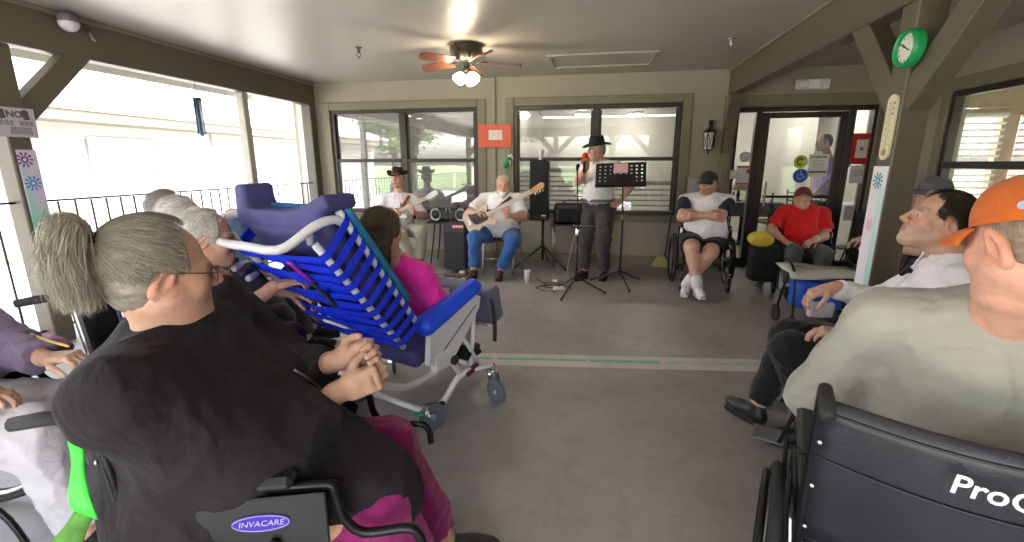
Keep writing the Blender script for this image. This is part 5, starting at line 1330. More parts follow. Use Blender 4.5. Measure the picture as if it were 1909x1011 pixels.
# casters
M_cb = mat('blue_grey_caster', (.28, .50, .70), .45, var=.06)
def wcaster(p, yaw, green=False):
    top = np.asarray(p); d = V3(math.sin(yaw), -math.cos(yaw), 0); ax = V3(math.cos(yaw), math.sin(yaw), 0); r = .078; c = V3(top[0], top[1], r)+d*.03
    f = MB(); f.tube([top, top+V3(0, 0, -.05)], .016, 9)
    for s in (-1, 1): f.bar(V3(top[0], top[1], top[2]-.05)+ax*s*.024, c+ax*s*.024, .006, .034, up=ax)
    f.bar(V3(top[0], top[1], top[2]-.05)-ax*.032, V3(top[0], top[1], top[2]-.05)+ax*.032, .04, .014)
    k = f.build('caster', M_chrome, rec, True, 'auto')
    MB().lathe([(r*.80, -.012), (r, -.010), (r, .010), (r*.80, .012)], c, ax, 28).build('tyre', mat('grey_tyre', (.10, .12, .15), .6), k, True, 'auto')
    MB().lathe([(.0, -.015), (.012, -.015), (.016, -.011), (r*.8, -.011), (r*.8, .011), (.016, .011), (.012, .015), (.0, .015)], c, ax, 28).build('disc', M_cb, k, True, 'auto')
    MB().box(V3(top[0], top[1], top[2]-.045)-d*.045, (.03, .05, .014), R=np.array([ax, d, (0, 0, 1)]), ch=.004).build('brake_pedal', mat('green_pedal', (.01, .28, .16), .4) if green else M_chrome, k, True)
wcaster(rp(.437, -.13, .245), .9); wcaster(rp(.437, RW+.10, .245), .4); wcaster(rp(-.01, -.0, .155), 2.2, True); wcaster(rp(-.01, RW, .155), 2.0, True)
# seat, back, head cushion, arm pads, leg pad
RR = np.array([RL, RF, (0, 0, 1)])
_tl = math.atan2(.18, .36)
def tilt_frame(ds, dz):
    u = unit(RF*ds+V3(0, 0, dz)); return np.array([RL, u, np.cross(RL, u)])
solid('seat_cushion', [rbox(rp(.22, RW/2, .47), (.23, .24, .02), .035, tilt_frame(.44, .12), .01)], .013, M_navy, rec, .003, 30, 2)
A0, A1, B0, B1 = (-.035, .605), (-.47, 1.235), (-.17, .555), (-.59, 1.115)
def bpt(u, l, q): 
    """u up the back, l across, q 0 front rail 1 rear rail"""
    a = (A0[0]+(A1[0]-A0[0])*u, A0[1]+(A1[1]-A0[1])*u); b = (B0[0]+(B1[0]-B0[0])*u, B0[1]+(B1[1]-B0[1])*u); return rp(a[0]+(b[0]-a[0])*q, l, a[1]+(b[1]-a[1])*q)
gs = []
for u in np.linspace(0, 1, 14): gs.append([bpt(u, l, .28+.30*math.sin(PI*l/RW)) for l in np.linspace(.01, RW-.01, 10)])
MB().sheet(gs, .075).build('back_cushion', M_navy, rec, True, True)
for l, q, nm in ((0, 0, 'back_rail'), (0, 1, 'back_rail'), (RW, 0, 'back_rail'), (RW, 1, 'back_rail')):
    MB().tube([bpt(u, l, q) for u in np.linspace(-.03, 1.0, 6)], .0155, 9).build(nm, M_wht, rec, True, True)
gw = np.random.default_rng(3)
def ribbon(path, width, wdir, t=.003):
    return MB().sheet([[np.asarray(p)+np.asarray(wdir)*k for k in (-width/2, 0, width/2)] for p in path], t)
ud = unit(bpt(1, 0, .5)-bpt(0, 0, .5))
for i in range(11):
    u0 = .04+.088*i; u1 = u0+(.055 if i % 2 else -.035)+.015*gw.normal(); p = [bpt(u0+.03, -.004, -.14), bpt(u0+.022, -.022, .05), bpt(u0+.012, -.024, .5), bpt(u0, -.022, 1.0), bpt(u0, .0, 1.16)]
    for k in range(1, 9): v = k/8; p.append(bpt(u0+(u1-u0)*v, RW*v, 1.16+.05*math.sin(PI*v)+.02*gw.normal()*(0 < v < 1)))
    p += [bpt(u1, RW+.022, 1.0), bpt(u1, RW+.022, .1)]
    ribbon(p, .034, ud).build('strap', M_blue, rec, True, False)
for i in range(9):                                         # slack cross straps behind the woven ones
    u0 = .05+.10*i; u1 = u0+(.16 if i % 2 else -.02); ribbon([bpt(u0+(u1-u0)*v, .02+(RW-.04)*v, 1.02+.10*math.sin(PI*v)) for v in np.linspace(0, 1, 9)], .034, ud).build('strap', M_blue, rec, True, False)
ribbon([bpt(.93, .10, 1.26), bpt(.86, .11, 1.34), bpt(.78, .115, 1.33)], .0, ud) if False else None
lw = unit(RL)
MB().sheet([[bpt(u, .17+.008*math.sin(u*9)+k, 1.30+.04*math.sin(u*8)) for k in (-.016, .016)] for u in np.linspace(.72, .92, 6)], .004).build('pull_strap', mat('magenta_webbing', (.42, .01, .45), .5), rec, True, True)
MB().sheet([[bpt(u, .175+.01*math.sin(u*9)+k, 1.31+.03*math.sin(u*8)) for k in (-.015, .015)] for u in np.linspace(.46, .725, 7)], .006).build('pull_strap', mat('dark_webbing', (.03, .028, .02), .7), rec, True, True)
ch = [rbox(rp(-.47, .295, 1.185), (.255, .062, .030), .018, RR, .02), rbox(rp(-.465, .11, 1.232), (.12, .060, .014), .020, np.array([unit(RL*.93-V3(0, 0, .36)), RF, unit(RL*.36+V3(0, 0, .93))]), .04), rbox(rp(-.475, RW-.035, 1.255), (.022, .055, .060), .022, RR, .05)]
solid('head_cushion', ch, .012, M_navy, rec, .003, 30, 5)
hd = smooth_path([rp(-.44, 0, 1.18), rp(-.50, -.005, 1.205), rp(-.58, .01, 1.185), rp(-.67, .06, 1.115), rp(-.70, .13, 1.10), rp(-.69, .27, 1.098), rp(-.665, .48, 1.09), rp(-.66, .60, 1.10), rp(-.63, .64, 1.13), rp(-.57, .63, 1.19), rp(-.53, .61, 1.20), rp(-.50, RW, 1.19)], 5)
MB().tube(hd, .0185, 10).build('push_handle', M_wht, rec, True, True)
MB().tube([rp(-.58, .05, 1.175), rp(-.56, .07, 1.11)], .015, 8).build('handle_stub', M_wht, rec, True, True)
for l, s in ((0, -1), (RW, 1)):
    c = l+s*.005; Rs = np.array([RF, (0, 0, 1), np.cross(RF, (0, 0, 1))])
    out = [(-.06, .66), (-.05, .60), (-.02, .55), (.02, .54), (.36, .735), (.38, .755), (.36, .80), (.31, .825), (.26, .815), (-.02, .70)]
    solid('arm_pad', [cone(rp(-.0, c, .605), rp(.42, c, .715), .056, .048, .02, sq=(RL, 1.15))], .009, mat('royal_blue_pad', (.006, .07, .80), .45, var=.08), rec)
    MB().prism([(.0, .38), (.10, .33), (.21, .35), (.46, .58), (.475, .645), (.43, .665), (.02, .55)], .035, rp(0, c, 0), Rs).build('arm_panel', M_wht, rec, True)
    MB().bar(rp(.12, c-.02, .43), rp(.42, c-.02, .605), .004, .008, up=RL).build('panel_seam', M_grey, rec, True)
solid('leg_cushion', [rbox(rp(.68, RW/2, .53), (.28, .04, .095), .03, np.array([RL, unit(RF*.96+V3(0, 0, .25)), np.cross(RL, unit(RF*.96+V3(0, 0, .25)))]), .01)], .012, mat('slate_navy_pad', (.10, .10, .17), .5, var=.15, col2=(.19, .19, .24), vscale=4), rec, .004, 35, 7)
MB().sheet([[rp(.58+.03*u+.02*math.sin(3*u), -.03+k, .60-.29*u) for k in (-.013, .013)] for u in np.linspace(0, 1, 7)], .006).build('leg_strap', mat('brown_black_webbing', (.03, .02, .022), .6), rec, True, True)
MB().tube([rp(.62, .02, .40), rp(.67, .05, .39), rp(.67, .5, .39)], .014, 8).build('foot_bar', M_wht, rec, True, True)
MB().sheet([[bpt(u, l, -.18-.12*math.sin(PI*u)*math.sin(PI*(l+.03)/(RW+.06))) for l in np.linspace(-.03, RW+.0, 8)] for u in np.linspace(.25, .98, 10)], .02).build('liner', mat('teal_blue_liner', (.01, .08, .35), .7, var=0, col2=(.01, .22, .25), vscale=3), rec, True, True)

# ---- the singer's and players' gear
def tripod(parent, c, r, z, m=M_black, a0=.4, tr=.010):
    for i in range(3):
        a = a0+i*2*PI/3; d = V3(math.cos(a), math.sin(a), 0)
        l = MB().tube([c+V3(0, 0, z), c+d*r*.96+V3(0, 0, .02)], tr, 7).build('leg', m, parent, True, True)
        MB().tube([c+d*r*.93+V3(0, 0, .026), c+d*r+V3(0, 0, .0125)], tr*1.25, 7).build('rubber_foot', M_rubber, l, True, True)
c = V3(-.16, 4.98, 0); ms = thing('microphone_stand', 'black microphone stand with empty clip in front of the singer', 'microphone stand', c)
tripod(ms, c, .34, .20, M_black, -2.0)
MB().tube([c+V3(0, 0, .14), c+V3(0, 0, .78)], .0125, 9).build('lower_pole', M_black, ms, True, True); MB().tube([c+V3(0, 0, .78), c+V3(-.02, 0, 1.36)], .008, 8).build('upper_pole', M_black, ms, True, True)
MB().lathe([(.02, .66), (.022, .68), (.022, .72), (.014, .74)], c, n=12).build('clutch', M_chrome, ms, True, 'auto'); MB().tube([c+V3(-.02, 0, 1.35), c+V3(-.02, -.02, 1.385), c+V3(-.01, -.07, 1.40)], [.012, .018, .02], 9).build('clip', M_black, ms, True, True)
MB().box(c+V3(.06, -.02, .76), (.24, .13, .012), ch=.004).build('tray', M_bmetal, ms, True)
# music stand with a slotted desk
c = V3(.34, 5.48, 0); mu = thing('music_stand', 'black music stand with a slotted desk beside the singer', 'music stand', c)
tripod(mu, c, .36, .17, M_black, -1.3, .009); MB().tube([c+V3(0, 0, .12), c+V3(0, 0, .80)], .013, 9).build('lower_pole', M_black, mu, True, True); MB().tube([c+V3(0, 0, .80), c+V3(-.02, -.03, 1.24)], .009, 8).build('upper_pole', M_black, mu, True, True); MB().lathe([(.018, .78), (.02, .80), (.02, .83), (.013, .84)], c, n=12).build('clutch', M_grey, mu, True, 'auto')
dc = at(1157, 325, 5.45); du = unit(V3(.98, -.1, .03)); dv = unit(V3(0.02, .55, .83)); dn = np.cross(du, dv)
dw, dh = .56, .30; holes = []
for r_ in range(5):
    for k_ in range(9):
        if r_ == 0 and 2 < k_ < 6: continue
        if r_ >= 3 and 1 < k_ < 7: continue
        hx_, hz_ = -dw/2+.05+k_*.058, dh/2-.045-r_*.048; holes.append((hx_-.011, hx_+.011, hz_-.010, hz_+.010))
ds_ = cut_wall((-dw/2, dw/2), (-dh/2, dh/2), holes, 0, .003); V_ = np.concatenate(ds_.v); V_ = dc+V_[:, 0:1]*du+V_[:, 2:3]*(dv+0*du)+V_[:, 0:1]*0+V_[:, 1:2]*dn
k_ = MB(); k_.add(V_, ds_.f); k_.build('desk', M_black, mu, True)
MB().bar(dc-dv*dh/2-du*dw/2-dn*0, dc-dv*dh/2+du*dw/2, .055, .004, up=dv).build('ledge', M_black, mu, True)
MB().bar(dc-dn*-.02-dv*.06, c+V3(-.02, -.03, 1.22), .03, .02).build('desk_bracket', M_black, mu, True)
pp = thing('sheet_music', 'pink edged paper peeping over the top of the music stand', 'paper', dc); MB().box(dc+dv*.075-dn*-.006, (.16, .002, .13), R=np.array([du, dn, dv])).build('page', mat('pink_paper', (.66, .42, .42), .8, var=.08), pp, True)
# loudspeaker on tripod, cup on top
c = V3(-.68, 6.32, 0); ss = thing('speaker_stand', 'black tripod stand under the tall loudspeaker', 'speaker stand', c); tripod(ss, c, .42, .30, M_black, -.6, .012); MB().tube([c+V3(0, 0, .1), c+V3(0, 0, .66)], .018, 10).build('pole', M_black, ss, True, True)
lsz = (.25, .26, .80); lc = c+V3(-.05, .0, 1.065); ls = thing('loudspeaker', 'tall black loudspeaker on its stand between bass player and singer', 'loudspeaker', lc-V3(0, 0, .4))
MB().box(lc, lsz, ch=.015).build('cabinet', mat('black_cabinet', (.013, .013, .014), .55, var=.2, bump=.15, bscale=300), ls, True)
MB().box(lc+V3(0, -.133, .02), (.22, .008, .70), ch=.003).build('grille', mat('black_grille', (.008, .008, .009), .7, bump=.5, bscale=600), ls, True); MB().box(lc+V3(.07, -.138, -.33), (.06, .003, .018)).build('badge', M_white, ls, True)
def cup(label, c, h=.095):
    t = thing('foam_cup', label, 'cup', c); MB().lathe([(.0, .002), (.028, .0), (.040, h), (.043, h+.003), (.041, h+.006), (.037, h), (.027, .012), (.0, .010)], c, n=22).build('cup', mat('foam_white', (.82, .81, .79), .6, var=.02), t, True, True); return t
cup('white foam cup standing on top of the loudspeaker', lc+V3(.02, -.06, .401), .12)
cup('white foam cup standing alone on the floor', at_z(983, 527), .15)
# boom box on a side chair
c = at(840, 412, 6.28); bt = thing('side_table', 'thin legged dark table under the boom box', 'table', (c[0], c[1]+.04, 0)); zt = c[2]
MB().box((c[0], c[1]+.05, zt-.015), (.62, .40, .024), ch=.006).build('table_top', M_black, bt, True)
for dx in (-.27, .27):
    for dy in (-.11, .20): MB().tube(smooth_path([(c[0]+dx*.8, c[1]+dy*.8+.02, zt-.03), (c[0]+dx*.85, c[1]+dy*.9, zt*.6), (c[0]+dx*1.05, c[1]+dy, .02)], 4), .010, 7).build('leg', M_bmetal, bt, True, True)
bb = thing('boom_box', 'silver and black boom box with round speakers on the thin table', 'stereo', (c[0], c[1], zt)); bc = V3(c[0], c[1]+.02, zt+.095)
solid('case', [rbox(bc+V3(0, .02, 0), (.22, .07, .05), .04, None, .01), cone(bc+V3(-.22, 0, 0), bc+V3(-.22, .06, 0), .085, .08, .03), cone(bc+V3(.22, 0, 0), bc+V3(.22, .06, 0), .085, .08, .03)], .01, M_black, bb)
M_sil = mat('silver_plastic', (.62, .62, .63), .3, metal=.4, var=.05)
for dx in (-.20, .17):
    MB().lathe([(.088, -.01), (.092, .0), (.082, .016), (.066, .012), (.064, .006)], bc+V3(dx, -.075, .0), (0, -1, 0), 24, sx=1., sy=.9).build('speaker_ring', M_sil, bb, True, 'auto'); MB().lathe([(.064, .006), (.03, -.004), (.02, .006), (.0, .010)], bc+V3(dx, -.075, 0), (0, -1, 0), 20).build('speaker_cone', mat('cone_grey', (.10, .09, .09), .5), bb, True, True)
MB().lathe([(.0, .01), (.05, .012), (.075, .004), (.08, -.01)], bc+V3(-.015, -.078, 0), (0, -1, 0), 22, sx=1.1, sy=1.2).build('control_panel', M_sil, bb, True, True)
for dz in (.05, -.05): MB().lathe([(.0, .016), (.03, .014), (.034, .0)], bc+V3(-.015, -.085, dz), (0, -1, 0), 16, sx=1.2, sy=.6).build('display', M_black, bb, True, True)
MB().tube(smooth_path([bc+V3(.09, .0, .08), bc+V3(.10, 0, .14), bc+V3(.12, 0, .14), bc+V3(.12, 0, .09)], 4), .008, 6).build('handle', M_black, bb, True, True)
# floor amplifier
c = V3(-1.84, 5.98, 0); am = thing('guitar_amplifier', 'dark grey upright amplifier beside the bass player', 'amplifier', c); MB().box(c+V3(0, .08, .325), (.30, .30, .64), ch=.012).build('cabinet', mat('charcoal_tolex', (.045, .043, .05), .7, var=.15, bump=.3, bscale=300), am, True)
MB().box(c+V3(0, -.073, .28), (.26, .006, .48), ch=.002).build('grille', mat('charcoal_cloth', (.04, .038, .046), .85, bump=.4, bscale=500), am, True)
tg = MB().box(c+V3(.06, -.076, .60), (.16, .004, .045)).build('red_label', mat('salmon_label', (.62, .10, .09), .5), am, True)
for i in range(4): MB().box(c+V3(.005+.035*i, -.0795, .60), (.022, .001, .024)).build('print', M_paper, tg, True)
# black case on a low stand behind the singer
c = V3(-.27, 6.42, 0); cs = thing('equipment_table', 'low folding stand under the black case behind the singer', 'stand', c)
MB().box(c+V3(0, 0, .60), (.60, .36, .02), ch=.004).build('table_top', M_black, cs, True)
for dx, dy in ((-.27, -.15), (.27, -.15), (-.27, .15), (.27, .15)): MB().tube([c+V3(dx, dy, .59), c+V3(dx*.9, dy, .0)], .011, 7).build('leg', M_steel, cs, True, True)
ec = thing('amplifier_case', 'squat black amplifier case behind the singer', 'amplifier', c+V3(0, 0, .61)); solid('case', [rbox(c+V3(.0, 0, .755), (.22, .11, .10), .04, None, .01)], .013, M_black, ec)
MB().tube(smooth_path([c+V3(-.15, -.02, .885), c+V3(-.1, -.02, .925), c+V3(.1, -.02, .925), c+V3(.15, -.02, .885)], 4), .010, 7).build('handle', M_rubber, ec, True, True); MB().box(c+V3(-.16, -.152, .72), (.012, .004, .05)).build('jewel', M_white, ec, True); MB().box(c+V3(0, -.151, .74), (.38, .006, .17), ch=.002).build('grille', MATS['black_grille'], ec, True)
# cables, pedal and adaptor on the floor
gc = np.random.default_rng(11)
def cable(label, pts, r=.0045, m=M_rubber):
    t = thing('cable', label, 'cable', pts[len(pts)//2]); MB().tube(smooth_path(pts, 6), r, 6).build('cord', m, t, True, True)
pc = at_z(1040, 538)
cable('black cable coiled beside the foot of the microphone stand', [pc+V3(.16*math.cos(a)*(1-.03*i)-.02*i*.3, .10*math.sin(a)+.01*i, .006+.003*(i % 3)) for i, a in enumerate(np.linspace(0, 12, 22))])
cable('pale cable running down beside the microphone stand', [c_ for c_ in (V3(-.17, 5.0, .74), V3(-.24, 5.02, .4), V3(-.30, 5.03, .06), V3(-.36, 4.98, .008), V3(-.5, 5.02, .006))], .004, mat('grey_cord', (.3, .29, .28), .5))
cable('dark cable trailing from the amplifier across the floor', [at_z(870, 505)+V3(0, 0, .006), at_z(850, 515)+V3(0, 0, .006), at_z(815, 512)+V3(0, 0, .006), at_z(800, 520)+V3(0, 0, .006), at_z(830, 523)+V3(0, 0, .006), at_z(860, 518)+V3(0, 0, .006)])
cable('thin black cable on the floor behind the foam cup', [at_z(1000, 520)+V3(0, 0, .005), at_z(1015, 531)+V3(0, 0, .005), at_z(1000, 538)+V3(0, 0, .005), at_z(1030, 545)+V3(0, 0, .005), at_z(1052, 536)+V3(0, 0, .005)])
t = thing('power_adaptor', 'small white power strip among the floor cables', 'adaptor', at_z(1042, 541)); MB().box(at_z(1042, 541)+V3(0, 0, .022), (.13, .06, .04), rz=.4, ch=.008).build('block', M_white, t, True); MB().box(at_z(1042, 541)+V3(0, 0, .043), (.03, .02, .004), rz=.4).build('switch', mat('red_switch', (.5, .03, .02), .4), t, True)
t = thing('power_adaptor', 'small pale adaptor behind the coiled cable', 'adaptor', at_z(1035, 527)); MB().box(at_z(1035, 527)+V3(0, 0, .02), (.07, .05, .036), rz=-.3, ch=.008).build('block', M_white, t, True); MB().tube([at_z(1035, 527)+V3(.03, 0, .02), at_z(1035, 527)+V3(.1, .02, .01)], .004, 5).build('lead', M_rubber, t, True)
t = thing('effects_pedal', 'flat brown and silver pedal board by the bass player\'s shoe', 'pedal board', at_z(850, 512)); MB().box(at_z(850, 514)+V3(0, 0, .025), (.30, .16, .04), rz=.1, ch=.008).build('board', mat('brown_board', (.16, .10, .06), .6), t, True)
for i in range(3): MB().box(at_z(850, 514)+V3(-.09+.09*i, 0, .055), (.07, .11, .025), rz=.1, ch=.005).build('pedal', [M_steel, M_black, M_sil][i], t, True)
# broom by the door side
c = at_z(1226, 492); bm_ = thing('broom', 'broom with yellow bristles leaning by the wall next to the wheelchair', 'broom', c)
hb = at_z(1238, 497)+V3(0, 0, .10); ht = at(1262, 330, 6.62); MB().tube([hb, ht], .011, 8).build('handle', M_bronze, bm_, True, True)
MB().prism([(-.05, .07), (.05, .07), (.13, -.085), (-.14, -.085)], .05, hb+V3(-.05, -.02, -.02), np.array([unit((1, -.2, 0)), (0, 0, 1), unit((-.2, -1, 0))])).build('bristles', mat('yellow_bristle', (.50, .44, .14), .8, var=.25, vscale=60, stretch=(8, 8, 1), bump=.4), bm_, True)
# chairs for the two players
def metal_chair(label, loc, fwd):
    fwd = unit(V3(*fwd, 0)); rz = math.atan2(-fwd[0], fwd[1]); t = thing('metal_chair', label, 'chair', loc, rz, 'metal chairs on the porch')
    for s in (-1, 1):
        MB().tube(smooth_path([(s*.21, .20, .0), (s*.20, .17, .40), (s*.195, .12, .45)], 4), .011, 7).build('leg', M_steel, t, False, True); MB().tube(smooth_path([(s*.21, -.24, .0), (s*.20, -.17, .44), (s*.20, -.21, .70), (s*.19, -.26, .86)], 4), .011, 7).build('leg', M_steel, t, False, True)
    MB().sheet([[(x, y, .46-.012*math.cos(x*7)) for x in np.linspace(-.21, .21, 7)] for y in np.linspace(-.2, .21, 6)], .02).build('seat', mat('taupe_seat', (.10, .085, .07), .5), t, False, True)
    MB().sheet([[(x, -.225-.03*(z-.65)-.03*math.cos(x*6), z) for x in np.linspace(-.2, .2, 7)] for z in np.linspace(.62, .86, 5)], .015).build('back_rest', MATS['taupe_seat'], t, False, True)
    MB().tube([(-.2, .17, .2), (.2, .17, .2)], .008, 6).build('stretcher', M_steel, t, False, True)
metal_chair('metal chair under the bearded bass player', (-1.18, 5.93, 0), (-.1, -1)); metal_chair('metal chair under the guitarist in the cowboy hat', (-2.70, 6.22, 0), (.35, -1))

def guitar(label, c, nd, nrm, L, body_m, guard_m, neck_m, head_m, sc=1.):
    """c body centre, nd neck direction, nrm out of the front"""
    nd = unit(nd); nrm = unit(np.asarray(nrm)-nd*(np.asarray(nrm)@nd)); sd = np.cross(nd, nrm); R = np.array([nd, sd, nrm]); c = np.asarray(c, float)
    t = thing('electric_guitar', label, 'guitar', c)
    o = smooth_path([V3(x*sc, y*sc, 0) for x, y in ((-.20, .0), (-.19, .10), (-.10, .155), (.0, .115), (.08, .12), (.17, .16), (.21, .13), (.16, .08), (.135, .03), (.135, -.03), (.16, -.075), (.18, -.11), (.12, -.135), (.04, -.105), (-.03, -.115), (-.12, -.165), (-.195, -.11))], 4, True)
    MB().prism([(p[0], p[1]) for p in o], .038, c, R).build('body', body_m, t, True)
    og = smooth_path([V3(x*sc, y*sc, 0) for x, y in ((-.10, -.02), (-.06, .06), (.06, .07), (.12, .06), (.125, -.02), (.06, -.08), (-.04, -.085), (-.11, -.11))], 3, True); MB().prism([(p[0], p[1]) for p in og], .004, c+nrm*.0205, R).build('pick_guard', guard_m, t, True)
    for x in (-.06, .0, .06): MB().box(c+nd*x*sc+nrm*.026, (.025, .075, .010), R=R, ch=.003).build('pickup', M_black, t, True)
    MB().box(c-nd*.13*sc+nrm*.025, (.035, .075, .012), R=R, ch=.003).build('bridge', M_chrome, t, True)
    MB().bar(c+nd*.12*sc+nrm*.014, c+nd*L+nrm*.014, .05, .022, up=nrm, ch=.004).build('neck', neck_m, t, True)
    h0 = c+nd*(L-.005)+nrm*.006; MB().prism([(0, -.024), (.03, -.034), (.16, -.05), (.19, -.02), (.17, .02), (.05, .034), (0, .024)], .016, h0, R).build('headstock', head_m, t, True)
    for i in range(4): MB().tube([h0+nd*(.04+.033*i)+sd*.03, h0+nd*(.04+.033*i)+sd*.058], .007, 6).build('tuner', M_chrome, t, True)
    s_ = MB()
    for k in (-.015, -.005, .005, .015): s_.tube([c-nd*.13*sc+sd*k*1.6+nrm*.034, h0+nd*.03+sd*k+nrm*.022], .0009, 4)
    s_.build('strings', M_steel, t, True)
    return t
# ------------------------------------------------------------------ people
ZU = V3(0, 0, 1)
def cloth(name, col, rough=.85, **k): k.setdefault('fold', .35); k.setdefault('fscale', 12); return mat(name, col, rough, var=k.pop('var', .08), vscale=k.pop('vscale', 5), bump=k.pop('bump', .25), bscale=k.pop('bscale', 420), sheen=k.pop('sheen', .15), spec=.25, **k)
M_wsh = cloth('white_shirt_cotton', (.78, .76, .79)); M_khaki = cloth('khaki_twill', (.42, .38, .31)); M_denim = cloth('blue_denim', (.035, .11, .33), var=.3, vscale=9)
M_dk = cloth('charcoal_trousers', (.055, .05, .052)); M_blk = cloth('black_cloth', (.012, .012, .013)); M_brn = mat('brown_leather', (.07, .035, .02), .45, var=.2)

# 1 woman with the ponytail, nearest on the left
HW = at(300, 508, .87)
M_card = cloth('dark_cardigan_knit', (.015, .012, .016), bump=.2, bscale=260, sheen=.02, fold=.5, fscale=7); M_mag = cloth('magenta_trousers', (.22, .010, .105), .7, fold=.5, fscale=8)
PWm = V3(-.99, .95, .56)
wrR, wrL = at(632, 732, 1.04), at(628, 672, 1.12)
def _card_extra(o):
    return [ellip(o.N-o.F*.05-o.T*.09, (.21, .11, .14), np.array([o.Rt, o.F, o.T]), .06), ellip(o.P+o.F*.20+o.T*.08, (.22, .16, .13), np.array([o.Rt, o.F, o.T]), .08), ellip(o.P+o.F*.33+o.Rt*.06+o.T*.03, (.16, .17, .115), np.array([o.Rt, o.F, o.T]), .08), ellip(at(690, 915, 1.02), (.12, .12, .115), None, .08), ellip(at(722, 930, 1.02), (.10, .10, .10), None, .08), ellip(at(610, 930, .96), (.12, .11, .12), None, .08), ellip(at(500, 935, .93), (.10, .08, .10), None, .08)]+[cone(o.sh[1], o.el[1], .088, .088, .10), cone(o.el[1], o.el[1]+(o.wr[1]-o.el[1])*.7, .085, .062, .08), cone(o.sh[-1], o.el[-1], .075, .07, .10), ellip(o.P+o.T*.2-o.F*.04, (.22, .17, .22), np.array([o.Rt, o.F, o.T]), .10)]+[cone(o.N+o.T*.022+.085*(o.Rt*math.cos(a)-o.F*math.sin(a)), o.N+o.T*.022+.085*(o.Rt*math.cos(a+.5)-o.F*math.sin(a+.5)), .03, .03, .03) for a in np.arange(-.9, 3.7, .5)]
p1 = person('seated woman with grey ponytail and dark cardigan clasping her hands', PWm, (.94, .34), tl=.46, lean=-.03, side=.10, sw=.215, w=1.45, belly=.07, bust=.03, head=HW, look=(.53, .84, -.12), hs=.97, thick=1.42, roll=.0, neckr=.06,
            arms={1: dict(w=wrR, d=(.80, .46, .22), n=(-.5, .84, .0), t=(-.1, .1, 1), curl=1.0, pole=V3(-.2, -.8, -1), s=1.06, l1=.28, l2=.25, tc=.15), -1: dict(w=wrL, d=(.84, .20, .26), n=(.45, -.85, .0), t=(.25, 0, 1), curl=.9, pole=V3(-.2, .6, -1), s=1.06, l1=.28, l2=.25, tc=.30)},
            legs={1: dict(a=(-.44, 1.06, .14), pole=V3(.9, .3, .7)), -1: dict(a=(-.48, 1.28, .14), pole=V3(.9, .3, .7))}, skin=(.48, .275, .195), hopt=dict(brow=(.25, .22, .19), fat=.008), res=.011, hres=.0042,
            shirt=dict(m=M_card, sleeve=1.86, hem=-.22, out=.035, amp=.012, freq=20, extra=_card_extra), trousers=dict(m=M_mag, loose=.010, amp=.010, freq=22), shoes=dict(m=M_black), seed=5, loose=.020, sleeve=1.1)
def surf(o, px, py, lift=.003):
    """point of a finished garment seen through a pixel"""
    bpy.context.view_layer.update(); off = Vector(world_loc(o.parent)); d = AX_R*(px-PW/2)+AX_U*(PH/2-py)+AX_F*FPX; d = Vector(d).normalized()
    ok, p, n, _ = o.ray_cast(Vector((0, 0, CAMH))-off, d)
    return np.array(p+off)-np.array(d)*lift if ok else None
def surface_ribbon(o, pts, width, name, m, parent, lift=.004):
    P_ = [surf(o, x, y, lift) for x, y in pts]; P_ = [p for p in P_ if p is not None]
    if len(P_) < 2: return
    P_ = smooth_path(P_, 4); T_ = np.gradient(np.array(P_), axis=0); vw = AX_F
    MB().sheet([[p-unit(np.cross(t, vw))*width/2, p, p+unit(np.cross(t, vw))*width/2] for p, t in zip(P_, T_)], .003).build(name, m, parent, True, True, fixn=False)
surface_ribbon(p1.shirt, [(548, 690), (565, 700), (582, 712), (600, 728)], .006, 'zip', M_steel, p1.root)
hair_shell(p1, (.26, .23, .185), off=.010, front=.030, low=-.075, res=.005, amp=.0025)
TIE = hw(p1, .012, -.125, .088)
_ti = np.array([.012, -.118, .082])
scalp_strands(p1, 6500, (.32, .29, .24), lambda p, u: _ti-p, lambda p: np.linalg.norm(_ti-p)*1.0, rad=.0005, off=.013, seed=2, accept=lambda p, u: (p[1] < .058-.0*p[2]) and (p[2] > -.052+(.06 if p[1] > -.01 else 0)+(.10 if p[1] > .03 else 0)), var=.45, pts=9, lift=.004)
g = np.random.default_rng(8); S, Cc = [], []
bk, dn, rt_ = -p1.HR[1], -ZU, p1.HR[0]
for i in range(8000):
    a = g.random()*2*PI; r = math.sqrt(g.random()); o0 = (rt_*math.cos(a)+ZU*math.sin(a))*.014*r; sp = (.037*r+.011*g.random())*(.5+.7*g.random()); wv = g.normal(size=3)*.008; wf_ = 4+5*g.random(); ln = .125+.07*g.random()
    ddir = rt_*math.cos(a)*1.0+bk*math.sin(a)*.9; path = []
    for k in range(10):
        t = k/9; arch = bk*(.050*math.sin(min(1, t*1.9)*PI/2)-.012*t)+ZU*(.034*math.sin(min(1, t*2.6)*PI)*(1-t)-ln*max(0, t-.16)**1.15)
        path.append(TIE+o0*(1-t)+arch+ddir*sp*math.sin(min(1, t*1.5)*PI/2)*(1-.45*max(0, t-.6))+rt_*.006*math.sin(7*t+i)+wv*math.sin(wf_*t))
    S.append(path); Cc.append(np.array((.40, .365, .30))*(1+.5*(g.random()*2-1)))
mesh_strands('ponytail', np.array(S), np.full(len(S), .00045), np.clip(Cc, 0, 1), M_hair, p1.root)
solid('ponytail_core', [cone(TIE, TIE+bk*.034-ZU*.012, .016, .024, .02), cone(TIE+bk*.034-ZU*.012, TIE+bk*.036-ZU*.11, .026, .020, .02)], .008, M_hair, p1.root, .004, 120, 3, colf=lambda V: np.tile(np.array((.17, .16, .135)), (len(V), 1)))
MB().tube([TIE+.020*(rt_*math.cos(t)+ZU*math.sin(t)) for t in np.linspace(0, 2*PI, 15)[:-1]], .006, 7, closed=True).build('hair_tie', M_black, p1.root, True, True)
spectacles(p1, M_bmetal, M_lens, .023)

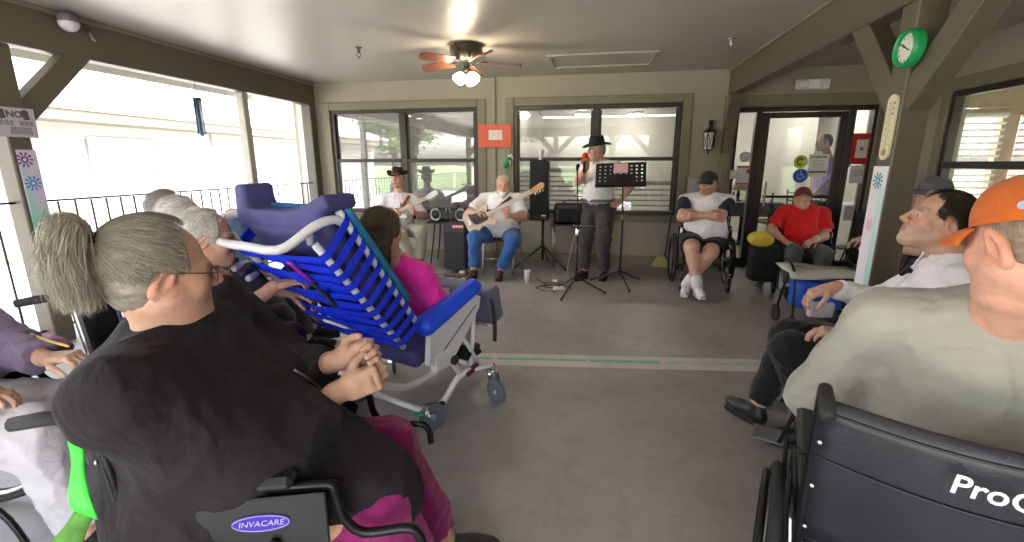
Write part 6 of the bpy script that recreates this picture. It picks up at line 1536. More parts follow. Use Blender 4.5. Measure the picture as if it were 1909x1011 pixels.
# 2 man in the orange cap
M_jac = cloth('grey_green_jacket', (.335, .33, .285), .75, bump=.1, fold=.55, fscale=6)
C2 = at(1922, 455, 1.10)
p2 = person('man in orange cap and pale grey jacket, seen from behind', (.98, 1.25, .58), (.40, .92), tl=.47, lean=.02, sw=.215, w=1.28, belly=.04, head=C2, look=(-.16, .95, -.20), hs=1.0, thick=1.08, neckr=.066,
            arms={-1: dict(w=(.83, 1.60, .74), pole=V3(-.9, -.5, -1), curl=.6, l1=.29, l2=.26), 1: dict(w=(1.28, 1.42, .80), pole=V3(.9, -.3, -.5), curl=.6)},
            legs={1: dict(a=(1.36, 1.78, .14), pole=V3(.5, .8, .7)), -1: dict(a=(1.12, 1.84, .14), pole=V3(.5, .8, .7))}, skin=(.60, .33, .235), hopt=dict(brow=(.4, .33, .25), fat=.006), res=.011, hres=.0042,
            shirt=dict(m=M_jac, sleeve=1.95, hem=-.10, out=.02, amp=.011, freq=22, extra=lambda o: [cone(o.N+o.T*.015-o.F*.01, o.sh[g], .078, .07, .06) for g in (-1, 1)]), trousers=dict(m=M_blk), shoes=dict(m=M_black), seed=15, loose=.022, sleeve=1.5)
cap(p2, cloth('orange_cap_twill', (.53, .115, .012), .8, bump=.3), tilt=-.06, z=.062)
c_, fx_, f2_, u2_, s_, k_ = p2.capf
MB().prism([(.010*math.cos(a), .008*math.sin(a)) for a in np.linspace(0, 2*PI, 17)[:-1]], .004, c_-fx_*.083*s_-f2_*.05*s_+u2_*.028*s_, np.array([f2_, u2_, -fx_])).build('cap_badge', mat('pale_blue_badge', (.35, .45, .62), .5), k_, True)
scalp_strands(p2, 900, (.30, .24, .18), lambda p, u: (0, -.15, -1), .03, rad=.0008, off=.005, seed=4, accept=lambda p, u: p[1] < .0 and -.055 < p[2] < .05, var=.4, pts=5)
hair_shell(p2, (.30, .22, .16), off=.0035, front=-.012, low=-.045, res=.006, amp=.001)
solid('collar', [cone(p2.N+p2.T*.0+p2.Rt*.05*math.cos(a)*1.3-p2.F*.05*math.sin(a), p2.N+p2.T*.012+p2.Rt*.05*math.cos(b)*1.3-p2.F*.05*math.sin(b), .028, .028, .02) for a, b in zip(np.linspace(-.6, 3.6, 8), np.linspace(0, 4.2, 8))], .009, M_jac, p2.root, .003, 50, 2)

# 3 man in white shirt and black trousers, reclining and looking up
C3 = at(1748, 414, 2.2)
WC3 = wheelchair('black wheelchair under the man in the white shirt', (1.44, 2.22, 0), (-.93, .36), width=.46, detail=False, back_z=.88, handles=True)
p3 = person('man with receding dark hair in white shirt and black trousers', (1.44, 2.20, .56), (-.93, .36), tl=.46, lean=-.16, sw=.20, w=1.08, belly=.03, head=C3, look=(-.92, .10, .30), hs=1.03, thick=1.08,
            arms={1: dict(w=at(1556, 537, 2.40), pole=V3(.2, .3, -1), d=(-.88, .1, -.42), n=(-.1, .1, -1), t=(0, -1, 0), curl=.55, s=1.05), -1: dict(w=(1.08, 2.02, .72), pole=V3(.3, -.4, -1), n=(0, 0, -1), t=(0, 1, 0))},
            legs={1: dict(a=(.93, 2.50, .10), pole=V3(-.9, .3, .9), toe=(-.5, .85, 0)), -1: dict(a=(1.12, 2.28, .10), pole=V3(-.9, .3, .9), toe=(-.9, .3, 0))}, skin=(.56, .325, .235), hopt=dict(brow=(.05, .04, .03), stubble=((.42, .34, .28), .35)), res=.010, hres=.0045, leglen=1.10,
            shirt=dict(m=M_wsh, sleeve=1.97, hem=-.07, out=.012, amp=.007, freq=36, collar=True), trousers=dict(m=M_blk, loose=.016), shoes=dict(m=M_black), seed=25, loose=.014, sleeve=1.6)
hair_shell(p3, (.03, .022, .015), off=.006, front=.038, low=-.05, res=.006, amp=.002)
scalp_strands(p3, 4000, (.03, .022, .014), lambda p, u: (0, -1, -.25), 1.*.06, rad=.0005, off=.012, seed=14, accept=lambda p, u: p[1] < .05+.008*math.sin(90*p[2]) and p[2] > -.035 and (p[2] > .02 or p[1] < -.02), var=.5, pts=7)
scalp_strands(p3, 160, (.05, .035, .02), lambda p, u: (-.5, -1, .1), .09, rad=.0008, off=.006, seed=15, accept=lambda p, u: p[1] < .05 and p[2] > .07, var=.4, pts=7, name='combed_over_strands')
solid('goatee', [ellip(hw(p3, 0, .084, -.098), (.022, .017, .024), p3.HR, .01)], .005, M_hair, p3.root, .002, 200, 3, colf=lambda V: np.tile(np.array((.42, .38, .34)), (len(V), 1)))
ebp = at(1691, 507, 2.235)
solid('shirt_emblem', [cone(ebp+V3(-.02, 0, -.012), ebp+V3(.0, 0, .012), .010, .012, .01), cone(ebp+V3(0, 0, .012), ebp+V3(.035, 0, -.01), .012, .007, .01)], .006, M_blk, p3.root)

# 4 man in the baseball shirt
WC4 = wheelchair('black wheelchair under the man in the white and navy shirt', (1.28, 5.60, 0), (-.06, -1), width=.50, detail=False, feet=False)
M_nav = cloth('navy_sleeve', (.012, .013, .03))
p4 = person('bearded man in white shirt with navy sleeves, shorts and white trainers', (1.27, 5.58, .585), (-.06, -1), tl=.46, lean=-.02, sw=.235, w=1.38, belly=.075, head=at(1320, 342, 5.57), look=(-.62, -.78, -.05), hs=1.02, thick=1.30, neckr=.062,
            arms={1: dict(w=at(1318, 402, 5.27), pole=V3(-.9, .1, -.3), d=(.9, -.3, .05), n=(0, .9, -.2), t=(0, 0, 1), curl=.7, l2=.26), -1: dict(w=at(1302, 401, 5.30), pole=V3(.9, .1, -.3), d=(-.9, -.3, .05), n=(0, .9, -.2), t=(0, 0, 1), curl=.6, l2=.26)},
            legs={1: dict(a=(1.13, 5.02, .13), pole=V3(-.35, -1, .6), toe=(.1, -1, 0)), -1: dict(a=(1.03, 5.08, .13), pole=V3(.2, -1, .6), toe=(-.3, -1, 0))}, skin=(.60, .33, .245), hopt=dict(brow=(.08, .05, .03), fat=.008, stubble=((.25, .15, .10), .45)), res=.012, hres=.0055,
            shirt=dict(m=M_wsh, sleeve=.72, hem=-.05, out=.02, sleeve_mat=M_nav, amp=.005), trousers=dict(m=M_blk, len=.80, loose=.02), shoes=dict(m=mat('white_trainer', (.72, .71, .72), .5), sole=M_white, sock=cloth('white_sock', (.7, .68, .68))), seed=35, loose=.014)
cap(p4, cloth('olive_black_cap', (.035, .033, .022)), tilt=-.03); hair_shell(p4, (.035, .025, .018), off=.008, front=-.01, low=-.06, res=.007)
solid('beard', [ellip(hw(p4, 0, .080, -.090), (.034, .028, .034), p4.HR, .02), cone(hw(p4, -.028, .090, -.058), hw(p4, .028, .090, -.058), .009, .009, .01)], .006, M_hair, p4.root, .002, 200, 3, colf=lambda V: np.tile(np.array((.16, .09, .055)), (len(V), 1)))

# 5 man in red
WC5 = wheelchair('wheelchair with blue seat under the man in red', (2.30, 5.62, 0), (-.14, -1), width=.50, detail=False, seat_m=mat('indigo_vinyl', (.03, .015, .16), .5))
p5 = person('man in red T-shirt and maroon cap with hands on his lap', (2.30, 5.60, .52), (-.14, -1), tl=.40, lean=-.02, sw=.19, w=1.08, belly=.04, head=at(1496, 371, 5.58), look=(-.12, -1, .12), hs=.94, thick=1.1,
            arms={1: dict(w=at(1462, 449, 5.36), pole=V3(-.9, .3, -.5), d=(.3, -1, -.25), n=(.2, 0, -1), t=(1, 0, 0), curl=.4, l1=.25, l2=.23), -1: dict(w=at(1518, 447, 5.33), pole=V3(.9, .3, -.5), d=(-.75, -.6, -.2), n=(-.1, 0, -1), t=(-.4, -.8, 0), curl=.35, l1=.25, l2=.23)},
            legs={1: dict(a=(2.08, 5.16, .12), pole=V3(-.2, -1, .8)), -1: dict(a=(2.32, 5.14, .12), pole=V3(.1, -1, .8))}, skin=(.55, .32, .235), hopt=dict(brow=(.35, .3, .25)), res=.012, hres=.0055, leglen=.92,
            shirt=dict(m=cloth('red_jersey', (.62, .012, .010)), sleeve=.78, hem=-.08, out=.018, amp=.005), trousers=dict(m=cloth('slate_trousers', (.075, .072, .068))), shoes=dict(m=M_black), seed=45, loose=.016, sleeve=1.5)
cap(p5, cloth('maroon_cap', (.17, .03, .025)), tilt=.20)
MB().tube([p5.wr[-1]+.032*(V3(.5, .85, 0)*0+V3(0, 0, 1)*math.sin(t)+unit(np.cross(p5.wr[-1]-p5.el[-1], ZU))*math.cos(t))-unit(p5.wr[-1]-p5.el[-1])*.03 for t in np.linspace(0, 2*PI, 15)[:-1]], .006, 6, closed=True).build('wrist_band', M_white, p5.root, True, True)

# 6 singer
p6 = person('singer in black cowboy hat and white shirt holding a red microphone', (.07, 5.80, .93), (-.50, -.87), tl=.49, lean=.0, sw=.205, w=1.12, belly=.06, head=at(1112, 281, 5.75), look=(-.86, -.50, -.10), hs=1.0, thick=1.08,
            arms={1: dict(w=at(1093, 312, 5.56), pole=V3(-.5, -.2, -1), d=(-.15, -.2, 1), n=(.2, -.95, .2), t=(-.9, -.2, .3), curl=1.15, l1=.28, l2=.24), -1: dict(w=at(1158, 373, 5.72), pole=V3(.9, .25, .0), d=(-.55, -.75, -.35), n=(-.7, .6, -.1), t=(0, .3, 1), curl=.35, l1=.28, l2=.25)},
            legs={1: dict(a=(-.08, 5.72, .09), toe=(-.55, -.83, 0), pole=V3(-.3, -1, 0)), -1: dict(a=(.17, 5.76, .09), toe=(-.2, -1, 0), pole=V3(-.2, -1, 0))}, skin=(.55, .31, .23), hopt=dict(brow=(.3, .26, .22)), res=.011, hres=.0055, leglen=1.0,
            shirt=dict(m=M_wsh, sleeve=.74, hem=.02, amp=.005, collar=True), trousers=dict(m=M_dk, loose=.022, waist=.075, amp=.007), shoes=dict(m=mat('dark_red_shoe', (.05, .018, .016), .4)), seed=55, loose=.012, sleeve=1.6)
cowboy_hat(p6, mat('black_felt', (.010, .010, .010), .75, var=.2, bump=.2, bscale=300), mat('hat_band_black', (.02, .02, .02), .4), tilt=-.02, curl=.035, brim=.068)
hair_shell(p6, (.35, .33, .30), off=.006, front=-.02, low=-.05, res=.007)
MB().sheet([[p6.P+p6.T*(.055+k)+p6.F*(.19*math.cos(a)+.03)+p6.Rt*.215*math.sin(a) for k in (-.018, .018)] for a in np.linspace(-PI, PI, 30)], .004).build('belt', mat('grey_belt', (.12, .11, .10), .5), p6.root, True, True)
mc = p6.wr[1]+V3(-.02, -.045, .085); md = unit(V3(.05, -.12, 1)); mi = thing('microphone', 'red topped microphone in the singer\'s hand', 'microphone', mc)
MB().lathe([(.0, -.15), (.012, -.15), (.017, -.02), (.020, 0)], mc, md, 14).build('barrel', M_black, mi, True, True)
MB().ell(mc+md*.035, (.036, .036, .046), rot_frame(md), 18, 12).build('wind_screen', mat('red_foam', (.75, .03, .012), .8, bump=.5, bscale=300), mi, True, True)

# 7 guitarist in cowboy hat
p7 = person('guitarist in brown banded cowboy hat, white shirt and khaki trousers', (-2.72, 6.20, .53), (.28, -1), tl=.45, lean=.0, sw=.20, w=1.05, belly=.035, head=at(741, 334, 6.20), look=(-.05, -1, .03), hs=.98,
            arms={1: dict(w=(-2.72, 5.93, .80), pole=V3(-.9, .1, -.5), d=(.8, -.2, -.4), n=(0, 1, -.1), t=(0, 0, 1), curl=.6), -1: dict(w=at(770, 396, 5.96), pole=V3(.7, .2, -1), d=(-.1, -.3, .9), n=(0, 1, .2), t=(-1, 0, 0), curl=.9)},
            legs={1: dict(a=(-2.46, 5.96, .10), pole=V3(.25, -1, .8), toe=(.2, -1, 0)), -1: dict(a=(-2.36, 6.0, .10), pole=V3(.7, -.7, .8), toe=(.5, -.8, 0))}, skin=(.58, .33, .25), hopt=dict(brow=(.2, .15, .12), open=True), res=.012, hres=.0055,
            shirt=dict(m=M_wsh, sleeve=.95, hem=-.03, amp=.005, collar=True), trousers=dict(m=M_khaki, loose=.024), shoes=dict(m=mat('tan_shoe', (.25, .14, .07), .5)), seed=65, loose=.014, sleeve=1.6)
cowboy_hat(p7, mat('dark_felt', (.022, .016, .012), .75, var=.2), mat('tan_band', (.28, .14, .08), .6), tilt=-.05, curl=.07, brim=.07); hair_shell(p7, (.10, .07, .05), off=.006, front=-.02, low=-.05, res=.007)
guitar('white electric guitar held by the man in the cowboy hat', at(735, 398, 5.96), V3(.80, .02, .36), V3(.05, -1, .15), .52, mat('white_lacquer', (.74, .70, .70), .25, var=.03), M_white, mat('maple_neck', (.66, .55, .45), .4), mat('pale_headstock', (.72, .68, .66), .4), .8)
def strap(o, a, b, m, mid=None, wd=.045):
    path = smooth_path([np.asarray(a), *[np.asarray(q) for q in (mid or [])], np.asarray(b)], 6); k = MB()
    T_ = np.gradient(np.array(path), axis=0); g_ = []
    for p, t_ in zip(path, T_): s_ = unit(np.cross(t_, o.F)); g_.append([p-s_*wd/2, p+s_*wd/2])
    k.sheet(g_, .004).build('guitar_strap', m, o.root, True, True, fixn=False)
M_strap = mat('rust_strap', (.35, .06, .025), .6)
strap(p7, p7.sh[-1]+p7.T*.062+p7.F*.02-p7.Rt*-.05, at(722, 390, 5.985), M_strap, [p7.sh[-1]+p7.T*.02+p7.F*.115+p7.Rt*.07, p7.N-p7.T*.20+p7.F*.155+p7.Rt*.0])
MB().tube([hw(p7, .085, .01, -.02), hw(p7, .07, .07, -.065), hw(p7, .02, .125, -.07)], .003, 5).build('head_microphone', M_black, p7.root, True); MB().ell(hw(p7, .018, .128, -.07), (.010,)*3, n=8, m=6).build('head_microphone_foam', M_black, p7.root, True)

# 8 bearded bass player
p8 = person('white bearded bass player in white shirt and blue jeans', (-1.19, 5.93, .555), (-.04, -1), tl=.46, lean=.02, sw=.225, w=1.28, belly=.075, head=at(938, 345, 5.88), look=(.22, -1, -.03), hs=1.0, thick=1.18, neckr=.06,
            arms={1: dict(w=at(893, 398, 5.58), pole=V3(-.9, .2, -.4), d=(.75, -.15, -.5), n=(.1, 1, -.1), t=(0, 0, 1), curl=.55), -1: dict(w=at(947, 402, 5.56), pole=V3(.9, .3, -.8), d=(-.05, -.2, 1), n=(-.1, 1, .2), t=(-1, 0, .2), curl=1.0)},
            legs={1: dict(a=(-1.46, 5.50, .10), pole=V3(-.35, -1, .6), toe=(-.15, -1, 0)), -1: dict(a=(-1.13, 5.54, .10), pole=V3(.55, -1, .6), toe=(.05, -1, 0))}, skin=(.58, .31, .225), hopt=dict(brow=(.6, .58, .55), fat=.004), res=.012, hres=.0055,
            shirt=dict(m=M_wsh, sleeve=.80, hem=-.06, out=.02, amp=.005, collar=True), trousers=dict(m=M_denim, loose=.02), shoes=dict(m=M_brn), seed=75, loose=.014, sleeve=1.7)
hair_shell(p8, (.62, .59, .54), off=.010, front=.045, low=-.05, res=.006, amp=.002); scalp_strands(p8, 500, (.68, .65, .6), lambda p, u: (.2, -1, -.2), .06, rad=.0011, off=.013, seed=24, accept=lambda p, u: p[1] < .05 and p[2] > .0, var=.2, pts=6)
solid('beard', [cone(hw(p8, -.060, .03, -.06), hw(p8, -.01, .082, -.11), .022, .030, .02), cone(hw(p8, .060, .03, -.06), hw(p8, .01, .082, -.11), .022, .030, .02), ellip(hw(p8, 0, .082, -.118), (.036, .026, .036), p8.HR, .02), cone(hw(p8, -.030, .096, -.050), hw(p8, .030, .096, -.050), .011, .011, .01)], .0055, M_hair, p8.root, .002, 220, 3, colf=lambda V: np.tile(np.array((.70, .67, .63)), (len(V), 1))*(1+.12*folds(V, 4, 300))[:, None])
guitar('pale wood electric bass held by the bearded player', at(893, 408, 5.57), V3(.80, -.02, .41), V3(.05, -1, .2), .74, mat('natural_ash', (.60, .47, .33), .35, var=.2, vscale=14, stretch=(1, 6, 6)), mat('tort_guard', (.05, .03, .025), .3), mat('pale_fretboard', (.62, .55, .50), .4), mat('maple_head', (.50, .25, .09), .4), .95)
strap(p8, p8.sh[-1]+p8.T*.06+p8.F*.03+p8.Rt*.06, at(900, 392, 5.60), mat('dark_strap', (.05, .015, .02), .6), [p8.sh[-1]+p8.F*.14+p8.Rt*.11, p8.N-p8.T*.17+p8.F*.20+p8.Rt*.05], .04)
lg = at(955, 371, 5.74); MB().prism([(-.02, .0), (0, .022), (.02, .0), (.0, -.02)], .003, lg, R_BACK).build('shirt_logo', mat('slate_ink', (.15, .17, .22), .7), p8.root, True)

# 9 woman in the blue recliner
p9 = person('brown haired woman in bright pink top lying in the blue recliner', rp(.31, .30, .55), tuple(RF[:2]), tl=.36, lean=-.60, sw=.16, w=.95, head=rp(.03, .29, 1.07), look=unit(RF+V3(0, 0, -.05)), hs=.98,
            arms={1: dict(w=rp(.36, .17, .64), pole=-RL*.6+V3(0, 0, -1), curl=.4, l1=.24, l2=.20), -1: dict(w=rp(.36, .44, .64), pole=RL*.6+V3(0, 0, -1), curl=.4, l1=.24, l2=.20)},
            legs={1: dict(a=rp(.58, .22, .22), pole=RF+V3(0, 0, .4)), -1: dict(a=rp(.58, .40, .22), pole=RF+V3(0, 0, .4))}, skin=(.5, .3, .22), res=.012, hres=.006, leglen=.72,
            shirt=dict(m=cloth('hot_pink_jersey', (.85, .03, .42), .7, fold=.5), sleeve=.9, hem=-.06, out=.01, amp=.008), trousers=dict(m=cloth('pale_grey_trousers', (.35, .34, .35))), shoes=dict(m=M_blk), seed=85, loose=.016, sleeve=1.5)
hair_shell(p9, (.085, .06, .035), off=.012, front=.04, low=-.09, res=.007)
scalp_strands(p9, 2000, (.12, .085, .05), lambda p, u: (0, -.4 if p[2] > .03 else -.05, -1), .24, rad=.001, off=.014, seed=34, accept=lambda p, u: p[1] < .04, var=.5, pts=9, lift=.01)
solid('hair_length', [cone(hw(p9, .0, -.07, .0), hw(p9, .0, -.06, -.19), .066, .05, .03), cone(hw(p9, .06, -.03, .0), hw(p9, .055, -.03, -.19), .035, .02, .03), cone(hw(p9, -.06, -.03, .0), hw(p9, -.055, -.03, -.19), .035, .02, .03)], .008, M_hair, p9.root, .005, 140, 4, colf=lambda V: np.array((.09, .065, .04))*(1+.4*folds(V, 6, 240))[:, None])

# 10 woman in teal flowered top
WC6 = wheelchair('wheelchair with pale tubes under the woman in the teal top', (-1.86, 1.66, 0), (.78, .62), frame_m=M_steel, detail=False)
p10 = person('elderly woman with short grey hair, glasses and teal flowered top', (-1.82, 1.68, .55), (.78, .62), tl=.44, lean=.02, sw=.185, w=1.1, head=at(388, 445, 1.74), look=(.78, .60, -.12), hs=1.0, belly=.03,
             arms={1: dict(w=at(512, 535, 1.80), pole=V3(-.1, -.6, -1), d=(.6, .6, .1), n=(0, 0, -1), curl=.6, l1=.26, l2=.23), -1: dict(w=(-1.45, 2.0, .78), pole=V3(-.5, .6, -1), curl=.6, l1=.26, l2=.23)},
             legs={1: dict(a=(-1.30, 1.86, .14), pole=V3(.8, .6, .8)), -1: dict(a=(-1.42, 2.02, .14), pole=V3(.8, .6, .8))}, skin=(.55, .31, .225), hopt=dict(brow=(.4, .38, .35)), res=.012, hres=.005,
             shirt=dict(m=mat('teal_flower_print', (.55, .60, .62), .8, var=0, col2=(.08, .34, .40), vscale=22), sleeve=.62, hem=-.08, out=.015, amp=.005), trousers=dict(m=cloth('plum_trousers', (.08, .02, .05))), shoes=dict(m=M_blk), seed=95, loose=.014, sleeve=1.5)
hair_shell(p10, (.55, .54, .50), off=.012, front=.04, low=-.06, res=.006); scalp_strands(p10, 900, (.62, .61, .57), lambda p, u: (0, -.6, -1), .06, rad=.001, off=.014, seed=44, accept=lambda p, u: p[1] < .045 and p[2] > -.03, var=.3, pts=6)
spectacles(p10, mat('clear_frame', (.6, .6, .62), .3), M_lens, .026)
bag = thing('tote_bag', 'striped dark and pale handbag on the lap of the woman in teal', 'bag', at(458, 520, 1.86))
solid('bag_body', [rbox(at(468, 520, 1.90), (.04, .06, .03), .025, rot_frame((.6, .6, .5)), .02)], .010, mat('dark_bag', (.02, .018, .022), .6), bag, .004, 50, 3)
for i in range(4): solid('fold', [cone(at(425+13*i, 492+9*i, 1.80), at(440+13*i, 484+9*i, 1.86), .017, .014, .01)], .007, mat('violet_stripe%d' % (i % 2), [(.06, .03, .10), (.5, .46, .56)][i % 2], .7), bag)
solid('cream_pouch', [ellip(at(458, 498, 1.88), (.035, .03, .035), None, .01)], .008, cloth('cream_canvas', (.60, .52, .42)), bag, .003, 60)

# 11-13 people behind her along the railing
for i, (px, py, Y, lb, hc, sc) in enumerate(((316, 394, 2.45, 'person with brown grey hair in the back row, nearest the railing', (.30, .25, .24), (.45, .42, .48)), (343, 412, 2.10, 'white haired person in the back row beside the woman in teal', (.62, .59, .58), (.36, .33, .4)))):
    C_ = at(px, py, Y); Pp = V3(C_[0]-.04, C_[1]-.02, .55)
    wheelchair('wheelchair of the %s' % ('brown haired person by the railing' if i == 0 else 'white haired person in the back row'), (Pp[0], Pp[1], 0), (.7, .7), detail=False, frame_m=M_steel)
    q = person(lb, Pp, (.7, .7), tl=C_[2]-.55-.14, head=C_, look=(.62, .75, -.05), sw=.18, arms={1: dict(w=Pp+V3(.38, .12, .16)), -1: dict(w=Pp+V3(.16, .36, .16))}, legs={1: dict(a=(Pp[0]+.48, Pp[1]+.30, .13)), -1: dict(a=(Pp[0]+.32, Pp[1]+.46, .13))}, res=.014, hres=.007,
               shirt=dict(m=cloth('back_row_shirt%d' % i, sc), sleeve=1.9, hem=-.08, out=.015), trousers=dict(m=M_dk), shoes=dict(m=M_blk), seed=100+i)
    hair_shell(q, hc, off=.013, front=.045, low=-.06, res=.007); scalp_strands(q, 500, hc, lambda p, u: (0, -.7, -.8), .06, rad=.001, off=.015, seed=50+i, accept=lambda p, u: p[1] < .045 and p[2] > -.02, var=.35, pts=6)
M_tie = mat('blue_tie_dye', (.06, .16, .50), .8, var=0, col2=(.30, .50, .72), vscale=7)
p13 = person('person in blue tie-dye shirt leaning forward behind the recliner', (-2.62, 2.82, .55), (.8, .5), tl=.50, lean=.22, head=at(482, 398, 2.98), look=(.8, .5, -.3), sw=.21, w=1.15, thick=1.15, arms={1: dict(w=(-2.18, 2.82, .66)), -1: dict(w=(-2.3, 3.2, .66))}, legs={1: dict(a=(-2.1, 2.95, .12)), -1: dict(a=(-2.2, 3.2, .12))}, res=.013, hres=.007, shirt=dict(m=M_tie, sleeve=.9, hem=-.08, out=.015, amp=.007), trousers=dict(m=M_dk), shoes=dict(m=M_blk), seed=120)
hair_shell(p13, (.4, .38, .36), off=.01, front=.04, low=-.06, res=.007)
metal_seat = wheelchair('wheelchair of the person in the blue tie-dye shirt', (-2.68, 2.78, 0), (.8, .5), detail=False, frame_m=M_steel)

# 14 person in mauve sweatshirt at the left edge
WC7 = wheelchair('wheelchair of the person in the mauve sweatshirt at the picture edge', (-2.28, 1.06, 0), (.95, .30), detail=False, seat_m=M_navy, arm_z=.74)
p14 = person('person in mauve sweatshirt and pale trousers holding a yellow cord', (-2.27, 1.06, .56), (.95, .30), tl=.45, lean=-.10, sw=.20, w=1.15, look=(.9, .4, 0), thick=1.15, arms={-1: dict(w=at(88, 668, 1.24), pole=V3(-.3, .4, -1), d=(.9, .2, .1), n=(0, 0, -1), curl=.9), 1: dict(w=(-1.96, .98, .70), pole=V3(-.2, -.6, -1), curl=.6)},
             legs={1: dict(a=(-1.74, 1.10, .13), pole=V3(1, .3, .8)), -1: dict(a=(-1.78, 1.30, .13), pole=V3(1, .3, .8))}, res=.012, hres=.006, shirt=dict(m=cloth('mauve_fleece', (.20, .155, .255)), sleeve=1.90, hem=-.08, out=.02, amp=.010), trousers=dict(m=cloth('pale_grey_sweatpants', (.44, .42, .46)), loose=.024, amp=.010), shoes=dict(m=M_blk), seed=130, loose=.02, sleeve=1.6)
hair_shell(p14, (.5, .48, .46), off=.01, front=.04, low=-.06, res=.008)
cd = thing('yellow_cord', 'yellow cord running to the hand of the person in mauve', 'cord', at(80, 640, 1.24)); MB().tube(smooth_path([at(-60, 560, 1.45), at(20, 606, 1.36), at(80, 632, 1.27), at(128, 646, 1.22)], 5), .005, 7).build('cord', mat('yellow_cord', (.55, .40, .08), .6), cd, True, True)
pk = thing('folded_blanket', 'pink folded blanket beside the person in mauve', 'blanket', at(60, 640, 1.5)); solid('cloth', [rbox(at(60, 650, 1.52), (.07, .10, .012), .022, rot_frame((.2, .1, 1)), .02)], .009, cloth('pink_fleece', (.48, .20, .36)), pk, .012, 40, 6)

# 15 man indoors in violet shirt
p15 = person('man in violet shirt standing indoors behind the glass door', (3.57, 8.0, .95), (-.75, -.66), tl=.50, sw=.21, w=1.15, head=at(1536, 266, 7.98), look=(-1, -.15, -.05), arms={1: dict(w=(3.42, 7.95, .92), pole=V3(.5, -.3, -.5), curl=.4), -1: dict(w=(3.3, 7.7, 1.0), pole=V3(.4, -.5, -.5), curl=.4)}, legs={1: dict(a=(3.52, 8.1, .09)), -1: dict(a=(3.6, 7.9, .09))}, skin=(.35, .20, .14), hopt=dict(brow=(.02, .02, .02)), res=.013, hres=.007, leglen=1.02,
             shirt=dict(m=cloth('violet_shirt', (.27, .18, .66)), sleeve=1.9, hem=.0, amp=.004, collar=True), trousers=dict(m=cloth('navy_trousers', (.02, .02, .04))), shoes=dict(m=M_black), seed=140)
hair_shell(p15, (.015, .013, .012), off=.014, front=.045, low=-.055, res=.007)

# 16 person in grey cap behind the man in white
WC9 = wheelchair('wheelchair of the person in the grey cap by the side wall', (2.78, 4.22, 0), (-.8, .5), detail=False)
p16 = person('person in grey cap sitting by the side wall behind the post', (2.76, 4.22, .58), (-.8, .5), tl=.47, head=at(1738, 362, 4.2), look=(-.9, .3, 0), sw=.2, arms={1: dict(w=(2.4, 4.6, .75)), -1: dict(w=(2.35, 4.2, .75))}, legs={1: dict(a=(2.25, 4.7, .12)), -1: dict(a=(2.2, 4.45, .12))}, res=.013, hres=.007, shirt=dict(m=cloth('brown_shirt', (.10, .07, .06)), sleeve=.8, hem=-.06, out=.015), trousers=dict(m=M_dk), shoes=dict(m=M_black), seed=150)
cap(p16, cloth('grey_cap', (.13, .12, .14)), tilt=0.)

# ------------------------------------------------------------------ the walker, the bag and the small things around the man in red
c = at_z(1512, 612); wk = thing('rollator_walker', 'black tube walker with newspaper covered seat in front of the man in red', 'walker', c)
wf = MB(); wx, wy = .24, .19
for s in (-1, 1):
    wf.tube(smooth_path([c+V3(s*wx, -wy, .10), c+V3(s*wx, -wy*.6, .5), c+V3(s*wx, wy*.3, .60), c+V3(s*wx, wy*.8, .58)], 5), .011, 8); wf.tube([c+V3(s*wx, wy*.9, .10), c+V3(s*wx, 0, .52)], .011, 8)
wf.tube([c+V3(-wx, 0, .50), c+V3(wx, 0, .50)], .011, 8); wf.tube([c+V3(-wx, -wy*.5, .48), c+V3(wx, -wy*.5, .48)], .011, 8)
wf.build('frame', M_bmetal, wk, True, True)
for s in (-1, 1):
    for dy in (-wy, wy*.9):
        w_ = MB().lathe([(.0, -.014), (.03, -.014), (.075, -.012), (.08, 0), (.075, .012), (.03, .014), (.0, .014)], c+V3(s*wx, dy, .081), (1, 0, 0), 20).build('wheel', M_rubber, wk, True, True)
npg = [[c+V3(x, -.16+.34*v, .535+.012*math.sin(9*x+3*v)-(.05 if v == 0 else 0)) for v in (0, .12, .4, .7, 1)] for x in np.linspace(-.29, .29, 9)]
nw = thing('newspaper', 'open newspaper spread over the seat of the walker', 'newspaper', c+V3(0, 0, .53)); MB().sheet(npg, .006).build('pages', mat('newsprint', (.46, .46, .40), .8, var=0, col2=(.58, .58, .50), vscale=6), nw, True, True)
for x, y, ww, hh, cl in ((-.16, .02, .10, .05, (.2, .2, .18)), (.0, .06, .12, .035, (.24, .22, .2)), (.02, -.05, .05, .05, (.5, .45, .08)), (.16, .03, .10, .05, (.3, .32, .34)), (-.12, -.06, .14, .02, (.3, .4, .45))): MB().box(c+V3(x, y, .552), (ww, hh, .001)).build('printed_picture', mat('news_ink_%d' % int(x*100+50), cl, .8), nw, True)
bgg = thing('blue_bag', 'bright blue and white bag hanging under the walker seat', 'bag', c+V3(0, -.05, .2)); solid('bag_body', [rbox(c+V3(-.03, -.05, .33), (.14, .06, .08), .05, None, .02)], .012, mat('blue_nylon', (.01, .10, .62), .4, var=.2), bgg, .012, 45, 3)
solid('white_panel', [rbox(c+V3(-.02, -.15, .22), (.08, .02, .05), .02, None, .02)], .010, cloth('white_nylon', (.66, .62, .70)), bgg, .006, 60, 5)
bl = at(1418, 446, 5.28); t = thing('striped_ball', 'yellow green and orange striped toy on the arm of the red man\'s chair', 'toy', bl)
solid('cushion', [ellip(bl, (.135, .08, .085), rot_frame((.1, 0, 1)), .01)], .010, mat('neon_stripes', (.50, .62, .03), .6, var=0, col2=(.62, .22, .06), vscale=7, stretch=(.6, 1, 2.2)), t)
bkb = thing('black_bag', 'black bag hanging on the side of the red man\'s wheelchair', 'bag', at(1420, 480, 5.35)); solid('bag_body', [rbox(at(1424, 490, 5.36), (.11, .07, .17), .04, None, .02)], .013, M_blk, bkb, .008, 40, 4)
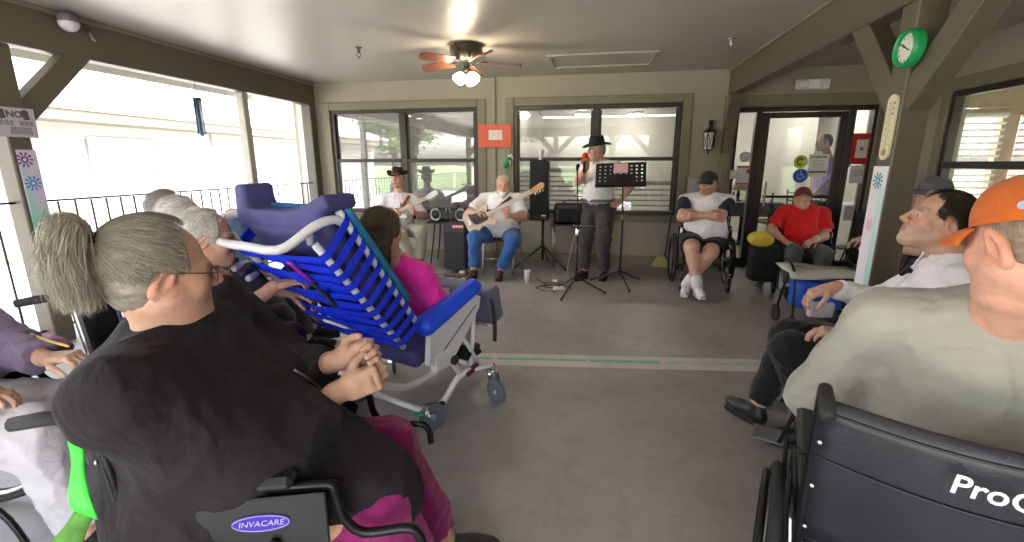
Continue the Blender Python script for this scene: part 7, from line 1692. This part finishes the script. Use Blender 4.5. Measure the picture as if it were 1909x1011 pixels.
fc = at_z(1592, 520); t = thing('folding_chair', 'folded grey mesh lawn chair standing beside the clock post', 'chair', fc)
for s in (-1, 1):
    MB().tube([fc+V3(s*.17, -.06, .01), fc+V3(s*.15+.06, .05, .86)], .010, 7).build('leg', M_bmetal, t, True, True); MB().tube([fc+V3(s*.19, .10, .01), fc+V3(s*.14+.03, -.05, .62)], .010, 7).build('leg', M_bmetal, t, True, True)
MB().sheet([[fc+V3(x+.06*v, -.01+.05*v+.02*math.cos(x*9), .32+.52*v) for x in np.linspace(-.155, .155, 6)] for v in np.linspace(0, 1, 7)], .008).build('mesh_back', mat('grey_mesh', (.075, .075, .085), .7, bump=.6, bscale=400), t, True, True)
MB().sheet([[fc+V3(x, -.05-.05*v, .10+.30*v+.0*x) for x in np.linspace(-.155, .155, 5)] for v in np.linspace(0, 1, 5)], .008).build('mesh_seat', mat('green_black_mesh', (.02, .028, .02), .7), t, True, True)
# furniture indoors seen through the door
def small_table(label, c, cloth_m, sz=(.7, .7), h=.74):
    t = thing('dining_table', label, 'table', c); MB().box(c+V3(0, 0, h), (*sz, .03), ch=.006).build('table_top', cloth_m, t, True)
    MB().tube([c+V3(0, 0, h), c], .035, 10).build('pedestal', M_bmetal, t, True, True); MB().lathe([(.26, .0), (.25, .02), (.05, .04)], c, n=20).build('base', M_bmetal, t, True, 'auto')
    g_ = [[c+V3(x, y, 0) for x, y in ()]] if False else None
    for sx, sy, wx_, wy_ in ((0, -sz[1]/2-.004, sz[0], .006), (0, sz[1]/2+.004, sz[0], .006), (-sz[0]/2-.004, 0, .006, sz[1]), (sz[0]/2+.004, 0, .006, sz[1])): MB().box(c+V3(sx, sy, h-.11), (wx_, wy_, .24)).build('cloth_drop', cloth_m, t, True)
small_table('table with lilac white cloth indoors seen through the right side light', V3(4.35, 8.6, 0), cloth('lilac_table_cloth', (.62, .60, .70)))
small_table('dark table indoors seen through the glass door', V3(2.65, 8.9, 0), cloth('grey_table_cloth', (.16, .155, .15)), (1.1, .6))
lmp = V3(2.55, 8.9, .757); t = thing('table_lamp', 'cream table lamp on the dark table indoors', 'lamp', lmp); MB().lathe([(.07, 0), (.07, .015), (.02, .03), (.035, .1), (.015, .2)], lmp, n=16).build('lamp_base', M_bmetal, t, True, True); MB().lathe([(.14, .19), (.09, .38)], lmp, n=20).build('lamp_shade', cloth('cream_shade', (.55, .52, .42)), t, True, True)
def dining_chair(label, c, rz):
    t = thing('dining_chair', label, 'chair', c, rz, 'dark chairs indoors')
    for sx in (-.19, .19):
        MB().tube([(sx, .19, 0), (sx, .18, .45)], .014, 7).build('leg', M_bmetal, t); MB().tube([(sx, -.2, 0), (sx, -.19, .45), (sx, -.23, .95)], .014, 7).build('leg', M_bmetal, t)
    MB().box((0, 0, .46), (.42, .42, .05), ch=.015).build('seat', mat('green_seat', (.03, .06, .03), .5), t)
    for z in (.62, .76, .9): MB().bar((-.19, -.20-.03*(z-.6), z), (.19, -.20-.03*(z-.6), z), .05, .015).build('slat', M_bmetal, t)
dining_chair('dark indoor chair left of the table lamp', V3(2.05, 8.4, 0), 2.4); dining_chair('dark indoor chair in front of the dark table', V3(2.95, 8.35, 0), .3); dining_chair('dark indoor chair beside the lilac table', V3(3.75, 9.1, 0), -1.2)
# yellow wreath in the side room
c = V3(6.12, 4.35, 1.66); t = thing('wreath', 'yellow green wreath hanging in the side room', 'wreath', c); gq = np.random.default_rng(4); k = MB()
for i in range(160):
    a = gq.random()*2*PI; r = .17+.07*gq.normal()*.5; p = c+V3(-.03*gq.random(), r*math.cos(a), r*math.sin(a)); d = unit(gq.normal(size=3)); k.add([p-d*.045, p+V3(0, .02, .0), p+d*.045, p-V3(0, .02, 0)], [(0, 1, 2, 3)])
k.build('leaves', mat('wreath_leaf', (.42, .34, .02), .6, var=0, col2=(.18, .25, .02), vscale=20), t, True, fixn=False); MB().tube([c+.17*V3(0, math.cos(a), math.sin(a)) for a in np.linspace(0, 2*PI, 21)[:-1]], .02, 7, closed=True).build('ring', mat('twig', (.12, .08, .04), .8), t, True)
